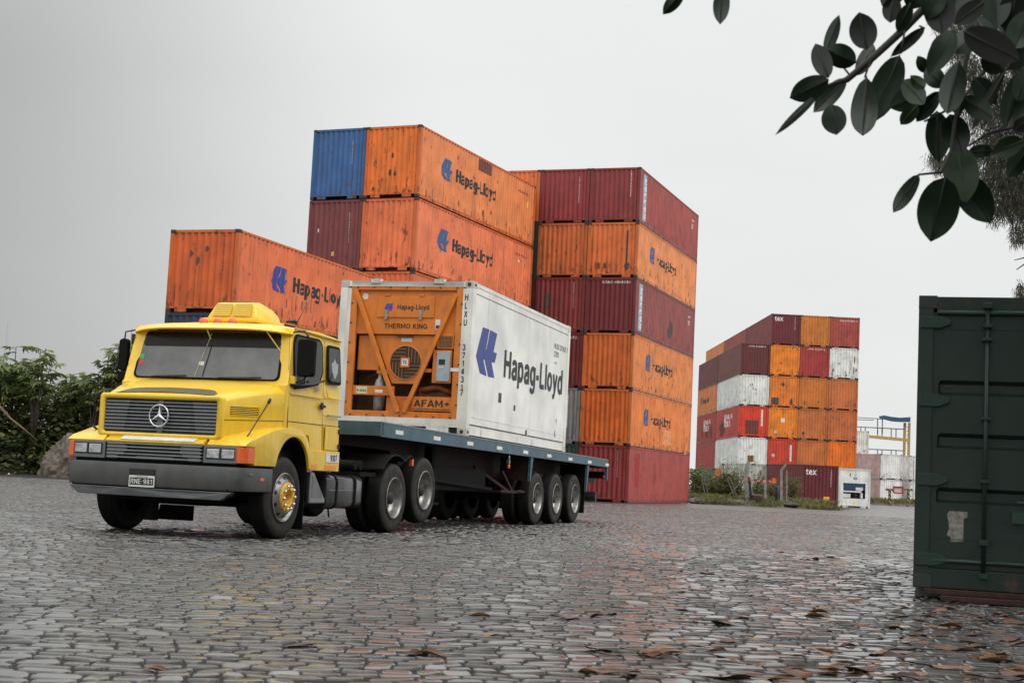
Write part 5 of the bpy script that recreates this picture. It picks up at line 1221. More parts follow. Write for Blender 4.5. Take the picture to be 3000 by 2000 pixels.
for s in (1, -1):
    b = MB(); b.box(*sorted((s * .62, s * .76)), -.35, -.21, .42, 1.35); b.box(*sorted((s * .55, s * .83)), -.43, -.13, .38, .42); b.bar((s * .69, -.28, .95), (s * .45, .6, 1.25), .05, .05); b.build('landing_leg', M['dark'], TR)
# bracing below the deck
b = MB(); b.bar((.62, 2.15, 1.05), (.98, 3.10, .62), .05, .05); b.bar((.90, 2.9, 1.0), (1.02, 3.2, .62), .05, .04); b.bar((.95, 2.7, .63), (1.05, 3.4, .62), .05, .05); b.tube([(1.05, 3.35, .63), (1.08, 3.75, .62)], .03, 8); b.bar((-.6, 2.7, .60), (1.0, 2.9, .62), .05, .05); b.build('brace', M['maroon'], TR)
b = MB(); b.tube([(1.18, 2.42, dz(2.4) - .20), (1.18, 2.43, 1.22), (1.18, 2.44, 1.18)], .022, 8); b.box(1.15, 1.20, 2.40, 2.46, 1.13, 1.20); sm_ = b.build('side_lamp_bracket', M['alu'], TR)
b = MB(); b.lathe([(-.04, .024), (.0, .028), (.03, .02), (.031, .001)], (1.18, 2.43, 1.09), 'z', 12); b.build('side_lamp', M['redlens'], sm_)
b = MB(); b.box(-.9, .9, -.6, 2.0, .62, 1.0); b.build('tool_locker', M['dark'], TR, bevel=.02)
b = MB(); b.bar((.95, -1.0, .80), (.95, 2.2, .66), .035, .05); b.build('side_guard', M['dark'], TR)
for Y in (4.27, 5.61, 7.0):
    for s in (1, -1):
        wheel(TR, s * 1.20, Y, .507, 'rear', s, R=.507); wheel(TR, s * .87, Y, .507, 'inner', s, R=.507)
    b = MB(); b.tube([(-.9, Y, .5), (.9, Y, .5)], .075, 12); b.box(-.50, -.42, Y - .5, Y + .5, .60, .72); b.box(.42, .50, Y - .5, Y + .5, .60, .72); b.build('axle', M['dark'], TR)
b = MB(); b.box(-1.1, 1.1, 9.05, 9.15, .44, .66); b.box(-1.1, 1.1, 9.0, 9.05, .54, .57)
for s in (-1, 1): b.box(*sorted((s * .42, s * .50)), 9.0, 9.08, .6, 1.0)
b.build('underrun_bar', mat('underrun_grey', (.05, .055, .055), .5, .3, .3), TR)
b = MB(); b.box(-1.0, 1.0, 8.5, 9.3, .86, .96); b.build('rear_locker', M['maroon'], TR)

# ------------------------------------------------------------------ refrigerated container on the deck
RB = container('white twenty-foot refrigerated container with orange cooling unit riding on the blue trailer', (.76, .76, .71), tpos(1.219, 3.029, 1.500), TA, L=6.058, tilt=-.0145, pm='creefer', frame=(.76, .76, .70))
for o in RB.children:
    if o.name.startswith('corner_casting'): o.material_slots[0].material = M['creefer']; o.color = (.55, .53, .46, 1)
for o in list(RB.children):
    if o.name.startswith(('end_panel', 'side_panel')): bpy.data.objects.remove(o)
HW = CW / 2; HLn = 3.029
def rbs(s, t): return Vector((HW - .006, -HLn + s, t))
for s in (1, -1):
    b = MB(); ys = [-HLn + .158 + k * (6.058 - .316) / 30 for k in range(31)]
    vs = []
    for k, y in enumerate(ys):
        x = s * (HW - .010 - (.0022 if k % 2 else 0)); vs += [(x, y, .155), (x, y, CHH - .07)]
    b.add(vs, [(2 * i, 2 * i + 2, 2 * i + 3, 2 * i + 1) for i in range(30)]); sp2 = b.build('side_panel', M['creefer'], RB, color=(.78, .78, .74))
    for z0, z1, c_ in ((2.395, 2.403, 'dark'), (.32, .327, 'white')):
        b = MB(); b.box(*sorted((s * (HW - .011), s * (HW - .0065))), -HLn + .17, HLn - .17, z0, z1); b.build('panel_seam', M[c_], sp2)
    b = MB(); b.box(*sorted((s * (HW - .030), s * (HW + .001))), -HLn + .18, HLn - .18, .185, .20); b.build('rail_lip', M['scar'], sp2)
b = MB(); b.box(-HW + .13, HW - .13, HLn - .05, HLn - .02, .17, CHH - .1); b.build('rear_doors', M['creefer'], RB, color=(.68, .69, .65))
decal('emblem', emblem(1.08, .81), M['hlblue'], RB, rbs, origin=(.32, 1.075))
vs, fs = ctext('Hapag-Lloyd', 3.80, .49, .028); decal('lettering', (vs, fs), M['black'], RB, rbs, origin=(1.84, 1.15))
for x, z, w, h in ((1.62, .68, .16, .17), (2.52, .60, .10, .10), (3.3, .19, .1, .1), (5.3, .55, .05, .10), (5.25, .20, .05, .25)): decal('repair_patch', ragged(w, h, int(x * 10), 8) if x > 5 else quad(w, h), M['scar'], RB, rbs, origin=(x, z))
for x, z, t in ((4.95, 2.02, 'HLXU 371431 7'), (4.95, 1.86, '22R1')): decal('number_mark', ctext(t, .95 if len(t) > 5 else .33, .11, -.005), mat('grey_stencil', (.16, .16, .15), .6) if 'grey_stencil' not in bpy.data.materials else bpy.data.materials['grey_stencil'], RB, rbs, origin=(x, z))
decal('number_mark', ctext('MAX GROSS', .18, .04, 0), bpy.data.materials['grey_stencil'], RB, rbs, origin=(5.0, 1.72))
def rbf(d): return lambda s, t: Vector((HW - s, -HLn - d, t))       # s measured from the near edge leftwards
# cooling unit: u from near edge, z above container floor level
Z = lambda z: z - 1.503
unit = MB(); FY = -HLn + .012
def ub(b, u0, u1, z0, z1, d0, d1): b.box(HW - u1, HW - u0, FY + d0, FY + d1, z0, z1)
# border frame (proud), left tall, right tall, top, bottom
b = MB(); ub(b, .18, .30, .26, 2.50, 0, .06); ub(b, 2.12, 2.24, .26, 2.50, 0, .06); ub(b, .30, 2.12, 2.43, 2.50, .001, .06); ub(b, .30, 2.12, .26, .36, .001, .06)
un = b.build('cooling_unit', M['reforange'], RB, bevel=.006)
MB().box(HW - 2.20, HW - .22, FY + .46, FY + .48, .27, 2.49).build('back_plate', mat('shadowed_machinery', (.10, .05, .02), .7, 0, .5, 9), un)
b = MB(); ub(b, .30, 2.12, 1.68, 2.43, .05, .30); b.build('upper_panel', M['reforange'], un)
b = MB(); ub(b, .71, 1.75, 1.965, 2.325, .030, .05); hp = b.build('hatch', M['reforange'], un, bevel=.006)
for u in (.92, 1.55):
    b = MB(); ub(b, u, u + .05, 1.93, 2.09, .012, .03); b.build('latch', M['alu'], hp)
    b = MB(); ub(b, u - .02, u + .07, 2.33, 2.36, .02, .05); b.build('hinge', M['reforange'], hp)
P = lambda d: (lambda s, t: Vector((HW - 0 + s, FY - d, t)))
def ftext(s, ul, ur, z, h, m_, d, bold=.02, parent=un, name='lettering'):
    decal(name, ctext(s, ul - ur, h, bold), m_, parent, lambda x, y: Vector((HW - ul + x, FY + d, z + y)))
decal('emblem', emblem(.165, .125), mat('bright_blue', (.05, .05, .42), .4), un, lambda x, y: Vector((HW - 1.62 + x, FY + .0285, 2.075 + y)))
ftext('Hapag-Lloyd', 1.38, .80, 2.10, .085, M['black'], .0285)
ftext('THERMO KING', 1.61, .82, 1.775, .085, M['black'], .0485, .02)
decal('sticker', ell(.11, .11, 18), M['white'], un, lambda x, y: Vector((HW - 2.05 + x, FY + .0485, 2.27 + y)))
decal('sticker', quad(.09, .17), M['white'], un, lambda x, y: Vector((HW - .68 + x, FY + .0485, 1.77 + y)))
decal('sticker_mark', quad(.07, .06), M['hlblue'], un, lambda x, y: Vector((HW - .67 + x, FY + .0475, 1.78 + y)))
# V beams
for (u0, z0), (u1, z1) in (((2.15, 2.40), (1.24, .34)), ((.31, 2.36), (1.14, .34))):
    b = MB(); b.bar((HW - u0, FY - .004, z0), (HW - u1, FY - .004, z1), .075, .05, up=(0, 1, 0)); b.build('brace', M['reforange'], un, bevel=.008)
# fan panel (trapezoid) with round guard
b = MB(); tp = [(HW - 1.80, 1.665), (HW - .62, 1.665), (HW - .98, .84), (HW - 1.43, .84)]
cx, cz2, rf = HW - 1.20, 1.20, .285
ring_o = []
b.prism(tp, 'y', (FY + .10, FY + .14)); fp = b.build('fan_panel', M['reforange'], un)
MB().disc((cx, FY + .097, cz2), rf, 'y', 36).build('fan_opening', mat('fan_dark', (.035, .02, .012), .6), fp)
b = MB(); b.lathe([(FY + .10, rf + .012), (FY + .085, rf + .006), (FY + .085, rf - .004), (FY + .098, rf - .006)], (cx, 0, cz2), 'y', 36)
for k in range(9):
    o_ = -.26 + .065 * k
    for q_ in range(4):
        # rods run in alternating quadrants
        sx, sz = ((-1, 1), (1, 1), (1, -1), (-1, -1))[q_]
        if k < 4:
            d_ = .05 + .06 * k; L_ = math.sqrt(max(0, rf * rf - d_ * d_))
            if q_ in (0, 2): b.bar((cx, FY + .09, cz2 + sz * d_), (cx + sx * L_, FY + .09, cz2 + sz * d_), .006, .006)
            else: b.bar((cx + sx * d_, FY + .09, cz2), (cx + sx * d_, FY + .09, cz2 + sz * L_), .006, .006)
b.build('fan_guard', mat('guard_rods', (.50, .22, .07), .5), fp)
b = MB(); b.box(cx - .08, cx + .08, FY + .07, FY + .088, cz2 - .085, cz2 + .085); fb = b.build('fan_badge', M['reforange'], fp)
b = MB(); b.box(cx - .055, cx + .055, FY + .066, FY + .07, cz2 - .055, cz2 + .055); b.build('badge_plate', M['white'], fb)
decal('badge_mark', ctext('TK', .08, .07, .03), M['hlblue'], fb, lambda x, y: Vector((cx - .04 + x, FY + .0645, cz2 - .035 + y)))
decal('sticker', quad(.19, .06), M['white'], fp, lambda x, y: Vector((HW - 1.30 + x, FY + .0985, 1.56 + y)))
b = MB(); ub(b, 1.08, 1.38, 1.638, 1.655, .06, .10); b.build('drip_rail', M['cast'], fp)
# left compartments
b = MB(); ub(b, 1.70, 2.10, 1.06, 1.66, .12, .30); b.build('compressor_box', M['reforange'], un, bevel=.01)
b = MB(); ub(b, 1.36, 2.12, .625, .785, .03, .09); sh = b.build('shelf_rail', M['reforange'], un, bevel=.006)
decal('sticker', quad(.20, .115), mat('cream_sticker', (.68, .62, .40), .5), sh, lambda x, y: Vector((HW - 2.05 + x, FY + .0285, .65 + y)))
decal('lettering', ctext('R-404A', .17, .045, .02), M['black'], sh, lambda x, y: Vector((HW - 2.035 + x, FY + .0275, .68 + y)))
decal('sticker', quad(.14, .05), M['white'], sh, lambda x, y: Vector((HW - 1.70 + x, FY + .0285, .67 + y)))
b = MB(); bx, by = HW - 1.70, FY + .22; b.lathe([(.36, .06), (.37, .09), (.60, .098), (.80, .095), (.90, .07), (.93, .04), (1.0, .035), (1.01, .001)], (bx, by, 0), 'z', 24); b.build('receiver_bottle', M['bottle'], un)
b = MB(); b.tube([(bx - .3, by, .9), (bx - .1, by, 1.0), (bx + .2, by, .95)], .012, 6); b.tube([(bx + .1, by, .7), (bx + .25, by + .1, .95), (bx + .3, by + .1, 1.1)], .012, 6); b.tube([(bx + .3, by, .5), (bx + .5, by, .55), (bx + .8, by + .1, .65)], .02, 6); b.build('pipes', M['cast'], un)
b = MB(); ub(b, .98, 1.50, .345, .62, .08, .12); b.build('lower_middle_plate', M['reforange'], un)
ftext('IR', 1.24, 1.12, .555, .055, mat('red_mark', (.65, .06, .03), .5), .0785)
# right side: control box, vent, AFAM plate
b = MB(); ub(b, .34, .68, .86, 1.42, .03, .12); cb = b.build('control_surround', M['reforange'], un, bevel=.006)
b = MB(); ub(b, .36, .60, .89, 1.39, .005, .03); ct = b.build('control_box', M['ctrl'], cb, bevel=.006)
b = MB(); ub(b, .45, .56, 1.17, 1.26, .001, .006); b.build('display', M['black'], ct)
b = MB(); ub(b, .47, .56, 1.11, 1.14, .002, .006); b.build('key_panel', M['label'], ct)
decal('sticker', quad(.15, .06), M['white'], cb, lambda x, y: Vector((HW - .34 + x, FY - .003, 1.06 + y)))
b = MB(); ub(b, .32, .62, 1.44, 1.68, .03, .06); vf = b.build('vent_frame', M['reforange'], un, bevel=.006)
b = MB(); ub(b, .35, .58, 1.465, 1.655, .025, .03); vd = b.build('vent_opening', bpy.data.materials['fan_dark'], vf)
b = MB()
for k in range(9): ub(b, .35 + .025 * k + .01, .35 + .025 * k + .014, 1.465, 1.655, .019, .024)
for k in range(8): ub(b, .35, .58, 1.475 + .023 * k, 1.479 + .023 * k, .018, .024)
b.build('vent_mesh', bpy.data.materials['guard_rods'], vd)
b = MB(); ub(b, .30, 1.02, .385, .625, .04, .08); af = b.build('name_plate', M['reforange'], un, bevel=.006)
ftext('AFAM+', .98, .34, .455, .115, M['black'], .0385, .022, af)
ftext('ADVANCED FRESH AIR MANAGEMENT', 1.0, .33, .40, .028, M['black'], .0385, .02, af, 'small_lettering')
b = MB(); ub(b, .70, .90, 1.04, 1.10, .05, .10); ub(b, 1.5, 1.7, 1.0, 1.06, .05, .10); b.build('cross_strut', M['reforange'], un)
b = MB(); b.tube([(HW - .95, FY + .25, .75), (HW - .6, FY + .2, .80), (HW - .35, FY + .2, .70)], .05, 10); b.box(HW - 1.0, HW - .32, FY + .3, FY + .4, .63, .80); b.build('fresh_air_duct', mat('dull_orange', (.30, .09, .02), .6, 0, .4, 10), un)
b = MB(); b.lathe([(0, .016), (-.014, .013), (-.015, .001)], (0, 0, 0), 'y', 8); bme = b.mesh('bolt', M['cast'])
for u, z in [(.30 + 1.82 * k / 6, z) for k in range(7) for z in (2.475, .29)] + [(u, .50 + 1.7 * k / 5) for k in range(6) for u in (.205, 2.215)]:
    q = link('bolt', bme, un); q.location = (HW - u, FY, z)
for u in (.62, 1.78):
    b = MB(); b.box(HW - u - .09, HW - u + .09, -HLn - .02, -HLn + .06, 2.545, 2.62); b.build('roof_bracket', M['label'], RB)
decal('number_mark', vtext('HLXU', .105, .06), M['black'], RB, lambda x, y: Vector((HW - .150 + x, -HLn - .001, 2.26 + y)))
decal('number_mark', vtext('371431', .10, .055), M['black'], RB, lambda x, y: Vector((HW - .145 + x, -HLn - .001, 1.42 + y)))
decal('number_mark', vtext('7', .10, .05), M['black'], RB, lambda x, y: Vector((HW - .14 + x, -HLn - .001, .66 + y)))
for x0_, x1_ in ((HW - .185, HW - .125), (-HW + .125, -HW + .20)):
    b = MB(); b.box(x0_, x1_, -HLn + .0035, -HLn + .05, .122, CHH - .13); b.build('front_post_plate', M['creefer'], RB, color=(.72, .72, .68))
b = MB(); b.box(-HW + .20, HW - .185, -HLn + .004, -HLn + .05, 2.50, 2.58); b.build('front_header', M['creefer'], RB, color=(.72, .72, .68))
b = MB(); b.box(-HW + .13, HW - .13, -HLn + .002, -HLn + .05, .155, .26); b.build('front_sill', M['creefer'], RB, color=(.72, .72, .68))

# ------------------------------------------------------------------ small white refrigerated box on the ground
p2 = at(2456, 1485, 96.5); a2 = R_(20); du2 = Vector((math.cos(a2), math.sin(a2), 0)); dv2 = Vector((-math.sin(a2), math.cos(a2), 0))
rb2 = container('small white refrigerated container with a dark blue machinery opening, beside the dark red ground container', (.70, .71, .68), Vector((p2.x, p2.y, 0)) + du2 * 1.219 + dv2 * 3.03, a2, L=6.058, pm='creefer', parts='far')
for o in list(rb2.children):
    if o.name.startswith('end_panel') and o.rotation_euler.z < 1: bpy.data.objects.remove(o)
    elif o.name.startswith('corner_casting'): o.material_slots[0].material = M['creefer']; o.color = (.6, .6, .5, 1)
F2 = -3.029
b = MB(); b.box(-1.09, 1.09, F2 + .03, F2 + .06, 1.62, 2.50); b.box(-1.09, -.86, F2 + .031, F2 + .06, .17, 1.62); b.box(.86, 1.09, F2 + .031, F2 + .06, .17, 1.62); b.box(-.86, .86, F2 + .032, F2 + .06, .17, .62)
fw = b.build('front_plate', M['creefer'], rb2, color=(.70, .71, .68))
b = MB(); b.prism([(-.86, 1.18), (-.86, 1.42), (-.66, 1.615), (.66, 1.615), (.86, 1.42), (.86, 1.18)], 'y', (F2 + .05, F2 + .07)); b.build('blue_recess', mat('dark_blue_recess', (.01, .03, .08), .5), fw)
b = MB(); b.box(-.86, .86, F2 + .30, F2 + .32, .62, 1.5); b.build('recess_back', M['black'], fw)
b = MB(); b.box(-.86, .55, F2 + .02, F2 + .10, 1.02, 1.13); b.box(.10, .65, F2 + .02, F2 + .10, 1.16, 1.36); b.box(-.86, -.28, F2 + .04, F2 + .2, .66, .92); b.box(.50, .66, F2 + .04, F2 + .2, .66, 1.0); b.build('shelf', M['creefer'], fw, color=(.62, .63, .62))
b = MB(); b.lathe([(0, .16), (.2, .16), (.2, .001)], (.12, F2 + .12, .82), 'y', 20); b.build('motor', M['alu'], fw)
decal('oval_badge', ell(.32, .16, 20), M['hlblue'], fw, lambda x, y: Vector((-.12 + x, F2 + .0275, 1.86 + y)))
decal('oval_badge_centre', ell(.18, .05, 16), M['white'], fw, lambda x, y: Vector((-.05 + x, F2 + .025, 1.915 + y)))
decal('warning_triangle', ([(0, 0), (.26, 0), (.13, .24)], [(0, 1, 2)]), M['yellowlabel'], fw, lambda x, y: Vector((-.13 + x, F2 + .0275, .24 + y)))
for x, z in ((-.38, 2.05), (.02, 2.12)): b = MB(); b.box(x, x + .06, F2 + .015, F2 + .03, z, z + (.22 if x < 0 else .06)); b.build('latch', M['cast'], fw)

# ------------------------------------------------------------------ dark green container at the right
GO = Vector((3.6353, 13.0013, .096)); GAn = -.285
gdu = Vector((math.cos(GAn), math.sin(GAn), 0)); gdv = Vector((-math.sin(GAn), math.cos(GAn), 0))
GC_ = (.012, .031, .022)
G = container('dark green container with doors and lock rods in the right foreground', GC_, GO + gdu * 1.219 + gdv * 3.03, GAn, L=6.058, cat='container', pm='creefer', frame=GC_)
for o in list(G.children):
    if o.name.startswith('end_panel') and o.rotation_euler.z < 1: bpy.data.objects.remove(o)
    elif o.name.startswith('corner_casting'): o.material_slots[0].material = M['creefer']; o.color = (.03, .04, .035, 1)
b = MB(); b.box(-1.06, 1.06, -3.027, -2.95, 2.455, 2.58); b.build('door_header', M['creefer'], G, color=GC_)
b = MB(); b.box(-1.055, 1.055, -3.028, -2.96, .008, .172); b.build('door_sill', M['creefer'], G, color=GC_)
for s in (-1, 1):
    # pressed door leaf: flat bands with three deep horizontal recesses
    prof = [(.18, 0), (.72, 0), (.75, .0), (.775, .045), (.85, .045), (.885, 0), (1.20, 0), (1.23, .0), (1.255, .045), (1.33, .045), (1.365, 0), (1.67, 0), (1.70, .0), (1.73, .045), (1.80, .045), (1.835, 0), (2.44, 0)]
    b = MB(); x0, x1 = sorted((s * .008, s * 1.088)); vs = []
    for z, d in prof:
        m0, m1 = x0 + .05, x1 - .05
        vs += [(x0, -3.004, z), (m0, -3.004, z), (m0 + .02, -3.004 + d, z), (m1 - .02, -3.004 + d, z), (m1, -3.004, z), (x1, -3.004, z)]
    b.add(vs, [(6 * i + k, 6 * i + k + 1, 6 * i + 7 + k, 6 * i + 6 + k) for i in range(len(prof) - 1) for k in range(5)])
    dr = b.build('door', M['creefer'], G, color=GC_)
    b = MB(); b.box(x0 + .01, x1 - .01, -3.0075, -3.0045, 2.285, 2.291); b.box(x0 + .01, x1 - .01, -3.0075, -3.0045, .43, .436); b.build('panel_line', M['black'], dr)
    b = MB(); b.tube([(x0 + .03, -3.03, 2.44), (x1, -3.03, 2.44)], .025, 8); b.build('gasket_bar', M['creefer'], dr, color=dark(GC_, 1.5))
    b = MB(); b.tube([(x0 + .03, -3.03, .245), (x1, -3.03, .245)], .022, 8); b.build('gasket_bar', M['creefer'], dr, color=dark(GC_, 1.5))
    for x in (s * .63, s * .22):
        b = MB(); b.tube([(x, -3.055, .10), (x, -3.055, 2.53)], .019, 10); 
        rd = b.build('lock_rod', M['creefer'], dr, color=dark(GC_, 1.0), smooth=False)
        for z, hh in ((2.50, .05), (2.32, .035), (2.20, .03), (1.5, .03), (.95, .03), (.42, .05), (.13, .05)):
            b = MB(); b.box(x - .04, x + .04, -3.085, -3.0, z - hh / 2, z + hh / 2); b.build('rod_bracket', M['creefer'], rd, color=dark(GC_, 1.2), bevel=.005)
    xh = s * .63 if s < 0 else s * .22
    b = MB(); b.tube([(-.02 if s < 0 else .25, -3.09, .78), (-.36 if s < 0 else .6, -3.09, .78)], .014, 8); b.box(*sorted((s * .30, s * .40)), -3.10, -3.0, .60, .70); b.build('handle', M['creefer'], dr, color=dark(GC_, 1.6))
    for z in (.25, .95, 1.65, 2.35):
        b = MB(); xa = sorted((s * .90, s * 1.20)); b.prism([(s * 1.20, z - .055), (s * 1.03, z - .055), (s * .94, z - .02), (s * .94, z + .02), (s * 1.03, z + .055), (s * 1.20, z + .055)], 'y', (-3.048, -3.008)); b.build('hinge', M['creefer'], dr, bevel=.006, color=dark(GC_, 1.3))
decal('torn_label', ([(0, .24), (.02, .27), (.17, .27), (.17, .22), (.14, .21), (.14, .01), (.03, 0), (.035, .04), (.0, .06), (.02, .12)], [tuple(range(10))]), mat('torn_paper', (.30, .29, .25), .7, 0, .5, 22), G, lambda x, y: Vector((-1.219 + .28 + x, -3.0065, .41 + y)))
b = MB(); b.box(-1.12, -.20, -3.12, -3.0, .005, .035); b.box(-.95, -.30, -3.20, -3.05, -.045, .0)
pk = MB(); pk.add([(0, 0, 0), (.95, 0, 0), (.95, .28, 0), (0, .28, 0), (0, 0, .045), (.95, 0, .045), (.95, .28, .045), (0, .28, .045)], [(0, 3, 2, 1), (4, 5, 6, 7), (0, 1, 5, 4), (1, 2, 6, 5), (2, 3, 7, 6), (3, 0, 4, 7)])
for nm, off, z, rz, lb in (('plank', (.10, -.10), .048, .02, 'rusty brown plank wedged under the corner of the dark green container'), ('plank', (.24, -.22), .0, -.03, 'darker lower plank lying on the ground under the rusty one at the green container')):
    o = link(nm, pk.mesh('plank', M['plank'], bevel=.005)); w_ = GO + gdu * off[0] + gdv * off[1]; o.location = (w_.x, w_.y, z + .002); o.rotation_euler = (0, 0, GAn + rz); tag(o, lb, 'plank')
sk = MB()
for (x, y) in ((.12, .5), (2.3, .5), (.12, 5.5), (2.3, 5.5), (2.3, .08)):
    sk = MB(); sk.box(-.10, .10, -.12, .12, 0, .094); o = sk.build('support_block', M['wood'], None); w_ = GO + gdu * x + gdv * y; o.location = (w_.x, w_.y, .0); o.rotation_euler = (0, 0, GAn); tag(o, 'timber block carrying the dark green container off the ground', 'block', 'blocks under the green container')

# ------------------------------------------------------------------ gantry with blue tarpaulin
YG = 170
def seg(b, p, q, w, h=None): b.bar(at(*p, YG), at(*q, YG), w, h or w)
GT = empty('gantry_platform', (at(2650, 1454, YG).x, YG, 0)); tag(GT, 'yellow steel gantry platform with railings rising behind the white containers', 'gantry')
def gpart(b, name, m_, par=None):
    o = b.build(name, m_, None); o.parent = par or GT; o.matrix_parent_inverse = Matrix.Identity(4)
    off = Vector(GT.location)
    for v in o.data.vertices: v.co -= off
    return o
for px, dx in ((2651, 1), (2664, 3)):
    b = MB(); a = at(px, 1238, YG + dx); b.bar((a.x, YG + dx, 0), (a.x, YG + dx, a.z), .26, .26); gpart(b, 'post', M['gantry'])
b = MB(); seg(b, (2524, 1276), (2662, 1289), .35); gpart(b, 'platform_beam', M['gantry'])
for (y0, y1) in ((1249, 1257), (1313, 1320)):
    b = MB(); seg(b, (2400, y0 - 5), (2650, y1), .12)
    for x in (2522, 2535, 2571, 2584, 2611, 2625): 
        t = (x - 2400) / 250; seg(b, (x, y0 - 5 + (y1 - y0 + 5) * t), (x, (1275 if y0 < 1300 else 1332) + 6 * t), .10)
    gpart(b, 'railing', M['railgrey'])
b = MB()
for x, yt in ((2571, 1226), (2585, 1228)): seg(b, (x, yt), (x, 1270), .10)
for t0, t1 in (((2400, 1215), (2600, 1228)), ((2400, 1226), (2560, 1230))): seg(b, t0, t1, .09)
gpart(b, 'upper_rods', M['railgrey'])
b = MB()
for k in range(5): seg(b, (2656, 1250 + 12 * k), (2662, 1250 + 12 * k), .08)
gpart(b, 'ladder', M['railgrey'])
top_ = [(2574, 1219), (2590, 1216), (2610, 1220), (2635, 1223), (2668, 1221)]; bot_ = [(2578, 1226), (2592, 1229), (2612, 1234), (2640, 1236), (2667, 1236)]
b = MB(); vs = []
for (xa, ya), (xb, yb_) in zip(top_, bot_): vs += [at(xa, ya, YG - .8), at(xb, yb_, YG - .8), at(xb, yb_, YG + 3), at(xa, ya, YG + 3)]
b.add(vs, [(4 * i + k, 4 * i + 4 + k, 4 * i + 4 + (k + 1) % 4, 4 * i + (k + 1) % 4) for i in range(4) for k in range(4)] + [(0, 1, 2, 3), (16, 17, 18, 19)]); o = b.build('tarpaulin', M['tarp'], None, smooth=True); tag(o, 'sagging blue tarpaulin roof on top of the yellow gantry', 'tarpaulin')

# striped barrier with red frame
YB = 140
b0 = at(2632, 1462, YB); BR = empty('barrier_frame', (b0.x, YB, 0)); tag(BR, 'red framed notice board between two striped posts before the white containers', 'sign')
off = Vector(BR.location)
def brp(b, nm, m_):
    o = b.build(nm, m_, None); o.parent = BR
    for v in o.data.vertices: v.co -= off
    return o
b = MB(); c_ = [at(2618, 1425, YB), at(2645, 1426, YB), at(2645, 1445, YB), at(2618, 1443, YB)]
for i in range(4): b.bar(c_[i], c_[(i + 1) % 4], .12, .12)
brp(b, 'red_frame', mat('red_paint', (.35, .03, .03), .5)); b = MB(); b.add([p + Vector((0, .03, 0)) for p in c_] + [p + Vector((0, .07, 0)) for p in c_], [(0, 1, 2, 3), (7, 6, 5, 4), (0, 4, 5, 1), (1, 5, 6, 2), (2, 6, 7, 3), (3, 7, 4, 0)]); brp(b, 'board', M['label'])
sm_ = bpy.data.materials.new('hazard_stripes'); sm_.use_nodes = True; snt = sm_.node_tree; w_ = N(snt, 'ShaderNodeTexWave'); w_.inputs['Scale'].default_value = 1.6; w_.bands_direction = 'DIAGONAL'; r_ = N(snt, 'ShaderNodeValToRGB'); r_.color_ramp.interpolation = 'CONSTANT'; r_.color_ramp.elements[0].color = (.02, .02, .02, 1); r_.color_ramp.elements[1].position = .5; r_.color_ramp.elements[1].color = (.28, .24, .10, 1)
t_ = N(snt, 'ShaderNodeTexCoord'); snt.links.new(t_.outputs['Object'], w_.inputs['Vector']); snt.links.new(w_.outputs['Fac'], r_.inputs[0]); snt.links.new(r_.outputs[0], snt.nodes['Principled BSDF'].inputs['Base Color'])
for px in (2607, 2661):
    b = MB(); a = at(px, 1434, YB); b.bar((a.x, YB, 0), (a.x, YB, a.z), .22, .22); b.bar((a.x - .4, YB, a.z), (a.x + .4, YB, a.z), .15, .2); brp(b, 'striped_post', sm_)

# ------------------------------------------------------------------ verge, fence posts and debris
def mound(name, x0, x1, y0, y1, h, seed, label, nx=60, ny=30, m_=None, kind='structure', cat='ground'):
    r = random.Random(seed); b = MB(); vs = []
    ph = [r.uniform(0, 6) for _ in range(6)]
    for j in range(ny + 1):
        for i in range(nx + 1):
            u, v = i / nx, j / ny; e = min(1, 6 * u, 6 * (1 - u)) * min(1, 5 * v, 4 * (1 - v))
            x = x0 + (x1 - x0) * u; y = y0 + (y1 - y0) * v
            z = e * h * (.75 + .3 * math.sin(x * 1.3 + ph[0]) * math.sin(y * .9 + ph[1]) + .18 * math.sin(x * 3.7 + ph[2] + y) + r.uniform(-.06, .06))
            vs.append((x, y, z - .02))
    b.add(vs, [(j * (nx + 1) + i, j * (nx + 1) + i + 1, (j + 1) * (nx + 1) + i + 1, (j + 1) * (nx + 1) + i) for j in range(ny) for i in range(nx)])
    o = b.build(name, m_ or M['earth'], None, smooth=True, recalc=False); tag(o, label, cat, kind=kind); return o
mound('grass_verge', 9.9, 18.2, 76.5, 96, .42, 3, 'grassy verge in front of the far container block')
mound('grass_strip', 34, 50, 141, 149, .5, 4, 'green strip before the white containers')
mound('earth_bank', -40, -8, 59.5, 80, 2.2, 6, 'overgrown earth bank at the left', nx=80, m_=mat('bank_soil', (.035, .038, .022), .9, 0, .4))
mound('gravel_shoulder', -34, -9, 55.2, 60.5, .10, 9, 'brown muddy edge of the yard at the left', m_=M['mud'])
def cards(name, pts, m_, label, cat, size=(.1, .3), width=.02, lean=.5, seed=1, kind='stuff', parent=None, up=1.0):
    "many single blades or leaflets: one narrow two-triangle blade per point"
    r = np.random.default_rng(seed); P = np.array(pts); n = len(P)
    h = r.uniform(size[0], size[1], n); az = r.uniform(0, 2 * math.pi, n); w = width * r.uniform(.6, 1.4, n)
    d = np.stack([r.normal(0, lean, n), r.normal(0, lean, n), np.full(n, up)], 1); d /= np.linalg.norm(d, axis=1)[:, None]
    s = np.stack([np.cos(az), np.sin(az), r.normal(0, .4, n)], 1); s -= (s * d).sum(1)[:, None] * d; s /= np.linalg.norm(s, axis=1)[:, None]
    V = np.stack([P, P + d * (h * .45)[:, None] + s * w[:, None], P + d * h[:, None], P + d * (h * .45)[:, None] - s * w[:, None]], 1).reshape(-1, 3)
    F = np.arange(4 * n).reshape(n, 4)
    me = bpy.data.meshes.new(name); me.from_pydata(V.tolist(), [], F.tolist()); me.materials.append(m_)
    o = link(name, me, parent)
    if kind: tag(o, label, cat, kind=kind)
    return o
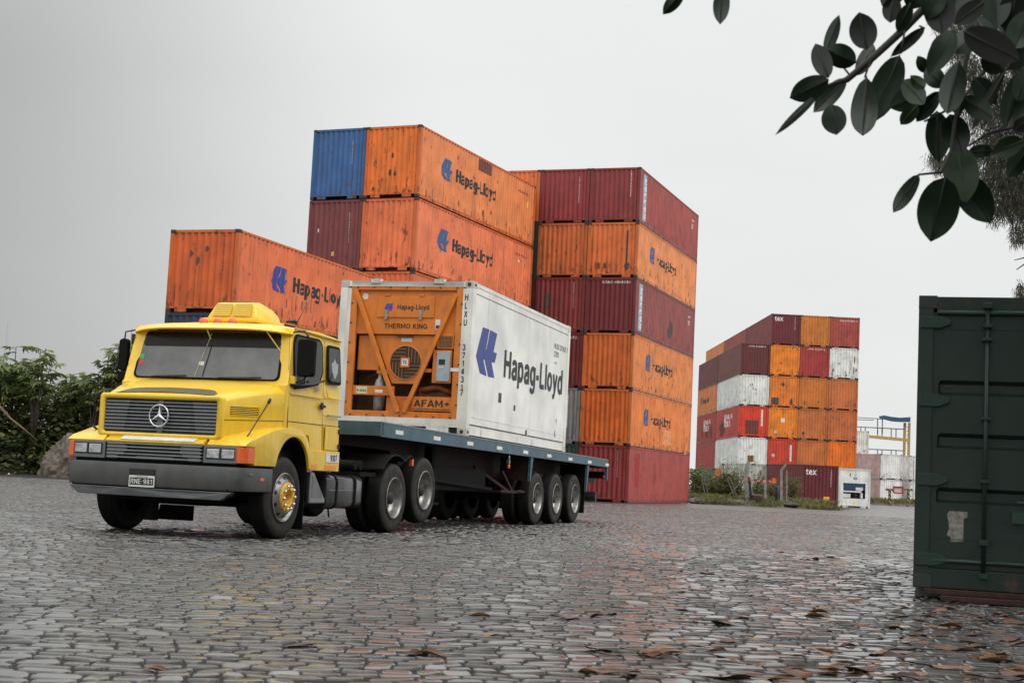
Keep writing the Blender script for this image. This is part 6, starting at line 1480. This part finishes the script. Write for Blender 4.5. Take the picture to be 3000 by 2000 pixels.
r = random.Random(4)
pts = [(10.0 + 8.0 * r.random(), 76.8 + 12 * r.random() ** 1.6, 0) for _ in range(15000)]
pts = [p for p in pts if math.sin(p[0] * 2.3 + 1) + math.sin(p[1] * 1.9 + p[0] * 1.1) + r.uniform(-.8, .8) > -.1]
pts = [(x, y, min(.34, (y - 76.6) * .12)) for x, y, z in pts]
cards('verge_grass', pts, M['grass'], 'rough green and straw coloured grass on the verge', 'grass', (.06, .34), .022, .7, 2)
cards('strip_grass', [(r.uniform(34, 50), r.uniform(141.5, 146), r.uniform(.1, .45)) for _ in range(4000)], M['grass'], 'grass on the strip before the white containers', 'grass', (.15, .5), .05, .5, 3)
YP = 79
def post(px, base, topy, bend=None, label='', name='fence_post', w=.13):
    a = at(px, base, YP); t = at(px, topy, YP); b = MB(); b.bar((a.x, YP, .05), (t.x, YP, t.z), w, w)
    if bend: c_ = at(bend[0], bend[1], YP); b.bar((t.x, YP, t.z - .03), (c_.x, YP, c_.z), w * .8, w * .8)
    o = b.build(name, M['concrete'], None, bevel=.01); tag(o, label, 'post'); return o
post(2188, 1455, 1366, (2194, 1352), 'thick grey fence post with a crooked top beside the steel bar', w=.20)
post(2242, 1460, 1362, None, 'straight concrete fence post in front of the mouldy white container')
post(2289, 1452, 1376, (2302, 1360), 'concrete fence post with a bent arm before the dark red container')
post(2305, 1450, 1378, None, 'thin pale fence post close to the dark red container', w=.07)
def boards(segs, name, m_, label, cat, w=.13):
    b = MB()
    for p, q in segs: b.bar(at(*p, YP - .6), at(*q, YP - .6), w, .05)
    o = b.build(name, m_, None); tag(o, label, cat); return o
boards([((2054, 1393), (2065, 1445)), ((2061, 1396), (2073, 1444)), ((2054, 1395), (2062, 1396))], 'grey_boards', M['wood'], 'pair of grey boards leaning in the weeds beside the tall stack', 'boards')
boards([((2129, 1400), (2150, 1450)), ((2138, 1398), (2156, 1448)), ((2129, 1401), (2139, 1399))], 'grey_boards', M['wood'], 'pair of grey boards leaning in the grass near the thick post', 'boards')
boards([((2180, 1400), (2138, 1448))], 'leaning_board', M['wood'], 'single board slanting across the leaning pair', 'board', .09)
boards([((2194, 1397), (2201, 1462))], 'steel_bar', M['black'], 'black steel bar standing against the thick post', 'bar', .12)
boards([((2198, 1430), (2207, 1447))], 'bent_pipe', M['alu'], 'short bright bent pipe above the rusty crate', 'pipe', .04)
b = MB(); b.bar(at(2180, 1404, YP - .8), at(2268, 1411, YP - .8), .10, .10); rl = b.build('striped_rail', mat('red_white_rail', (.50, .30, .27), .6, 0, .5, 1.5), None); tag(rl, 'red and white striped rail fixed across the fence posts', 'rail')
for k in range(5):
    p = at(2190 + 18 * k, 1404.8 + 1.4 * k, YP - .8); q = at(2199 + 18 * k, 1405.5 + 1.4 * k, YP - .8); b = MB(); b.bar(p, q, .104, .104); b.build('red_band', mat('red_band', (.30, .035, .02), .6) if 'red_band' not in bpy.data.materials else bpy.data.materials['red_band'], rl)
b = MB(); c_ = at(2267, 1407, YP - .85); b.bar(c_ + Vector((0, 0, -.15)), c_ + Vector((0, 0, .13)), .16, .10); b.build('end_plate', M['amber'], rl)
a = at(2278, 1449, YP); b = MB(); b.lathe([(0, .16), (.5, .15), (.95, .13), (.98, .10), (.985, .001)], (a.x, YP, .15), 'z', 12); o = b.build('stump', M['black'], None); tag(o, 'dark charred stump at the right end of the striped rail', 'stump')
cr = [at(2204, 1449, YP - 1.5), at(2236, 1453, YP - 1.5), at(2231, 1469, YP - 1.5), at(2206, 1464, YP - 1.5)]
b = MB(); b.add(cr + [p + Vector((0, .5, .08)) for p in cr], [(0, 1, 2, 3), (7, 6, 5, 4), (0, 4, 5, 1), (1, 5, 6, 2), (2, 6, 7, 3), (3, 7, 4, 0)]); o = b.build('rusty_crate', M['plank'], None, bevel=.02); tag(o, 'tilted rusty brown crate at the edge of the verge', 'crate')
for i, (px, py, sc, m_, nm, lb) in enumerate(((2172, 1466, .22, M['rock'], 'stone', 'pale grey stone on the verge left of the rusty crate'), (2108, 1460, .20, M['black'], 'debris_heap', 'small heap of black debris in the grass'), (2318, 1466, .26, M['black'], 'metal_trough', 'dark trough lying in the grass by the dark red container'), (2040, 1455, .28, M['wood'], 'brush_pile', 'pile of dry brush at the foot of the tall stack'))):
    bm = bmesh.new(); bmesh.ops.create_icosphere(bm, subdivisions=3, radius=1); rr = random.Random(i)
    for v in bm.verts: v.co *= 1 + .25 * math.sin(v.co.x * 5 + i) * math.cos(v.co.y * 4) + rr.uniform(-.08, .08)
    me = bpy.data.meshes.new(nm); bm.to_mesh(me); bm.free(); me.materials.append(m_); o = link(nm, me); g_ = at(px, py, YP - 1.5); o.location = (g_.x, g_.y, .12 if i != 2 else .16); o.scale = (sc * (1.6 if i in (2, 3) else 1), sc, sc * .6); tag(o, lb, nm.split('_')[0] if i != 1 else 'debris')

pts = []
for k in range(9000):
    q_ = at(r.uniform(2020, 2235), 1450, 87); v = r.random(); tp_ = 1.35 + .45 * math.sin(q_.x * 3) - .25 * max(0, q_.x - 12.2)
    pts.append((q_.x, 85 + r.random() * 3, .15 + tp_ * v))
cards('weed_thicket', pts, M['weed'], 'dense green thicket filling the ground behind the leaning boards', 'thicket', (.12, .32), .05, 1.2, 8, up=.3)
# leafy shrubs: stems + small leaves in loose clumps
def shrub(x, y, h, w, n, label, m_, seed, leaf=.10, base=0.0, name='shrub', lw=.03, group=None):
    r = random.Random(seed); root = empty(name, (x, y, base)); tag(root, label, 'shrub', group)
    b = MB(); tips = []
    for k in range(9):
        a = r.uniform(0, 6.28); rr = w * r.uniform(.2, 1.0); hh = h * r.uniform(.6, 1)
        p = [(0, 0, 0), (rr * .25 * math.cos(a), rr * .25 * math.sin(a), hh * .4), (rr * .7 * math.cos(a + .3), rr * .7 * math.sin(a + .3), hh * .75), (rr * math.cos(a + .4), rr * math.sin(a + .4), hh)]
        b.tube(p, [.03, .022, .014, .006], 5); tips.append(p)
    b.build('stems', M['bark'], root)
    pts = []
    for k in range(n):
        p = tips[r.randrange(len(tips))]; t = r.uniform(.5, 3); i = int(min(t, 2.99)); f = t - i
        q = [p[i][j] * (1 - f) + p[min(i + 1, 3)][j] * f for j in range(3)]
        s_ = w * .28; pts.append((q[0] + r.gauss(0, s_), q[1] + r.gauss(0, s_), max(.03, q[2] + r.gauss(0, s_ * .7))))
    cards('leaves', pts, m_, None, None, (leaf * .6, leaf * 1.3), lw, 1.2, seed, None, root, up=.3)
    return root
for i, (px, Y, h, w, n, lb, m_) in enumerate(((2045, 86, 1.9, .8, 900, 'grey green shrub filling the corner beside the tall stack', 'weed'), (2085, 88, 1.6, .9, 900, 'shrub growing behind the leaning boards', 'weed'), (2130, 86, 2.4, .8, 800, 'tall shrub with upright twigs left of the thick post', 'weed'),
      (2165, 84, 2.0, .6, 500, 'bushy weed directly left of the thick fence post', 'weed'), (2215, 82, 1.6, .6, 350, 'thin climbing weed in front of the mouldy white container', 'weed'), (2262, 83, 1.3, .6, 500, 'low weeds around the charred stump', 'weed'), (2322, 82, 1.5, .55, 900, 'yellowish weed leaning on the dark red ground container', 'grass'))):
    a = at(px, 1450, Y); shrub(a.x, Y, h, w, n, lb, M[m_], 20 + i, .13, .25)

# ------------------------------------------------------------------ left: castor plants, undergrowth, rubble
def palmate(b, c, d, up, s, r):
    "one palmate leaf: seven lobes around the stalk end"
    side = d.cross(up).normalized()
    for k in range(7):
        a = R_(-105 + 35 * k); L_ = s * (1 - .28 * abs(k - 3) / 3) * r.uniform(.85, 1.1); ld = (d * math.cos(a) + side * math.sin(a)); ls = ld.cross(up).normalized() * (L_ * .15)
        droop = -up * 0 + Vector((0, 0, -1)) * L_ * .30
        b.add([c, c + ld * L_ * .45 + ls + droop * .15, c + ld * L_ + droop, c + ld * L_ * .45 - ls + droop * .15], [(0, 1, 2, 3)])
def castor(x, y, h, spread, seed, label, base=1.0, n=70):
    r = random.Random(seed); root = empty('castor_plant', (x, y, base)); tag(root, label, 'plant')
    st = MB(); lf = MB(); hh = h - base
    for k in range(6):
        a = r.uniform(0, 6.28); rr = spread * r.uniform(.15, 1); th = hh * r.uniform(.72, 1.0)
        pth = [Vector((0, 0, 0)), Vector((rr * .3 * math.cos(a), rr * .3 * math.sin(a), th * .45)), Vector((rr * math.cos(a), rr * math.sin(a), th))]
        st.tube(pth, [.05, .035, .015], 6)
        for j in range(n // 6):
            t = r.uniform(.25, 1) ** .7; p = pth[1].lerp(pth[2], (t - .25) / .75) if t > .25 else pth[1]
            az = r.uniform(0, 6.28); d = Vector((math.cos(az), math.sin(az), r.uniform(-.1, .35))).normalized(); e = p + d * r.uniform(.15, .42)
            st.tube([p, p.lerp(e, .5) + Vector((0, 0, .05)), e], .008, 4, False)
            up = (Vector((0, 0, 1)) + Vector((r.gauss(0, .45), r.gauss(0, .45), 0))).normalized(); d2 = (d - up * d.dot(up)).normalized()
            palmate(lf, e, d2, up, r.uniform(.32, .55), r)
    st.build('stems', M['bark'], root); lf.build('leaves', M['castor'], root, recalc=False); return root
for i, (px, ytop, Y, sp, lb) in enumerate(((8, 1000, 60, 1.1, 'castor plant at the far left edge'), (52, 1015, 62, .9, 'castor plant second from the left edge, behind the pale mast'), (118, 1018, 60, 1.0, 'castor plant with drooping leaf clusters standing apart against the sky'), (175, 1100, 62, .8, 'low castor plant in the dip of the hedge'),
    (232, 1085, 61, .9, 'castor plant rising right of the dip'), (285, 1050, 60, .8, 'castor plant left of the tall one by the mirror'), (340, 992, 60, .75, 'tallest castor plant, beside the truck mirror'), (395, 1020, 61, .8, 'castor plant seen just left of the cab'), (450, 1060, 62, .9, 'castor plant behind the windscreen pillar'))):
    a = at(px, ytop, Y); castor(a.x, Y, a.z, sp, 40 + i, lb, 1.2, 84)
r = random.Random(77); pts = []
for k in range(40000):
    x = r.uniform(-30, -10); top = 3.6 + .7 * math.sin(x * 1.1) + .4 * math.sin(x * 2.7); v = r.random() ** .8
    pts.append((x, 59.2 + 4 * r.random() + v * 1.2, .1 + top * v))
cards('undergrowth', pts, M['under'], 'dense dark undergrowth below the castor plants', 'undergrowth', (.14, .40), .075, 1.3, 5, up=.2)
b = MB(); b.tube([at(-40, 1150, 58.6), at(0, 1192, 58.6), at(30, 1225, 58.5), at(63, 1251, 58.4), at(110, 1290, 58.4)], [.07, .065, .05, .04, .02], 6); o = b.build('fallen_branch', mat('pale_branch', (.16, .10, .06), .8, 0, .4), None); tag(o, 'bare brown branch slanting down through the undergrowth', 'branch')
bm = bmesh.new(); bmesh.ops.create_icosphere(bm, subdivisions=5, radius=1)
from mathutils import noise as mn
for v in bm.verts: v.co *= 1 + .16 * mn.noise(v.co * 2.2) + .09 * mn.noise(v.co * 7) + .06 * mn.noise(v.co * 18)
me = bpy.data.meshes.new('rubble_mound'); bm.to_mesh(me); bm.free(); me.materials.append(M['rock']); o = link('rubble_mound', me); g_ = at(200, 1390, 57.5); o.location = (g_.x + .1, 57.8, -.1); o.scale = (1.35, 1.2, 1.75); tag(o, 'heap of reddish rubble and soil at the foot of the plants', 'rubble heap')
b = MB(); a = at(25, 945, 150); a2_ = at(17, 1050, 150); b.tube([(a2_.x, 150, 0), (a.x, 150, a.z)], [.20, .12], 8); o = b.build('mast', mat('pale_mast', (.30, .31, .32), .6), None); tag(o, 'slim pale mast far behind the plants at the left edge', 'mast')
for i in range(16):
    px = r.uniform(0, 225); g_ = ground_at(px, r.uniform(1384, 1396)); b = MB(); s_ = r.uniform(.05, .13)
    b.add([(-s_, -s_, 0), (s_, -s_ * .8, 0), (s_ * .9, s_, 0), (-s_ * .8, s_, 0), (0, 0, s_ * .8)], [(0, 1, 4), (1, 2, 4), (2, 3, 4), (3, 0, 4), (3, 2, 1, 0)]); o = b.build('pebble', M['label'] if i % 2 else M['plank'], None); o.location = (g_.x, min(g_.y, 59), 0.02); o.rotation_euler = (0, 0, i); tag(o, 'small stone or scrap lying along the muddy edge at the left', 'stone', 'stones along the muddy edge')

# ------------------------------------------------------------------ rubber tree hanging into the top right corner
zz = lambda x, y: (1900 + x / 2.0909, y / 2.0909)
RT = empty('rubber_tree', (2.6, 4.4, 0)); tag(RT, 'rubber tree whose big dark leaves hang into the top right corner', 'tree')
RTo = Vector(RT.location)
b = MB(); b.tube([(0, 0, 0), (.05, .02, 1.0), (-.05, .0, 2.2), (.1, .05, 4.0)], [.22, .18, .15, .10], 12); b.build('trunk', M['bark'], RT)
def zp(x, y, Y): px, py = zz(x, y); return at(px, py, Y) - RTo
b = MB(); b.tube([(-.05, 0, 2.9), zp(2500, -300, 4.0), zp(2150, -60, 4.0), zp(1990, 40, 4.0)], [.06, .035, .02, .012], 8)
b.tube([zp(2150, -60, 4.0), zp(1850, -60, 4.0), zp(1680, 60, 4.0), zp(1560, 185, 4.0), zp(1380, 350, 3.98), zp(1215, 490, 3.96), zp(1110, 520, 3.95), zp(1042, 574, 3.94)], [.02, .015, .012, .011, .010, .009, .004, .003], 8)
b.tube([zp(2030, -30, 4.05), zp(1985, 180, 4.0), zp(1940, 400, 4.0), zp(1915, 560, 3.96), zp(1880, 720, 3.94), zp(1852, 930, 3.92), zp(1795, 1055, 3.9), zp(1655, 1070, 3.88)], [.012, .008, .007, .007, .006, .005, .004, .003], 8)
b.tube([zp(2200, -40, 4.1), zp(2170, 330, 4.1), zp(2060, 430, 4.1), zp(1900, 640, 4.05), zp(1690, 745, 4.02)], [.012, .008, .006, .004, .003], 8)
b.tube([zp(2300, 60, 4.1), zp(2260, 380, 4.1), zp(2190, 430, 4.1)], [.01, .006, .004], 6)
b.tube([zp(1960, 895, 4.1), zp(2080, 820, 4.1), zp(2310, 760, 4.1)], [.003, .004, .006], 6)
for p in (((1570, 190), (1545, 330)), ((1360, 370), (1325, 475)), ((1195, 415), (1225, 452)), ((1660, 160), (1690, 175))): b.tube([zp(*p[0], 3.97), zp(*p[1], 3.96)], [.003, .003], 6)
b.build('branches', M['stalk'], RT)
rc_ = np.random.default_rng(8); nC = 52000
yc = rc_.uniform(-5, 15.5, nC); xc = rc_.uniform(.3, 11.5, nC) ; xc = np.maximum(xc, .9 + .0 * yc)
zc_ = 1.75 + .385 * np.maximum(yc, 0) + rc_.uniform(0, 1.6, nC) + .10 * np.maximum(0, xc - 2)
kk = (np.sin(xc * 1.7 + 1) + np.sin(yc * 1.3) + rc_.uniform(-1, 1.6, nC)) > -1.3
Pc = np.stack([xc - 2.6, yc - 4.4, zc_], 1)[kk]
dC = rc_.normal(0, 1, (len(Pc), 3)) * [1, 1, .45]; dC /= np.linalg.norm(dC, axis=1)[:, None]
sC = np.cross(dC, rc_.normal(0, .5, (len(Pc), 3)) + [0, 0, 1]); sC /= np.linalg.norm(sC, axis=1)[:, None]
lC = rc_.uniform(.12, .22, len(Pc))[:, None]
VC = np.stack([Pc, Pc + dC * lC * .5 + sC * lC * .27, Pc + dC * lC, Pc + dC * lC * .5 - sC * lC * .27], 1).reshape(-1, 3)
meC = bpy.data.meshes.new('crown'); meC.from_pydata(VC.tolist(), [], np.arange(4 * len(Pc)).reshape(-1, 4).tolist()); meC.materials.append(M['fleafg']); link('crown', meC, RT)
rl_ = random.Random(12)
def fleaf(bx, by, tx_, ty, w, kind='d', Y=None):
    Y = Y or rl_.uniform(3.75, 4.15); p = zp(bx, by, Y); q = zp(tx_, ty, Y + rl_.uniform(-.06, .06)); ln = (q - p).length; W_ = w / 2.0909 / CF * Y / 2
    d = (q - p).normalized(); cam_dir = ((p + q) / 2 + RTo - Vector((0, 0, CH))).normalized(); s = d.cross(cam_dir).normalized(); nrm = s.cross(d).normalized()
    nU, nV = 12, 4; vs = []; fold = rl_.uniform(-.35, .45); cv = rl_.uniform(-.12, .12)
    for i in range(nU + 1):
        t = i / nU; prof = (math.sin(math.pi * min(1, t * .97 + .02) ** .85) ** .62) if t < .93 else None
        pr = (max(0, 1 - ((t - .48) / .48) ** 2) ** .60) if t < .955 else .10 * (1 - t) / .045
        c = p + d * ln * t + nrm * cv * ln * math.sin(math.pi * t)
        for j in range(-nV, nV + 1):
            u = j / nV; vs.append(c + s * W_ * pr * u + nrm * (fold * W_ * abs(u) * pr - (.04 * W_ if j == 0 else 0)))
    m_ = 2 * nV + 1; b = MB(); b.add(vs, [(i * m_ + j, i * m_ + j + 1, (i + 1) * m_ + j + 1, (i + 1) * m_ + j) for i in range(nU) for j in range(2 * nV)], True)
    o = b.build('leaf', {'d': M['fleaf'], 'u': M['fleafu'], 'g': M['fleafg']}[kind], RT, recalc=False)
    b = MB(); b.tube([p - nrm * .003, p + d * ln * .5 + nrm * (cv * ln - .004), q], [.0022, .0018, .0008], 5); b.build('midrib', M['stalk'] if kind == 'd' else M['weedrib'], o)
M['weedrib'] = mat('pale_midrib', (.035, .045, .02), .6)
for L_ in [(215, -60, 88, 90, 90), (455, -90, 438, 152, 105), (1085, 330, 1168, 92, 82), (1338, 305, 1290, 76, 172, 'u'), (1102, 480, 1022, 268, 125, 'u'), (1272, 385, 1078, 300, 150), (1105, 488, 864, 602, 150), (1275, 465, 1380, 275, 100),
 (1045, 573, 777, 828, 52, 'u'), (1210, 482, 1010, 690, 112), (1120, 640, 1152, 828, 155), (1335, 472, 1312, 834, 168), (1538, 340, 1358, 760, 190), (1692, 172, 1482, 350, 72), (1500, -30, 1480, 142, 118, 'u'), (1605, 20, 1525, 203, 92), (1765, -70, 1800, 212, 190, 'u'),
 (2055, 10, 1873, 152, 125, 'u'), (1930, 190, 2275, 372, 190, 'u'), (1868, 190, 1712, 462, 150), (1695, 560, 1476, 662, 150, 'g'), (1652, 640, 1543, 764, 92, 'g'), (1785, 560, 1640, 748, 100), (1705, 445, 1648, 343, 75, 'g'), (1690, 545, 1604, 463, 80, 'g'), (1560, 490, 1690, 640, 130, 'g'),
 (1765, 680, 1780, 994, 152), (1845, 700, 1925, 945, 170), (1657, 1068, 1498, 1303, 98), (1818, 1085, 1728, 1482, 255), (1890, 895, 1945, 1245, 215, 'g'), (1900, 1060, 2097, 1367, 205), (1925, 600, 2112, 722, 132), (2190, 420, 1977, 803, 60, 'u'), (2285, 440, 2192, 792, 150), (1955, 935, 2112, 920, 85), (2295, 860, 2102, 945, 125, 'g'),
 (2330, 900, 2198, 1092, 120), (2330, 730, 2238, 800, 90, 'u'), (1900, 380, 1830, 700, 160), (1860, 470, 1905, 720, 110), (1990, 480, 2130, 640, 130), (1660, -80, 1600, 60, 140), (1560, -120, 1430, 40, 150), (1900, -100, 1830, 150, 150), (2010, 180, 1880, 330, 150), (1990, 100, 2080, 330, 170), (2120, -80, 2130, 180, 190), (2260, -60, 2200, 210, 180, 'u'), (2350, 60, 2240, 300, 190), (2050, 330, 2180, 440, 150), (2310, 260, 2200, 430, 150), (1830, 200, 1760, 400, 140), (2340, 420, 2260, 620, 140),
 (1700, 420, 1810, 540, 120), (1780, -60, 1700, 120, 150), (2000, -120, 2010, 90, 160), (2330, -80, 2330, 150, 150)]:
    fleaf(*L_[:5], kind=L_[5] if len(L_) > 5 else 'd')

# fine-needled tree behind, at the right edge
YC = 40
NT = empty('needle_tree', (19.5, 41, 0)); tag(NT, 'fine needled tree with drooping foliage behind the big leaves at the right edge', 'tree'); NTo = Vector(NT.location)
b = MB(); b.tube([(0, 0, 0), (.2, 0, 5), (-.1, .2, 10), (0, 0, 16)], [.40, .30, .22, .08], 10); b.build('trunk', M['bark'], NT)
b = MB(); rn = random.Random(9); cl_ = []
poly_c = [(2960, 120, 60), (2990, 200, 60), (2880, 240, 45), (2930, 300, 55), (2985, 380, 60), (2870, 330, 40), (2905, 420, 45), (2960, 480, 55), (2890, 500, 38), (2760, 480, 22), (2735, 470, 14), (2800, 500, 22), (2930, 560, 45), (2985, 560, 40), (2920, 620, 25), (2990, 640, 30), (2965, 600, 30), (2985, 690, 20), (2800, 130, 35), (2850, 60, 50), (2830, 200, 35), (2780, 60, 35), (3060, 300, 90), (3080, 500, 90), (3060, 120, 90), (3150, 400, 120), (3150, 200, 120), (2870, 560, 25), (2995, 865, 12), (2990, 840, 10), (2790, 240, 22), (2960, 50, 60)]
pts_ = []
for (cx_, cy_, rr_) in poly_c:
    for k in range(int(rr_ * rr_ * .15) + 14):
        a = rn.uniform(0, 6.28); q = rr_ * 1.25 * rn.random() ** .6
        pts_.append(at(cx_ + q * math.cos(a), cy_ + q * math.sin(a) * 1.1, YC + rn.uniform(-1.8, 1.8)) - NTo)
V = []; F = []
for p in pts_:
    for k in range(6):
        L_ = rn.uniform(.10, .26); d = Vector((rn.gauss(0, .5), rn.gauss(0, .5), -1)).normalized(); s_ = Vector((rn.uniform(-1, 1), rn.uniform(-1, 1), rn.uniform(-.3, .3))).normalized() * .011; o_ = p + Vector((rn.gauss(0, .07), rn.gauss(0, .07), rn.gauss(0, .07))); n_ = len(V)
        V += [tuple(o_ - s_), tuple(o_ + s_), tuple(o_ + d * L_)]; F.append((n_, n_ + 1, n_ + 2))
me = bpy.data.meshes.new('crown'); me.from_pydata(V, [], F); me.materials.append(M['needles']); link('crown', me, NT)
b = MB()
for p0_, p1_ in (((3300, 300), (2880, 420)), ((3300, 450), (2745, 475)), ((3300, 150), (2850, 200)), ((3300, 520), (2930, 600)), ((3200, 800), (2985, 865)), ((3300, 600), (2985, 700)), ((3150, 720), (2978, 790)), ((3150, 770), (2972, 762)), ((3150, 700), (2990, 715))):
    a = at(*p0_, YC + .5) - NTo; c_ = at(*p1_, YC) - NTo; b.tube([a, a.lerp(c_, .5) + Vector((0, 0, .25)), c_], [.07, .04, .012], 6)
b.build('limbs', M['bark'], NT)

# ------------------------------------------------------------------ fallen leaves
def lm(name, col): return mat(name, col, .42, 0, .55, 25, .4, 90)
LMs = [lm('dry_leaf_brown', (.20, .085, .04)), lm('dry_leaf_dark', (.08, .036, .022)), lm('dry_leaf_tan', (.34, .18, .085)), lm('dry_leaf_yellow', (.50, .28, .05))]
def leafmesh(seed, m_):
    r = random.Random(seed); nU, nV = 12, 4; vs = []; curl = r.uniform(.6, 1.5) * r.choice((1, 1, -.6)); arch_ = r.uniform(-.12, .35); tw = r.uniform(-.5, .5); W_ = r.uniform(.20, .27)
    for i in range(nU + 1):
        t = i / nU; pr = max(.02, (max(0, 1 - (2 * t - 1) ** 2)) ** .62); x = t - .5
        for j in range(-nV, nV + 1):
            u = j / nV; ang_ = u * curl * (.8 + .4 * math.sin(5 * t + seed)); y = W_ * pr * (math.sin(ang_) / max(.3, abs(curl))) ; z = W_ * pr * (1 - math.cos(ang_)) / max(.5, abs(curl)) * (1 if curl > 0 else -1)
            z += arch_ * (t - .5) ** 2 + .012 * math.sin(9 * t + 4 * u + seed); c_, s_ = math.cos(tw * x * 2), math.sin(tw * x * 2)
            vs.append((x, y * c_ - z * s_, y * s_ + z * c_))
    zmin = min(v[2] for v in vs); vs = [(x, y, z - zmin) for x, y, z in vs]
    m2_ = 2 * nV + 1; b = MB(); b.add(vs, [(i * m2_ + j, i * m2_ + j + 1, (i + 1) * m2_ + j + 1, (i + 1) * m2_ + j) for i in range(nU) for j in range(2 * nV)], True)
    z0 = vs[nV][2]; b.tube([(-.5, 0, z0), (-.6, .02, z0 + .03), (-.72, .05, z0 + .02)], [.010, .008, .006], 5)
    return b.mesh('fallen_leaf', m_, recalc=False)
LMe = [leafmesh(k, LMs[(0, 1, 0, 2, 1, 0, 2, 0)[k]]) for k in range(8)] + [leafmesh(31, LMs[3]), leafmesh(33, LMs[3])]
rf_ = random.Random(3)
hand = [(450, 1962, 85), (870, 1890, 125), (1210, 1915, 100), (1270, 1918, 110), (1275, 1680, 30), (1475, 1695, 40), (1395, 1805, 90), (1500, 1820, 55), (1665, 1812, 100), (1640, 1805, 70), (1950, 1772, 75), (2075, 1680, 55), (2170, 1678, 60), (2268, 1672, 28), (2040, 1728, 55), (2075, 1768, 30), (1895, 1730, 22),
 (2230, 1745, 40), (2265, 1785, 85), (2160, 1812, 75), (2025, 1820, 80), (2120, 1828, 90), (2200, 1855, 40), (2400, 1808, 100), (1920, 1865, 50), (2130, 1880, 95), (2070, 1898, 150), (1965, 1912, 140), (1915, 1925, 100), (1900, 1925, 70), (2180, 1945, 120), (2230, 1950, 70), (1810, 1972, 150), (1850, 1978, 120), (1720, 1968, 100), (2130, 1990, 180), (2200, 1985, 160),
 (2575, 1915, 110), (2630, 1922, 110), (2400, 1905, 100), (2390, 1640, 45), (2440, 1636, 60), (2560, 1622, 40), (2360, 1640, 40), (2280, 1618, 40), (2330, 1922, 60), (2500, 1760, 70), (2750, 1790, 90), (2850, 1805, 110), (2920, 1800, 80), (2980, 1825, 90), (2780, 1835, 80), (2700, 1858, 70), (2860, 1880, 130), (2960, 1890, 120), (2920, 1935, 150), (2700, 1945, 110), (2790, 1960, 140), (2530, 1965, 130), (2600, 1985, 150), (2480, 1975, 120), (2430, 1960, 90), (2680, 1985, 120), (2880, 1985, 150), (2970, 1975, 120), (2330, 1978, 110), (2760, 1900, 100), (2640, 1870, 60), (2660, 1885, 70), (2900, 1760, 60), (2820, 1770, 70), (2560, 1850, 40), (2420, 1850, 40), (1990, 1670, 30), (2120, 1700, 30), (1560, 1566, 38), (1660, 1570, 38), (2450, 1560, 40), (2520, 1590, 30), (2580, 1540, 28), (2700, 1550, 30)]
for k in range(40):
    t = rf_.random() ** .6; hand.append((1700 + 1300 * rf_.random(), 1620 + 380 * t, 40 + 60 * t))
for i in range(75): hand.append((rf_.uniform(2400, 3050), rf_.uniform(1760, 2000), rf_.uniform(35, 95)))
yel = [(1440, 1862, 60), (1255, 1752, 28), (2440, 1645, 16), (2470, 1690, 22), (2520, 1646, 18)]
for (px, py, w) in hand:
    g_ = ground_at(px, py); sc = max(.07, min(.22, w / CF * g_.y * 1.0)); o = link('fallen_leaf', LMe[rf_.randrange(8)]); o.location = (g_.x, g_.y, .002); o.scale = (sc, sc, sc * rf_.uniform(.35, .85))
    o.rotation_euler = (rf_.gauss(0, .12), rf_.gauss(0, .08), rf_.choice((0, math.pi)) + rf_.gauss(0, .5)); tag(o, 'dry brown curled leaf lying on the wet cobbles', 'leaf', 'dry leaves fallen on the cobbles')
for (px, py, w) in yel:
    g_ = ground_at(px, py); sc = max(.06, w / CF * g_.y); o = link('fallen_leaf', LMe[8 + rf_.randrange(2)]); o.location = (g_.x, g_.y, .002); o.scale = (sc, sc, sc); o.rotation_euler = (0, 0, math.pi + rf_.gauss(0, .4)); tag(o, 'small yellow leaf lying on the wet cobbles', 'leaf', 'yellow leaves fallen on the cobbles')
